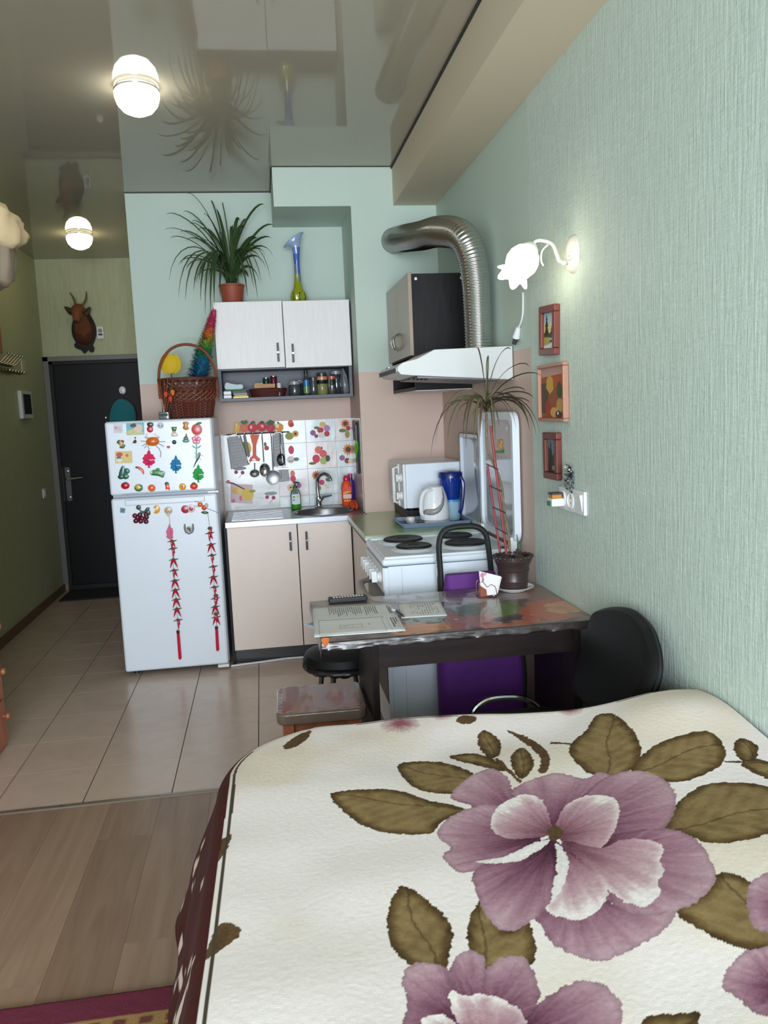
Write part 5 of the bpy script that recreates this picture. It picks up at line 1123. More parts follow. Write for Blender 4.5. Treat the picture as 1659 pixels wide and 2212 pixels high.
decal('fruit_print', tiles[1, 3], [(PUR, cpx(676, 935, 6)), (S(226, 186, 110), cpx(697, 917, 7, 6)), (RED, cpx(692, 929, 7, 6)), (S(190, 130, 180), cpx(706, 925, 7)), (RED, cpx(706, 937, 6)), (WHT, cpx(694, 940, 7, 6)), (S(150, 60, 80), cpx(683, 942, 4)), (GRN, cpx(684, 924, 6, 3))], YS-.005)
decal('fruit_print', tiles[2, 3], sunflower(746, 915, 11)+[(GRN, cpx(740, 930, 8, 4)), (OLV, cpx(750, 938, 5, 8)), (RED, cpx(752, 925, 5))], YS-.005)
decal('fruit_print', tiles[0, 2], [(S(216, 60, 80), cpx(629, 972, 6, 9)), (WHT, cpx(628, 993, 8, 8)), (BRN, cpx(626, 996, 1.5)), (BRN, cpx(631, 996, 1.5)), (S(120, 130, 120), cpx(640, 992, 6, 4))], YS-.005)
decal('fruit_print', tiles[1, 2], [(GRN, cpx(675, 1001, 8, 3)), (S(232, 120, 110), cpx(688, 972, 8, 8)), (S(222, 96, 96), cpx(698, 980, 8, 8)), (S(212, 60, 84), cpx(683, 991, 8, 9)), (S(176, 186, 110), cpx(699, 995, 8, 8)), (S(60, 80, 50), cpx(708, 990, 5, 7)), (BRN, cpx(695, 968, 1.5, 3))], YS-.005)
decal('fruit_print', tiles[2, 2], sunflower(752, 971, 13)+[(PUR, cpx(739, 989, 6)), (S(140, 70, 60), cpx(750, 995, 6)), (S(226, 210, 180), cpx(758, 996, 6, 5))], YS-.005)
decal('fruit_print', tiles[0, 1], [(S(226, 130, 110), cpx(632, 1023, 5, 7)), (S(214, 70, 90), cpx(633, 1034, 6, 7)), (S(226, 200, 150), cpx(628, 1053, 8, 7)), (BRN, cpx(628, 1053, 2)), (PUR, cpx(646, 1048, 5, 6))], YS-.005)
decal('fruit_print', tiles[1, 1], sunflower(684, 1027, 12)+[(S(200, 60, 110), cpx(695, 1042, 6)), (WHT, cpx(706, 1050, 8, 7)), (BRN, cpx(704, 1049, 1)), (BRN, cpx(708, 1052, 1)), (GRN, cpx(709, 1036, 6, 4)), (OLV, cpx(690, 1054, 4, 5))], YS-.005)
decal('fruit_print', tiles[2, 1], [(OLV, cpx(742, 1055, 6)), (RED, cpx(750, 1045, 5))], YS-.005)
# ------------------------------------------------------------------ utensil rail with fruit hooks
ur = thing('hook_rail', 'chrome rail with six fruit-shaped hooks above the sink', 'rail', (-.03, 5.40, 1.36))
YU = 5.395
def ux(px, py, Y=YU): p = P(px, py, 'y', Y); return p.x, p.z
MB('chrome').tube([(ux(481, 941)[0], YU+.012, 1.362), (ux(625, 936)[0], YU+.012, 1.362)], .0045, 8).build('bar', ur)
for x in (ux(487, 941)[0], ux(618, 936)[0]): MB('chrome').tube([(x, YU+.012, 1.362), (x, YS-.0055, 1.362)], .005, 8).build('bracket', ur)
KU = 5.42/FPX
def uc_(px, py, rx, ry=None, n=16): x, z = ux(px, py); return circ(x, z, rx*KU, (ry or rx)*KU, n)
fruits = {'banana': [(S(222, 176, 76), [ux(505, 914), ux(515, 913), ux(520, 922), ux(516, 934), ux(501, 935), ux(507, 926)]), (S(250, 220, 140), [ux(509, 914), ux(512, 914), ux(515, 922), ux(510, 932), ux(507, 933), ux(511, 924)])],
 'pineapple': [(S(60, 110, 60), [ux(519, 913), ux(523, 908), ux(527, 911), ux(531, 907), ux(536, 913), ux(527, 918)]), (S(226, 110, 80), uc_(527, 925, 8, 9))],
 'apple': [(S(200, 34, 50), uc_(545, 924, 10, 10)), (S(240, 200, 196), uc_(543, 923, 5, 6)), (S(60, 110, 60), [ux(540, 914), ux(546, 909), ux(552, 912), ux(546, 916)])],
 'pomegranate': [(S(196, 36, 46), uc_(565, 922, 10, 10)), (S(232, 180, 170), uc_(566, 921, 6, 6)), (S(56, 60, 40), [ux(560, 913), ux(566, 909), ux(571, 913), ux(566, 915)])],
 'raspberry': [(S(190, 30, 64), uc_(584, 924, 9, 9)), (S(226, 70, 100), uc_(582, 926, 3)), (S(226, 70, 100), uc_(587, 922, 3)), (S(40, 92, 50), [ux(574, 914), ux(583, 907), ux(593, 911), ux(588, 918), ux(579, 918)])],
 'orange': [(S(230, 150, 40), uc_(603, 923, 9, 9)), (S(238, 224, 200), uc_(600, 921, 5, 6)), (S(60, 80, 50), [ux(597, 913), ux(602, 911), ux(603, 915)])]}
hx = []
for nm, sh in fruits.items():
    fx_ = sum(p[0] for p in sh[0][1])/len(sh[0][1]) if nm not in ('pineapple',) else ux(527, 925)[0]
    hx.append(fx_); h = MB('chrome').tube(bez([(fx_, YU+.008, 1.405), (fx_, YU+.006, 1.37), (fx_, YU, 1.352), (fx_, YU-.010, 1.345), (fx_, YU-.014, 1.356)], 4), .0022, 6).build('hook', ur)
    decal(nm+'_ornament', h, sh, YU+.004, .005, .002)
def hang(name, label, cat, grp='kitchen utensils hanging on the rail'): return thing(name, label, cat, (ux(560, 945)[0], YU, 1.1), grp)
def upts(l, Y=YU-.008): return [(*ux(a, b, Y)[:1], Y, ux(a, b, Y)[1]) for a, b in l]
mat('grater_steel', S(150, 152, 152), 0.5, metal=0.85, bump=((260, 260, 260), 0.8, 0.003))
def grater(t, corners, handle):
    c = [ux(*p) for p in corners]; f = MB('grater_steel').prism(c, .004, 'xz', YU-.006).build('blade', t)
    q = [Vector((p[0], YU-.010, p[1])) for p in c]
    hb = MB('dark_grey'); n_ = 9
    for i in range(1, 6):
        for j in range(1, 10):
            a = q[0].lerp(q[1], i/6); b = q[3].lerp(q[2], i/6); m_ = a.lerp(b, j/10); hb.prism(circ(m_.x, m_.z, .0030, .0018, 6), .0012, 'xz', YU-.0105)
    hb.build('rasp_holes', t)
    MB('black_plastic').tube([(v.x, v.y+.002, v.z) for v in q], .0028, 6, closed=True).build('rim', t)
    MB('dark_steel').tube(upts(handle), .003, 6).build('handle', t)
g1 = hang('grater', 'flat steel grater tilted at the left of the utensil rail', 'grater'); grater(g1, [(491, 945), (519, 942), (538, 1003), (500, 1013)], [(492, 947), (494, 942), (508, 938), (518, 944)])
g2 = hang('grater', 'narrow bright steel grater behind the ladles', 'grater'); grater(g2, [(590, 938), (610, 935), (616, 1005), (592, 1008)], [(590, 940), (594, 935), (606, 934), (610, 938)])
kf = hang('paring_knife', 'small black-handled knife hanging beside the grater', 'knife')
MB('black_plastic').prism([ux(*p) for p in ((525, 941), (530, 940), (540, 985), (536, 990), (531, 975))], .008, 'xz', YU-.006).build('handle', kf, bevel=.002); MB('steel').prism([ux(*p) for p in ((534, 985), (540, 984), (538, 1000), (535, 1000))], .002, 'xz', YU-.008).build('blade', kf)
pe = hang('peeler', 'orange plastic peeler hanging on the utensil rail', 'peeler')
mat('orange_plastic', S(224, 80, 30), 0.5)
MB('orange_plastic').prism([ux(*p) for p in ((540, 940), (560, 939), (553, 962), (553, 985), (562, 992), (558, 998), (550, 990), (546, 990), (541, 1000), (537, 994), (546, 984), (546, 962))], .007, 'xz', YU-.016).build('handle', pe, bevel=.002)
MB('steel').box(ux(540, 998)[0], ux(560, 998)[0], YU-.022, YU-.018, ux(550, 999)[1], ux(550, 996)[1]).build('blade', pe)
def spoon(t, top, neck, c, rx, ry, m, holes=0, depth=.012, off=.012, hm='steel'):
    MB(hm).tube(upts([top, ((top[0]+neck[0])/2, (top[1]+neck[1])/2), neck], YU-off), [.0035, .003, .0035], 8, sy=2.0).build('handle', t)
    x, z = ux(*c, YU-off); k_ = MB(m, M=T3(x, YU-off, z) @ R3(PI/2, 'X')); k_.lathe([(0, -depth), (rx*KU*.6, -depth*.75), (rx*KU*.9, -depth*.25), (rx*KU, 0), (rx*KU*.97, .001), (rx*KU*.6, -depth*.6), (0, -depth*.82)], 24, sy=ry/rx); k_.build('bowl', t)
    if holes:
        hb = MB('black_plastic')
        for i in range(-3, 4):
            for j in range(-3, 4):
                if i*i+j*j < 11: hb.prism(circ(x+i*rx*KU*.24, z+j*ry*KU*.24, .0018, n=6), .002, 'xz', YU-off-.0005)
        hb.build('holes', t)
lt = hang('small_ladle', 'small round steel ladle hanging below the peeler', 'ladle'); spoon(lt, (550, 1000), (550, 1015), (550, 1023), 10, 8, 'steel', off=.004)
sp1 = hang('serving_spoon', 'bright oval serving spoon hanging on the rail', 'spoon'); spoon(sp1, (566, 942), (570, 998), (572, 1016), 11, 14, 'chrome')
sk1 = hang('skimmer', 'round perforated skimmer hanging lowest on the rail', 'skimmer'); spoon(sk1, (586, 942), (590, 1015), (590, 1032), 15, 15, 'steel', 1, .008, .02)
ld1 = hang('ladle', 'dark deep ladle hanging in front of the narrow grater', 'ladle'); spoon(ld1, (605, 938), (606, 980), (607, 993), 9, 13, 'dark_steel', 0, .02, .026)
spt = hang('spatula', 'grey slotted spatula hanging at the right of the rail', 'spatula')
MB('dark_steel').tube(upts([(604, 940), (612, 1005), (613, 1012)], YU-.016), .003, 6).build('handle', spt)
MB('grater_steel').prism([ux(*p) for p in ((602, 1014), (622, 1012), (626, 1038), (604, 1041))], .003, 'xz', YU-.014).build('blade', spt, bevel=.001); MB('black_plastic').box(ux(606, 1017)[0], ux(607.5, 1017)[0], YU-.0185, YU-.017, ux(606, 1033)[1], ux(606, 1018)[1]).build('slot', spt)
MB('chrome').box(ux(600, 1012)[0], ux(624, 1012)[0], YU-.021, YU-.013, ux(612, 1013)[1], ux(612, 1011)[1]).build('rib', spt)
# green whisk and brushes on the niche side
wk = thing('whisk', 'green balloon whisk with steel handle at the niche corner', 'whisk', (.585, 5.17, 1.18))
a_, b_, c_ = P(769, 918, 'x', .575), P(770, 950, 'x', .575), P(770, 988, 'x', .575)
MB('steel').tube([tuple(a_), tuple(b_)], .006, 8).build('handle', wk)
for i in range(6):
    an_ = PI*i/6; q = []
    for s_ in range(9): t_ = s_/8; w_ = .017*math.sin(PI*t_**.75); c = b_.lerp(c_, t_); q.append((c.x+w_*math.cos(an_)*.6, c.y+w_*math.sin(an_), c.z))
    MB('gloss', S(96, 190, 40)).tube(q, .0016, 5).build('wire', wk); q2 = [(2*b_.lerp(c_, j/8).x-x, 2*b_.lerp(c_, j/8).y-y, z) for j, (x, y, z) in enumerate(q)]; MB('gloss', S(96, 190, 40)).tube(q2, .0016, 5).build('wire', wk)
br = thing('bottle_brush_bag', 'dark knife holder hanging at the niche corner behind the whisk', 'holder', (.588, 5.08, 1.1))
MB('black_wood').box(.580, .590, 5.02, 5.13, 1.09, 1.41).build('board', br, bevel=.003)
for i in range(3): MB('black_plastic').box(.568, .580, 5.03+.034*i, 5.052+.034*i, 1.30, 1.42).build('knife_handle', br, bevel=.003)
pu = thing('pump_bottle', 'clear soap pump bottle with green liquid behind the sink', 'soap', (.196, 5.31, ZT))
MB('glass', M=T3(.196, 5.31, ZT)).lathe([(.030, 0), (.033, .004), (.034, .09), (.028, .118), (.014, .132), (.014, .138)], 24, sy=.7).build('bottle', pu)
MB('gloss', S(90, 190, 40), M=T3(.196, 5.31, ZT+.002)).lathe([(.028, 0), (.031, .003), (.031, .034), (0, .034)], 24, sy=.7).build('liquid', pu)
MB('print', S(206, 224, 226)).prism(rrect(.172, .220, ZT+.034, ZT+.100, .006), .001, 'xz', 5.2855).build('label', pu); decal('leaf_print', pu, [(S(110, 160, 60), circ(.184, ZT+.082, .009, .006, 10)), (S(226, 160, 60), circ(.208, ZT+.086, .006, .005, 10)), (S(80, 130, 60), circ(.182, ZT+.062, .007, .004, 10))], 5.2845, m='print')
mat('pump_grey', S(60, 74, 66), 0.4); MB('pump_grey', M=T3(.196, 5.31, ZT+.136)).lathe([(.015, 0), (.015, .016), (.006, .018), (.006, .034), (.012, .036), (.012, .044), (0, .045)], 16).build('pump', pu); MB('pump_grey').tube([(.196, 5.31, ZT+.174), (.222, 5.30, ZT+.172)], .005, 8).build('nozzle', pu)
ob = thing('cleaner_bottle', 'orange cleaning bottle with red cap at the sink corner', 'bottle', (.530, 5.31, ZT))
MB('orange_plastic', M=T3(.530, 5.31, ZT)).lathe([(.030, 0), (.033, .004), (.033, .135), (.027, .155), (.018, .165)], 24, sy=.75).build('bottle', ob)
MB('gloss', S(206, 36, 70), M=T3(.530, 5.31, ZT+.165)).lathe([(.018, 0), (.020, .008), (.018, .026), (.010, .036), (0, .038)], 20).build('cap', ob)
MB('print', S(226, 70, 60)).prism(rrect(.502, .558, ZT+.10, ZT+.128, .005), .001, 'xz', 5.2835).build('label', ob); MB('print', S(240, 180, 60)).prism([(.503, ZT+.082), (.557, ZT+.094), (.557, ZT+.104), (.503, ZT+.094)], .001, 'xz', 5.2835).build('label_band', ob); MB('print', S(236, 196, 190)).prism(rrect(.503, .557, ZT+.052, ZT+.08, .004), .001, 'xz', 5.2835).build('label', ob)
for i in range(3): decal('yellow_dot', ob, [(S(242, 196, 70), circ(.514+.016*i, ZT+.038, .006, n=10))], 5.2835, m='print')
pu2 = thing('purple_bottle', 'purple bottle behind the orange cleaning bottle', 'bottle', (.567, 5.36, ZT)); MB('gloss', S(70, 40, 130), M=T3(.565, 5.37, ZT)).lathe([(.022, 0), (.024, .004), (.024, .15), (.014, .175), (.014, .185)], 20).build('bottle', pu2); MB('gloss', S(190, 40, 90), M=T3(.565, 5.37, ZT+.185)).lathe([(.015, 0), (.015, .02), (0, .021)], 16).build('cap', pu2)
sgp = thing('sponge_cloth', 'crumpled orange dish cloth at the right sink corner', 'cloth', (.555, 4.98, ZT)); lump('cloth', 'orange_plastic', sgp, [(.552, 5.12, ZT+.008, .024, .08), (.555, 5.12, ZT+.02, .026, .085), (.556, 5.13, ZT+.035, .02, .06), (.556, 5.14, ZT+.046, .006, .02)], 8, .03, 7)
# ------------------------------------------------------------------ tray, kettle, pitcher
ZW = .8635
ty = thing('serving_tray', 'blue serving tray with grey rim on the green worktop', 'tray', (.88, 4.26, ZW))
mat('tray_blue', S(24, 58, 130), 0.25); mat('tray_rim', S(140, 158, 186), 0.35)
o_, i_ = rrect(.680, 1.066, 4.115, 4.405, .03), rrect(.690, 1.056, 4.125, 4.395, .022); lo_ = rrect(.700, 1.056, 4.135, 4.393, .018); n = len(o_)
r_ = MB('tray_rim'); r_.add([(x, y, ZW) for x, y in lo_]+[(x, y, ZW+.024) for x, y in o_]+[(x, y, ZW+.024) for x, y in i_]+[(x, y, ZW+.004) for x, y in lo_], [[j*n+i, j*n+(i+1) % n, (j+1)*n+(i+1) % n, (j+1)*n+i] for j in range(3) for i in range(n)]+[list(range(n))[::-1]], smooth=False); r_.build('rim', ty)
r_ = MB('tray_blue'); r_.add([(x, y, ZW+.0042) for x, y in lo_], [list(range(n))], smooth=False); r_.build('inner_floor', ty, solid=-.0005)
ZK = ZW+.0052
ke = thing('electric_kettle', 'white electric kettle with grey window on the blue tray', 'kettle', (.90, 4.25, ZK))
KM = T3(.890, 4.245, ZK)
MB('white_plastic', M=KM).lathe([(.078, 0), (.080, .006), (.078, .014), (.066, .016)], 32).build('base', ke)
kb = MB('white_gloss', M=KM); kb.lathe([(.074, .018), (.079, .024), (.080, .06), (.076, .10), (.066, .145), (.055, .175), (.048, .192), (.036, .198), (0, .200)], 36, sy=.92); kb.build('body', ke)
mat('kettle_grey', S(150, 150, 150), 0.3)
kw = MB('kettle_grey'); cz_ = [(-148, .060, .070), (-138, .052, .080), (-122, .049, .082), (-104, .050, .082), (-88, .058, .090), (-74, .074, .108), (-62, .098, .140), (-53, .125, .172), (-47, .150, .186)]
v_ = []
for th, za, zb_ in cz_:
    for z_ in (za, (za+zb_)/2, zb_):
        R_ = float(np.interp(z_, [.018, .024, .06, .10, .145, .175, .192], [.074, .079, .080, .076, .066, .055, .048]))+.0014; v_.append((.890+R_*math.cos(math.radians(th)), 4.245+.92*R_*math.sin(math.radians(th)), ZK+z_))
kw.add(v_, [[3*i+k_, 3*i+3+k_, 3*i+4+k_, 3*i+1+k_] for i in range(len(cz_)-1) for k_ in range(2)]); kw.build('water_window', ke, solid=.002)
MB('white_gloss').tube(bez([(.870, 4.205, ZK+.178), (.838, 4.19, ZK+.18), (.815, 4.185, ZK+.155), (.806, 4.185, ZK+.11), (.808, 4.19, ZK+.06), (.828, 4.205, ZK+.04)], 5), .0105, 10).build('handle', ke)
cdp = thing('power_plug', 'white plug and coiled cable lying on the blue tray', 'plug', (.75, 4.26, ZK)); MB('white_plastic', M=T3(.765, 4.29, ZK)).lathe([(.022, 0), (.024, .004), (.024, .026), (.02, .032), (0, .034)], 20).build('socket_cap', cdp)
MB('handle_grey').tube(bez([(.79, 4.25, ZK+.012), (.765, 4.20, ZK+.006), (.735, 4.21, ZK+.02), (.73, 4.27, ZK+.03), (.75, 4.30, ZK+.02)], 5), .004, 6).build('cable', cdp); MB('dark_grey').box(.782, .818, 4.165, 4.19, ZK, ZK+.026).build('plug_body', cdp, bevel=.004)
pi = thing('water_pitcher', 'blue water filter pitcher beside the kettle', 'pitcher', (1.005, 4.315, ZK))
mat('pitcher_blue', S(14, 62, 168), 0.06, Coat_Weight=1.0, Transmission_Weight=0.35, IOR=1.45); mat('pitcher_dark', S(20, 40, 112), 0.2); mat('pitcher_light', S(168, 206, 226), 0.15, Coat_Weight=1.0)
PM = T3(1.0, 4.328, ZK)
MB('pitcher_light', M=PM).lathe([(.046, 0), (.047, .004), (.050, .12), (.050, .122)], 28).build('lower_jug', pi)
MB('pitcher_blue', M=PM).lathe([(.0505, .105), (.052, .12), (.058, .17), (.063, .215), (.064, .235)], 28).build('funnel', pi)
MB('pitcher_dark', M=PM).lathe([(.066, .230), (.066, .252), (.060, .262), (.03, .268), (0, .269)], 28).build('lid', pi)
MB('pitcher_dark').tube(bez([(1.045, 4.29, ZK+.235), (1.058, 4.28, ZK+.20), (1.055, 4.28, ZK+.13), (1.045, 4.285, ZK+.06), (1.036, 4.29, ZK+.04)], 5), .011, 8).build('handle', pi)
MB('gloss', S(60, 160, 220), M=PM).lathe([(.0512, .10), (.0512, .122)], 28, cap=False).build('filter_band', pi)
# framed panel leaning on the wall behind the pitcher
fp_ = thing('oven_tray', 'white-rimmed grey tray standing on edge behind the water pitcher', 'tray', (1.08, 4.18, ZW))
o_, i_ = rrect(3.99, 4.385, ZW, 1.335, .02), rrect(4.008, 4.367, ZW+.02, 1.315, .014); n = len(o_); q_ = MB('white_enamel'); tl = lambda z: .012*(1.335-z)/.47
q_.add([(1.094, y, z) for y, z in o_]+[(1.070-tl(z)*0, y, z) for y, z in o_]+[(1.070, y, z) for y, z in i_]+[(1.088, y, z) for y, z in i_], [[j*n+i, j*n+(i+1) % n, (j+1)*n+(i+1) % n, (j+1)*n+i][::-1] for j in range(3) for i in range(n)]+[list(range(n))], smooth=False); q_.build('rim', fp_)
q_ = MB('lid_inner'); q_.add([(1.088, y, z) for y, z in i_], [list(range(n))[::-1]], smooth=False); q_.build('panel', fp_, solid=.001)
MB('black_plastic').tube([(1.070, y, z) for y, z in o_], .0022, 5, closed=True).build('dark_edge', fp_)
bmg = thing('bear_magnet', 'golden figurine magnet with green base on the raised stove lid', 'magnet', (1.07, 3.6, 1.29))
q = [P(x, y, 'x', 1.066) for x, y in ((1072, 952), (1079, 949), (1082, 956), (1080, 964), (1083, 972), (1070, 972), (1073, 962))]
MB('gloss', S(206, 160, 90)).prism(bez([(p.y, p.z) for p in q], 3, True), .006, 'yz', 1.0735, bulge=.006).build('figure', bmg); q = [P(x, y, 'x', 1.066) for x, y in ((1067, 972), (1084, 971), (1083, 979), (1068, 979))]; MB('gloss', S(40, 130, 60)).prism([(p.y, p.z) for p in q], .006, 'yz', 1.0735).build('base', bmg)
# ------------------------------------------------------------------ things on the dining table
def tpt(px, py, z=None): p = P(px, py, 'z', TT_ if z is None else z); return (p.x, p.y)
def sheet_paper(name, label, cat, corners, lines, frames=(), big=(), z=TT_, curl=.0):
    t = thing(name, label, cat, (*tpt(*corners[0]), z))
    q = [Vector((*tpt(*c), z)) for c in corners]       # TL, TR, BR, BL as seen
    def uv(u, v, h): return tuple(q[0].lerp(q[1], u).lerp(q[3].lerp(q[2], u), v)+Vector((0, 0, h)))
    n_ = 10; b = MB('print', S(222, 224, 224)); vv = []
    for j in range(n_+1):
        for i in range(n_+1):
            u, v = i/n_, j/n_; vv.append(uv(u, v, .0008+curl*(abs(v-.5)*2)**2*.3+(.004*max(0, .12-abs(v-.5))/.12 if curl else 0)))
    b.add(vv, [[j*(n_+1)+i, (j+1)*(n_+1)+i, (j+1)*(n_+1)+i+1, j*(n_+1)+i+1] for j in range(n_) for i in range(n_)], smooth=False); pg = b.build('page', t, solid=.0004)
    tx_ = MB('print', S(96, 98, 102))
    def hgt(v): return .0012+curl*(abs(v-.5)*2)**2*.3+(.004*max(0, .12-abs(v-.5))/.12 if curl else 0)
    def mark(u0, u1, v0, v1): k_ = 4 if abs(v1-v0) > .1 else 1; [tx_.add([uv(u0, v0+(v1-v0)*a/k_, hgt(v0+(v1-v0)*a/k_)+.0006), uv(u0, v0+(v1-v0)*(a+1)/k_, hgt(v0+(v1-v0)*(a+1)/k_)+.0006), uv(u1, v0+(v1-v0)*(a+1)/k_, hgt(v0+(v1-v0)*(a+1)/k_)+.0006), uv(u1, v0+(v1-v0)*a/k_, hgt(v0+(v1-v0)*a/k_)+.0006)], [(0, 1, 2, 3)], smooth=False) for a in range(k_)]
    for l in lines: mark(*l)
    tx_.build('printed_lines', pg)
    return t
rnd = random.Random(11)
# booklet: text columns run across the upper page, framed drawing on the lower page
L_ = []
for i in range(22):
    u = .20+.026*i+(.03 if i > 15 else 0); v0 = .10+.02*rnd.random(); v = v0
    while v < .46-rnd.random()*.2: w_ = .02+.05*rnd.random(); L_.append((u, u+.009, v, min(v+w_, .46))); v += w_+.012
for i in range(2): L_.append((.93+.022*i, .942+.022*i, .12+.05*i, .40))
L_ += [(.06, .063, .53, .97), (.06, .83, .53, .535), (.06, .80, .965, .97), (.80, .803, .55, .97), (.86, .862, .55, .97), (.30, .55, .70, .704), (.30, .55, .79, .794), (.30, .303, .68, .81), (.55, .553, .68, .81), (.38, .382, .70, .76), (.44, .442, .72, .79), (.34, .36, .74, .75), (.62, .64, .70, .72)]
for i in range(3): L_.append((.90+.028*i, .912+.028*i, .56, .86-.08*i))
sheet_paper('booklet', 'open white booklet with printed text hanging over the left end of the table', 'booklet', [(675, 1311), (842, 1302), (877, 1364), (679, 1378)], L_, curl=.004)
L_ = [(.12, .9, .2+.0, .204), (.06, .062, .1, .8)]
for i in range(11):
    u = .25+.06*i; v = .12
    while v < .8: w_ = .03+.10*rnd.random(); L_.append((u, u+.012, v, min(v+w_, .85))); v += w_+.05+(.15 if rnd.random() < .25 else 0)
sheet_paper('receipt', 'two small white receipts lying beside the booklet on the table', 'receipt', [(860, 1304), (950, 1299), (966, 1330), (868, 1336)], L_, z=TT_)
fly = thing('flyer', 'pale blue printed flyer edge sticking out left of the booklet', 'flyer', (*tpt(690, 1345), TT_-.02)); a = [P(x, y, 'z', .735) for x, y in ((656, 1348), (672, 1342), (690, 1341), (690, 1358), (672, 1356))]
MB('print', S(206, 214, 222)).prism([(p.x, p.y) for p in a], .0006, 'xy', .7335).build('page', fly); a = [P(x, y, 'z', .735) for x, y in ((664, 1348), (676, 1343.5), (688, 1345), (676, 1351))]; MB('print', S(110, 146, 190)).prism([(p.x, p.y) for p in a], .0006, 'xy', .7342).build('blue_print', fly)
rc = thing('remote_control', 'black remote control wrapped in clear film at the back of the table', 'remote', (.295, 3.15, TT_))
ra, rb_ = Vector((*tpt(710, 1304), 0)), Vector((*tpt(793, 1297), 0)); ang = math.atan2(rb_.y-ra.y, rb_.x-ra.x); Lr = (rb_-ra).length
RM = T3(ra.x, ra.y+.006, TT_) @ R3(ang, 'Z')
MB('black_plastic', M=RM).box(0, Lr, -.022, .022, .001, .022).build('body', rc, bevel=.005)
kb = MB('print', S(190, 190, 192), M=RM)
for i in range(11):
    for j in range(3): kb.col = S(200, 40, 40) if (i, j) in ((10, 2), (2, 2)) else S(188, 188, 190); kb.box(.018+i*(Lr-.03)/11, .025+i*(Lr-.03)/11, -.015+.011*j, -.009+.011*j, .022, .0235)
kb.build('buttons', rc)
pe1 = thing('pen', 'dark pen between the booklet and the receipts', 'pen', (*tpt(860, 1330), TT_)); a, b = tpt(856, 1322), tpt(872, 1334); MB('dark_grey').tube([(a[0], a[1], TT_+.005), (b[0], b[1], TT_+.005)], .004, 8).build('barrel', pe1); a2 = tpt(858, 1320); MB('white_plastic').tube([(a[0], a[1], TT_+.005), (a[0]-.012, a[1]+.02, TT_+.005)], .004, 8).build('tip', pe1)
bf = thing('orange_bag', 'orange and clear bag corner hanging under the booklet at the table edge', 'bag', (.165, 2.6, .69)); q = [P(x, y, 'y', 2.592) for x, y in ((694, 1378), (710, 1377), (708, 1390), (702, 1395), (696, 1388))]
MB('matte', S(190, 104, 40)).prism(bez([(p.x, p.z) for p in q], 3, True), .006, 'xz', 2.588, bulge=.002).build('orange_corner', bf)
nh = thing('napkin_holder', 'butterfly-shaped wire napkin holder on the table', 'napkin holder', (.845, 3.05, TT_)); nx_, ny_ = tpt(1052, 1287); mat('wire_brown', S(110, 70, 56), 0.3, metal=0.5)
for s_ in (-1, 1):
    y_ = ny_+s_*.020; x_ = nx_
    MB('wire_brown').tube(bez([(x_-.035, y_, TT_+.003), (x_-.036, y_, TT_+.05), (x_-.022, y_, TT_+.062), (x_-.004, y_, TT_+.040), (x_+.012, y_, TT_+.048), (x_+.030, y_, TT_+.035), (x_+.034, y_, TT_+.003)], 4), .0014, 5).build('wire_frame', nh)
MB('redwood').box(nx_-.04, nx_+.038, ny_-.024, ny_+.024, TT_, TT_+.003).build('base', nh); MB('chrome').ball((nx_+.02, ny_-.028, TT_+.005), .005).build('bead', nh); mat('amber_plate', S(150, 80, 60), 0.2, Coat_Weight=1.0)
MB('amber_plate').prism([(nx_-.033, TT_+.004), (nx_-.006, TT_+.004), (nx_-.008, TT_+.03), (nx_-.033, TT_+.048)], .002, 'xz', ny_-.021).build('wing_panel', nh)
nk2 = thing('paper_napkins', 'fan of white paper napkins with pink print in the holder', 'napkins', (nx_, ny_, TT_+.005))
for i in range(4):
    y_ = ny_-.013+.008*i; sh = .004*i; npk = MB('matte', S(234, 232, 230)).prism([(nx_-.028+sh, TT_+.0055), (nx_+.034+sh, TT_+.0055), (nx_+.052+sh, TT_+.078-.003*i), (nx_-.034+sh, TT_+.105-.004*i)], .006, 'xz', y_).build('napkin', nk2, bevel=.001)
    if i == 0: decal('floral_print', npk, [(S(196, 130, 150), circ(nx_-.022, TT_+.088, .008, .010, 10)), (S(206, 150, 166), circ(nx_-.010, TT_+.092, .006, .006, 10)), (S(190, 120, 140), circ(nx_-.02, TT_+.07, .005, .009, 10))], y_-.0061, m='print')
# dracaena with its pot and ladder trellis
PX, PY = .966, 3.118
dr = thing('dracaena', 'spindly dracaena in a brown pot with a red ladder trellis on the table', 'plant', (PX, PY, TT_))
mat('pot_brown', S(58, 44, 42), 0.35)
MB('white_gloss', M=T3(PX, PY, TT_)).lathe([(.05, 0), (.054, .003), (.078, .014), (.082, .017), (.078, .018), (.052, .007), (0, .006)], 36).build('saucer', dr)
pv = MB('pot_brown', M=T3(PX, PY, TT_+.008)); pv.lathe([(.052, 0), (.056, .004), (.058, .03), (.060, .034), (.058, .038), (.063, .075), (.066, .078), (.063, .082), (.066, .098), (.072, .108), (.077, .120), (.076, .134), (.070, .134), (.066, .115), (0, .114)], 40); pv.build('pot', dr)
for i in range(22): a = 2*PI*i/22; MB('pot_brown').ball((PX+.075*math.cos(a), PY+.075*math.sin(a), TT_+.140), (.010, .010, .006), 8, 5).build('rim_scallop', dr)
MB('soil', M=T3(PX, PY, TT_+.118)).lathe([(.068, 0), (.05, .008), (0, .010)], 24).build('soil', dr)
rnd = random.Random(8)
for i in range(26): a = rnd.random()*6.28; r_ = .06*math.sqrt(rnd.random()); MB('pot_brown').ball((PX+r_*math.cos(a), PY+r_*math.sin(a), TT_+.130), (rnd.uniform(.006, .011), rnd.uniform(.006, .011), .006), 7, 5).build('pebble', dr)
def dp3(x, y, Y=PY): q = P(x, y, 'y', Y); return (q.x, q.y, q.z)
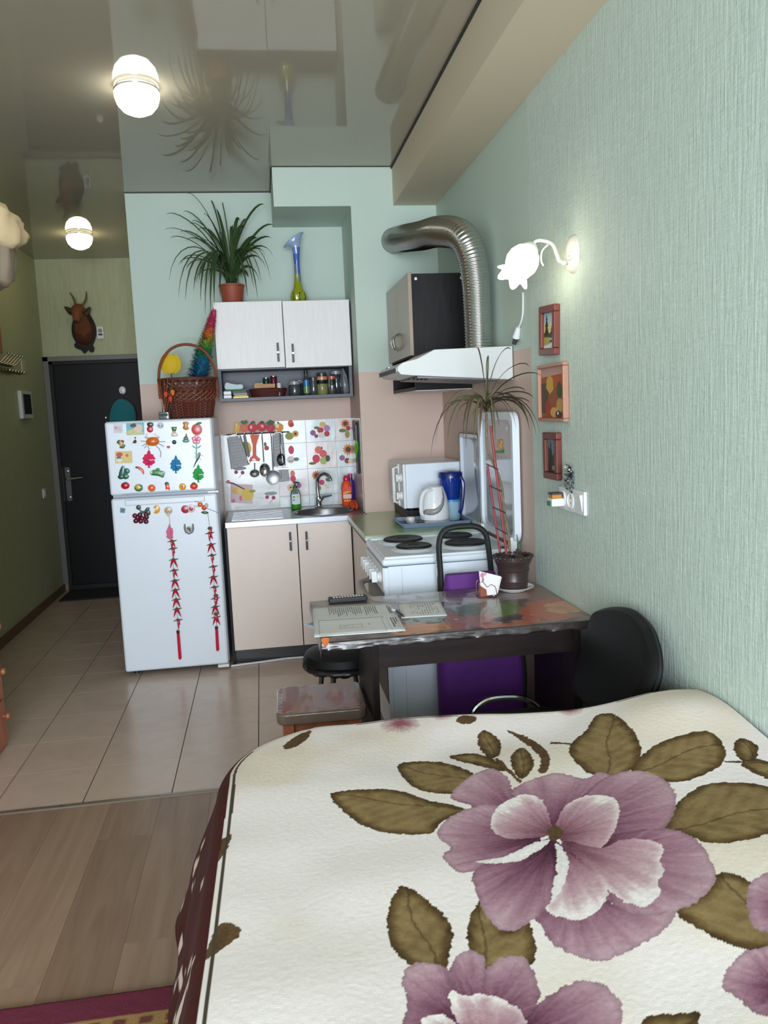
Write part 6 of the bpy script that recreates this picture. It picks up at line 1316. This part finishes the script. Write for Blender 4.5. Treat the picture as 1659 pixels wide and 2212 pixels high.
mat('trellis_red', S(142, 52, 58), 0.4); mat('bark', S(120, 104, 82), 0.7, var=0.3, vscale=(60, 60, 60))
MB('trellis_red').tube([dp3(1094, 1196, PY-.012), dp3(1060, 920, PY-.012)], .0055, 8).build('trellis_pole', dr); MB('trellis_red').tube([dp3(1080, 1192, PY-.012), dp3(1053, 1006, PY-.012)], .0048, 8).build('trellis_pole', dr)
for (x0_, y0_), (x1_, y1_) in (((1050, 1002), (1076, 1014)), ((1057, 1049), (1083, 1061)), ((1064, 1095), (1092, 1108)), ((1071, 1140), (1096, 1154))): MB('black_plastic').tube([dp3(x0_, y0_, PY-.018), dp3(x1_, y1_, PY-.018)], .0024, 6).build('trellis_tie', dr)
st_ = bez([dp3(1101, 1190), dp3(1098, 1150), dp3(1090, 1110), dp3(1085, 1060, PY+.006), dp3(1078, 1030, PY+.006), dp3(1066, 1002, PY+.002), dp3(1055, 975), dp3(1051, 945), dp3(1052, 910), dp3(1050, 890)], 4)
MB('bark').tube(st_, [.0062-.0018*i/len(st_) for i in range(len(st_))], 8).build('stem', dr)
MB('matte', S(40, 120, 80)).tube([dp3(1122, 1185, PY+.01), dp3(1116, 1155, PY+.01)], [.004, .002], 6).build('plant_tag', dr)
tips = [(1031, 752, .02, .0), (1056, 770, .02, -.02), (1103, 755, .04, .04), (1165, 790, .05, .05), (1228, 812, .06, -.10), (1168, 936, .10, -.06), (1115, 925, .07, -.08), (1142, 918, .09, .04), (1150, 930, .10, .06), (1172, 940, .10, -.02), (958, 917, .09, .02), (960, 882, .06, .05), (930, 985, .13, -.03), (940, 960, .12, .02), (966, 952, .10, -.07), (1000, 945, .09, -.09), (1006, 967, .10, -.06), (1024, 960, .10, -.10), (1037, 945, .08, -.11), (1070, 950, .09, -.10), (1078, 922, .06, -.11), (1100, 900, .05, -.09), (1145, 870, .05, .05), (1135, 845, .05, .06), (985, 905, .08, .07), (975, 860, .06, .06), (1005, 870, .05, .08), (1165, 860, .06, .0), (1090, 860, .05, .09), (1020, 900, .05, .09), (1127, 880, .06, -.07), (995, 868, .05, -.05), (1065, 935, .07, -.06), (1050, 925, .06, .08)]
cr_ = Vector(dp3(1050, 886))
for i, (x_, y_, rise, dy_) in enumerate(tips):
    tp = Vector(dp3(x_, y_, PY+dy_)); root = cr_+Vector((rnd.uniform(-.004, .004), rnd.uniform(-.004, .004), rnd.uniform(-.02, .025)))
    g_ = rnd.uniform(.75, 1.2); cl_ = S(78, 78, 48) if i % 3 else S(76, 58, 46)
    if tp.x > XR-.032: tp.x = XR-.032
    MB('leafmat', tuple(q*g_ for q in cl_)).blade(leaf_curve(root, tp, rise*.75), [.0052*q for q in LW], (tp.y-root.y+.01, -(tp.x-root.x), .1), .3).build('leaf', dr, solid=.0004)
# ------------------------------------------------------------------ fridge magnets
GM = 'fridge magnets'
def m2(cx, cy): p = P(200+cx*.19288, 840+cy*.19288, 'y', FY-.002); return (p.x, p.z)
UM = .19288*4.79/FPX
def mc(cx, cy, rx, ry=None, n=16): x, z = m2(cx, cy); return circ(x, z, rx*UM, (ry or rx)*UM, n)
def mp(l, sm=3): q = [m2(*p) for p in l]; return bez(q, sm, True) if sm else q
def magnet(name, label, parts, cat='magnet', t=.004, bulge=.003):
    allp = [p for _, _, pl in parts for p in pl]; cx = sum(p[0] for p in allp)/len(allp); z = min(p[1] for p in allp)
    th = thing(name, label, cat, (cx, FY-.002, z), GM)
    for i, (pn, c, pl) in enumerate(parts):
        if pn == 'card': MB('print', c).prism(pl, .0015, 'xz', FY-.0005).build(pn, th)
        elif pn.endswith('print'): MB('print', c).prism(pl, (.0022+.0003*i if parts[0][0] == 'card' else t+bulge+.0008+.0006*i), 'xz', FY-.0005).build(pn, th)
        else: MB('gloss', c).prism(pl, t+.0006*i, 'xz', FY-.0005, bulge).build(pn, th)
    return th
def sq(x0, x1, y0, y1): return mp([(x0, y0), (x1, y0), (x1, y1), (x0, y1)], 0)
magnet('card_magnet', 'small white card magnet with a pink heart, top left of the freezer', [('card', S(214, 218, 224), sq(235, 335, 398, 495)), ('heart_print', S(232, 150, 170), mp([(258, 455), (240, 430), (250, 418), (262, 428), (276, 420), (280, 440)])), ('text_print', S(190, 140, 150), sq(275, 330, 460, 464)), ('text_print', S(190, 140, 150), sq(285, 320, 435, 439))])
magnet('card_magnet', 'blue beach picture card magnet on the freezer', [('card', S(120, 190, 204), mp([(375, 385), (575, 375), (580, 512), (382, 520)], 0)), ('sand_print', S(206, 206, 150), mp([(390, 470), (470, 450), (560, 480), (560, 508), (390, 512)])), ('figure_print', S(226, 206, 186), mp([(470, 410), (540, 400), (560, 450), (520, 495), (470, 460)])), ('hair_print', S(90, 70, 66), mp([(420, 405), (470, 385), (490, 420), (440, 432)]))])
magnet('berry_magnet', 'red raspberry magnet with dark leaves on the freezer', [('fruit', S(196, 30, 60), mc(643, 452, 33, 36)), ('leaves', S(36, 60, 40), mp([(610, 388), (640, 375), (680, 385), (675, 420), (640, 425), (618, 418)]))])
magnet('face_magnet', 'pale round face magnet near the top of the freezer', [('disc', S(196, 206, 214), mc(760, 410, 36, 33)), ('eye_print', S(90, 100, 110), mc(745, 412, 8)), ('eye_print', S(90, 100, 110), mc(775, 412, 8))])
magnet('onion_magnet', 'spring onion magnet with green top on the freezer', [('greens', S(40, 110, 60), mp([(880, 428), (945, 425), (935, 470), (892, 470)], 0)), ('band', S(220, 180, 60), sq(892, 932, 470, 490)), ('bulb', S(214, 214, 210), mp([(888, 490), (936, 490), (955, 525), (915, 535), (880, 528)]))])
magnet('leaf_magnet', 'small orange autumn leaf magnet at the freezer top', [('leaf', S(190, 120, 40), mp([(1010, 375), (1060, 368), (1078, 390), (1062, 415), (1080, 445), (1045, 462), (1008, 440), (1020, 410)]))])
magnet('apple_magnet', 'large red apple magnet at the freezer top right', [('gold_edge', S(226, 190, 70), mc(1167, 455, 60, 64)), ('fruit', S(206, 52, 72), mc(1167, 455, 54, 58)), ('leaf', S(50, 130, 60), mp([(1150, 400), (1185, 372), (1225, 380), (1190, 402)]))])
magnet('badge_magnet', 'round white badge magnet with a black seated figure', [('badge', S(226, 228, 230), mc(472, 575, 60, 57, 24)), ('figure_print', S(26, 26, 28), mp([(455, 590), (478, 565), (495, 592), (480, 610), (450, 605)])), ('head_print', S(26, 26, 28), mc(478, 548, 9))], bulge=0)
magnet('fruit_magnet', 'mixed fruit magnet with pineapple at the freezer left edge', [('pineapple', S(216, 160, 60), mc(318, 605, 30, 32)), ('leaf', S(40, 110, 60), mp([(270, 600), (295, 570), (310, 590), (300, 620)])), ('peach', S(232, 170, 140), mc(320, 632, 18)), ('leaf', S(70, 120, 50), mp([(300, 655), (345, 625), (368, 630), (345, 668)])), ('plum', S(130, 70, 130), mc(338, 588, 14))])
cb_ = magnet('crab_magnet', 'orange crab magnet with striped claws on the freezer', [('shell', S(216, 110, 34), mp([(598, 590), (625, 550), (670, 540), (715, 545), (745, 580), (735, 615), (690, 638), (640, 635), (610, 620)]))], bulge=.010)
for a_, b_, c_ in (((640, 550), (592, 545), (612, 505)), ((715, 548), (745, 545), (690, 508))):
    for k_, cc_ in enumerate((S(206, 120, 90), S(236, 226, 214))): MB('gloss', cc_).tube([(*m2(*p)[:1], FY-.006-.001*k_, m2(*p)[1]) for p in bez([a_, b_, c_], 5)][0 if k_ == 0 else 6:], .0036+.0004*k_, 6).build('claw', cb_)
for l in ([(600, 590), (540, 582)], [(605, 608), (558, 640)], [(612, 618), (582, 665)], [(625, 632), (622, 660), (638, 675)], [(742, 592), (815, 592)], [(735, 610), (800, 645)], [(705, 632), (745, 668), (765, 712), (760, 765)]): MB('gloss', S(80, 54, 40)).tube([(m2(*p)[0], FY-.006, m2(*p)[1]) for p in l], .0014, 5).build('leg', cb_)
magnet('disc_magnet', 'small black round magnet on the freezer', [('disc', S(40, 42, 46), mc(915, 597, 23))])
magnet('gnome_magnet', 'little blue and beige gnome magnet below the autumn leaf', [('base', S(90, 160, 140), mc(1045, 582, 38, 20)), ('body', S(80, 120, 130), mc(1045, 556, 26, 22)), ('hat', S(150, 110, 90), mp([(1032, 540), (1050, 492), (1062, 540)], 0))])
magnet('lips_magnet', 'tiny pink lips magnet beside the crab', [('lips', S(220, 80, 120), mc(850, 652, 18, 15))])
fw_ = []
for i in range(5): a = PI/2+2*PI*i/5; fw_.append(('petal', S(226, 60, 120), mc(1163+30*math.cos(a), 568-30*math.sin(a), 24, 22, 12)))
for i in range(5): a = PI/2+2*PI*i/5; fw_.append(('petal_print', S(240, 220, 228), mc(1163+30*math.cos(a), 568-30*math.sin(a), 12, 11, 10)))
magnet('flower_magnet', 'pink flower magnet with turquoise stem and leaves', fw_+[('center', S(220, 40, 110), mc(1163, 568, 14)), ('stem', S(60, 160, 140), sq(1158, 1168, 600, 800)), ('leaf', S(70, 170, 150), mp([(1160, 665), (1115, 630), (1130, 655)])), ('leaf', S(70, 170, 150), mp([(1166, 665), (1215, 628), (1200, 655)]))], t=.003, bulge=.001)
dg = magnet('dragonfly_magnet', 'dark blue dragonfly magnet over the flower stem', [('body', S(40, 50, 76), mp([(1185, 715), (1210, 720), (1195, 775), (1165, 820), (1128, 888), (1150, 820), (1175, 770)]))], t=.008)
for l in ([(1190, 745), (1240, 745), (1235, 760)], [(1185, 755), (1215, 800)], [(1180, 750), (1140, 768)], [(1182, 745), (1140, 715)]): MB('gloss', S(150, 160, 176)).tube([(m2(*p)[0], FY-.010, m2(*p)[1]) for p in l], .0012, 5, sy=.4).build('wing', dg)
def leaf_freshener(name, label, cx, cy, w, h, c, dark):
    o = [(0, -.5), (.12, -.36), (.14, -.26), (.34, -.22), (.36, -.12), (.5, -.02), (.40, .08), (.48, .22), (.30, .30), (.20, .38), (.08, .36), (.06, .44), (.14, .5), (-.10, .5), (-.05, .44), (-.08, .36), (-.24, .38), (-.32, .28), (-.48, .22), (-.40, .08), (-.5, -.02), (-.36, -.12), (-.34, -.22), (-.14, -.26), (-.12, -.36)]
    th = magnet(name, label, [('leaf', c, [m2(cx+w*a, cy+h*b) for a, b in o])], 'air freshener', t=.003, bulge=0); th.children[0].data.materials[0] = MATS['matte']
    v = MB('gloss', dark)
    for l in ([(0, -.1), (.02, .2), (.02, .48)], [(.02, .12), (.2, 0)], [(.02, .14), (-.22, .06)], [(.02, .26), (.2, .24)], [(.02, .28), (-.2, .26)]): v.tube([(m2(cx+w*a, cy+h*b)[0], FY-.0038, m2(cx+w*a, cy+h*b)[1]) for a, b in l], .0012, 4)
    v.build('vein', th); MB('print', S(240, 240, 240)).prism([m2(cx+w*a, cy+h*b) for a, b in ((.02, .02), (.06, .06), (.36, .03), (.38, .07), (.05, .10), (.0, .06))], .0006, 'xz', FY-.0037).build('white_script', th)
    return th
leaf_freshener('air_freshener', 'pink leaf-shaped air freshener on the freezer door', 630, 782, 150, 205, S(222, 36, 96), S(150, 20, 60))
leaf_freshener('air_freshener', 'blue leaf-shaped air freshener on the freezer door', 932, 843, 132, 205, S(36, 130, 180), S(20, 80, 120))
leaf_freshener('air_freshener', 'green leaf-shaped air freshener on the freezer door', 1183, 945, 132, 205, S(44, 168, 76), S(20, 90, 40))
magnet('card_magnet', 'yellow card magnet with painted flowers on the freezer', [('card', S(222, 206, 140), mp([(248, 700), (440, 695), (448, 830), (252, 836)], 0)), ('flower_print', S(206, 84, 70), mc(300, 735, 34, 24)), ('flower_print', S(214, 110, 60), mc(385, 745, 16)), ('blue_print', S(110, 90, 130), mc(295, 770, 24, 14)), ('white_print', S(232, 232, 226), mc(300, 800, 30, 20))])
magnet('broccoli_magnet', 'dark green leafy vegetable magnet on the freezer', [('leaf', S(20, 96, 78), mp([(340, 858), (362, 890), (360, 960), (330, 1010), (295, 970), (310, 900)])), ('floret', S(30, 110, 90), mc(385, 920, 30, 30)), ('floret', S(18, 84, 66), mc(320, 985, 34, 26)), ('stalk', S(24, 100, 74), mc(370, 980, 36, 30))], t=.006)
magnet('chili_magnet', 'curved orange chili pepper magnet on the freezer', [('pepper', S(224, 84, 60), mp([(490, 875), (520, 870), (560, 895), (578, 930), (570, 960), (550, 925), (515, 900)])), ('stem', S(40, 60, 40), mp([(475, 880), (500, 868), (505, 890)]))], t=.006)
magnet('cucumber_magnet', 'green cucumber magnet at the middle of the freezer', [('cucumber', S(26, 120, 56), mp([(645, 930), (700, 905), (800, 925), (808, 950), (790, 995), (740, 975), (660, 965)])), ('slice', S(206, 220, 190), mc(658, 935, 18)), ('leaf', S(60, 150, 70), mp([(705, 905), (730, 885), (755, 900), (730, 915)])), ('shine_print', S(120, 190, 120), mp([(700, 935), (770, 925), (772, 932), (705, 942)]))], t=.006)
magnet('tomato_magnet', 'dark red tomato magnet in the lower freezer row', [('fruit', S(190, 30, 50), mc(367, 1084, 45, 38)), ('leaf', S(40, 80, 40), mp([(350, 1052), (378, 1040), (390, 1058), (368, 1062)]))], t=.006, bulge=.006)
magnet('corn_magnet', 'yellow corn magnet with green husk in the lower freezer row', [('husk', S(40, 120, 60), mc(517, 1107, 47, 42, 9)), ('corn', S(216, 176, 40), mc(512, 1104, 34, 34)), ('husk', S(30, 110, 56), mp([(530, 1070), (560, 1090), (540, 1110)], 0))], t=.006)
magnet('orange_magnet', 'round orange fruit magnet in the lower freezer row', [('fruit', S(236, 110, 64), mc(662, 1110, 41, 39, 10))], t=.007, bulge=.006)
magnet('carrot_magnet', 'small carrot magnet with green top in the lower freezer row', [('carrot', S(230, 84, 50), mp([(812, 1065), (855, 1062), (868, 1135), (840, 1120), (820, 1130)], 0)), ('top', S(40, 100, 50), mp([(808, 1058), (825, 1042), (850, 1050), (852, 1070), (815, 1072)]))], t=.006)
magnet('peach_magnet', 'halved peach magnet in the lower freezer row', [('fruit', S(226, 160, 50), mc(1008, 1095, 38, 38)), ('stone', S(170, 70, 40), mc(1005, 1092, 11, 18))], t=.006)
magnet('pumpkin_magnet', 'red-orange pumpkin magnet at the right of the lower row', [('fruit', S(226, 70, 40), mc(1135, 1090, 42, 35)), ('leaf', S(40, 90, 40), mp([(1108, 1062), (1135, 1045), (1160, 1062), (1135, 1072)]))], t=.006, bulge=.006)
# lower door
magnet('tile_magnet', 'tiny blue square magnet with fruit on the lower door', [('card', S(70, 150, 190), mp([(310, 1330), (368, 1340), (360, 1392), (305, 1385)], 0)), ('fruit_print', S(210, 70, 50), mc(335, 1368, 16, 12)), ('leaf_print', S(50, 140, 70), mc(340, 1350, 14, 7))])
gr_ = magnet('grape_magnet', 'dark red grape cluster magnet with green leaves', [('leaf', S(40, 84, 70), mc(515, 1328, 26, 26)), ('leaf', S(44, 90, 76), mp([(580, 1380), (600, 1335), (638, 1328), (630, 1360)])), ('leaf', S(40, 84, 66), mp([(590, 1370), (640, 1360), (645, 1412), (600, 1400)])), ('stem', S(50, 90, 80), mp([(520, 1350), (560, 1365), (600, 1360), (560, 1400), (515, 1410), (535, 1380)]))], t=.004)
for x_, y_ in ((475, 1420), (505, 1440), (600, 1405), (485, 1478), (540, 1482), (555, 1450), (605, 1435), (600, 1485), (530, 1412)): q = m2(x_, y_); MB('gloss', S(92, 18, 44)).ball((q[0], FY-.008, q[1]), (27*UM, .008, 27*UM), 12, 7).build('grape', gr_)
magnet('croissant_magnet', 'yellow crescent banana magnet on the lower door', [('crescent', S(226, 166, 50), mp([(690, 1315), (722, 1300), (752, 1325), (750, 1375), (715, 1398), (685, 1385), (715, 1370), (720, 1345), (715, 1325), (682, 1330)]))], t=.006)
magnet('doll_magnet', 'round straw hat doll magnet holding the left pepper string', [('hat', S(176, 176, 180), mc(848, 1362, 44, 42)), ('straw', S(222, 166, 66), mc(843, 1360, 32, 30)), ('face', S(236, 196, 130), mc(848, 1410, 18, 18))], t=.005)
magnet('pomegranate_magnet', 'halved pomegranate magnet on the lower door', [('fruit', S(170, 24, 56), mc(1040, 1348, 46, 44)), ('cut_edge', S(226, 200, 206), mc(1104, 1340, 44, 46)), ('seeds', S(176, 28, 70), mc(1104, 1340, 32, 34))], t=.005)
bee = magnet('ant_magnet', 'orange insect magnet on a leaf holding the right pepper string', [('body', S(222, 84, 30), mc(1250, 1330, 28, 28)), ('head', S(226, 110, 50), mc(1205, 1295, 28, 26)), ('leaf', S(70, 110, 50), mp([(1215, 1382), (1255, 1368), (1302, 1385), (1260, 1402)])), ('wing', S(196, 196, 196), mc(1275, 1305, 20, 26))], t=.007, bulge=.006)
for l in ([(1195, 1275), (1145, 1255)], [(1190, 1320), (1140, 1308)], [(1275, 1335), (1390, 1380), (1415, 1398)]): MB('gloss', S(120, 120, 124)).tube([(m2(*p)[0], FY-.008, m2(*p)[1]) for p in l], .0012, 5).build('feeler', bee)
hs = magnet('horseshoe_magnet', 'dark metal horseshoe magnet with a round emblem', [('horseshoe', S(56, 60, 62), [m2(*p) for p in ((1022, 1520), (1040, 1510), (1045, 1560), (1055, 1600), (1080, 1615), (1105, 1600), (1115, 1560), (1112, 1515), (1130, 1508), (1140, 1565), (1125, 1610), (1080, 1632), (1035, 1610), (1020, 1565))]), ('emblem', S(150, 154, 140), mc(1080, 1572, 34, 34)), ('emblem_print', S(80, 90, 60), mc(1072, 1565, 14, 16)), ('emblem_print', S(40, 42, 40), mc(1090, 1580, 8, 20))], bulge=0)
# red pepper strings
def m3(cx, cy, o=.012): p = P(220+cx*.18083, 1060+cy*.18083, 'y', FY-o); return Vector((p.x, FY-o, p.z))
def pepper_string(label, line, groups, tassel, extra=None):
    top = m3(*line[0]); t = thing('pepper_string', label, 'decoration', (top.x, FY-.008, m3(*tassel[1]).z), 'hanging red pepper strings')
    MB('matte', S(150, 60, 70)).tube([tuple(m3(*p)) for p in line], .0008, 5).build('cord', t)
    for cx, cy, kind in groups:
        c = m3(cx, cy)
        g = MB('matte', S(84, 92, 62))
        g.prism(bez([(c.x-.028, c.z-.007), (c.x-.010, c.z+.002), (c.x, c.z+.009), (c.x+.010, c.z+.002), (c.x+.030, c.z+.003), (c.x+.012, c.z-.006), (c.x-.012, c.z-.006)], 2, True), .004, 'xz', FY-.005) if kind != 'o' else g.ball((c.x, FY-.008, c.z), (.014, .005, .010), 10, 6)
        g.build('leaf_collar', t)
        legs = ((-1, 1.0), (1, 1.0)) if kind in 'v' else (((-.15, 1), (.8, .8)) if kind == 'y' else ((0.1, 1.1), (.5, .6)))
        for s_, ln in legs: MB('gloss', S(186, 24, 52)).tube(bez([(c.x+.002*s_, FY-.010, c.z-.002), (c.x+.010*s_, FY-.013, c.z-.020*ln), (c.x+.021*s_, FY-.010, c.z-.050*ln)], 3), [.0045, .0065, .0068, .006, .0045, .0025, .0008], 6).build('pepper', t)
    a, b = m3(*tassel[0]), m3(*tassel[1]); MB('gloss', S(206, 28, 60)).tube([tuple(a), tuple(a.lerp(b, .1)), tuple(a.lerp(b, .95)), tuple(b)], [.006, .0085, .0095, .002], 8).build('tassel', t); MB('brass_dark').tube([tuple(a), tuple(a.lerp(b, .10))], .0092, 8).build('tassel_cap', t); return t
ps = pepper_string('string of red chili peppers on the left of the lower refrigerator door', [(805, 310), (812, 400), (840, 700), (860, 1000), (880, 1250), (900, 1500), (912, 1670)], [(835, 600, 'y'), (845, 690, 's'), (853, 822, 'v'), (860, 950, 'y'), (870, 1072, 'v'), (876, 1185, 'v'), (886, 1300, 'v'), (895, 1412, 'v'), (907, 1545, 's')], ((908, 1668), (935, 2020)))
q = [m3(*p) for p in ((806, 395), (822, 440), (845, 455), (850, 500), (845, 540), (852, 560), (825, 585), (800, 580), (770, 560), (775, 520), (765, 490), (785, 445))]
MB('gloss', S(196, 50, 110)).prism([(p.x, p.z) for p in q], .006, 'xz', FY-.005).build('pink_leaf', ps)
pepper_string('string of red chili peppers on the right of the lower refrigerator door', [(1265, 265), (1282, 400), (1295, 600), (1320, 850), (1335, 1050), (1350, 1300), (1360, 1500), (1370, 1620)], [(1290, 450, 'o'), (1285, 505, 'y'), (1303, 640, 'v'), (1312, 770, 's'), (1328, 905, 's'), (1330, 1028, 'v'), (1342, 1150, 's'), (1362, 1255, 'o'), (1352, 1285, 's'), (1352, 1385, 'v'), (1362, 1475, 'o'), (1362, 1510, 'v')], ((1368, 1620), (1384, 1920)))
# ------------------------------------------------------------------ floor cable, rug
tag(MB('white_plastic').tube(bez([(-.262, 4.80, .007), (-.18, 4.815, .007), (-.05, 4.835, .007), (.06, 4.855, .007), (.18, 4.855, .007), (.4, 4.855, .007)], 6), .006, 6).build('floor_cable'), 'white cable lying along the cabinet plinth on the floor', 'cable')
RX, RY = np.meshgrid(np.arange(-1.55, -.10, .008), np.arange(.6, 2.036, .006))
u_ = RX*1.0; v_ = 2.036-RY
rc_ = np.empty(RX.shape+(3,)); n1 = vnoise(RX*30, RY*30, 81); n2 = vnoise(RX*12+4, RY*12, 82)
rc_[:] = lerp3([(0, S(120, 50, 44)), (.3, S(178, 84, 58)), (.5, S(176, 130, 74)), (.62, S(120, 96, 60)), (.75, S(60, 70, 96)), (.85, S(170, 76, 60)), (1, S(200, 150, 110))], n1*.35+n2*.65)
dot = ((np.floor(RX/.032) % 2) == 0) & (np.abs(v_-.112) < .012); strip = (v_ > .088) & (v_ < .135); rc_[strip] = S(166, 132, 82); rc_[dot] = S(110, 60, 50)
rc_[v_ < .088] = np.array(S(108, 36, 58)); rc_[(v_ > .135) & (v_ < .142)] = np.array(S(96, 70, 54))
mat('rug_pile', vc=True, rough=0.95, bump=((250, 250, 250), 0.6, 0.004))
rg = grid_mesh('rug', RX, RY, np.full(RX.shape, .012)+.002*vnoise(RX*80, RY*80, 83), rc_, 'rug_pile', origin=(-.75, 1.3, 0))
tag(rg, 'patterned orange rug with crimson border on the laminate floor', 'rug'); sd = rg.modifiers.new('s', 'SOLIDIFY'); sd.thickness = .012; sd.offset = -1
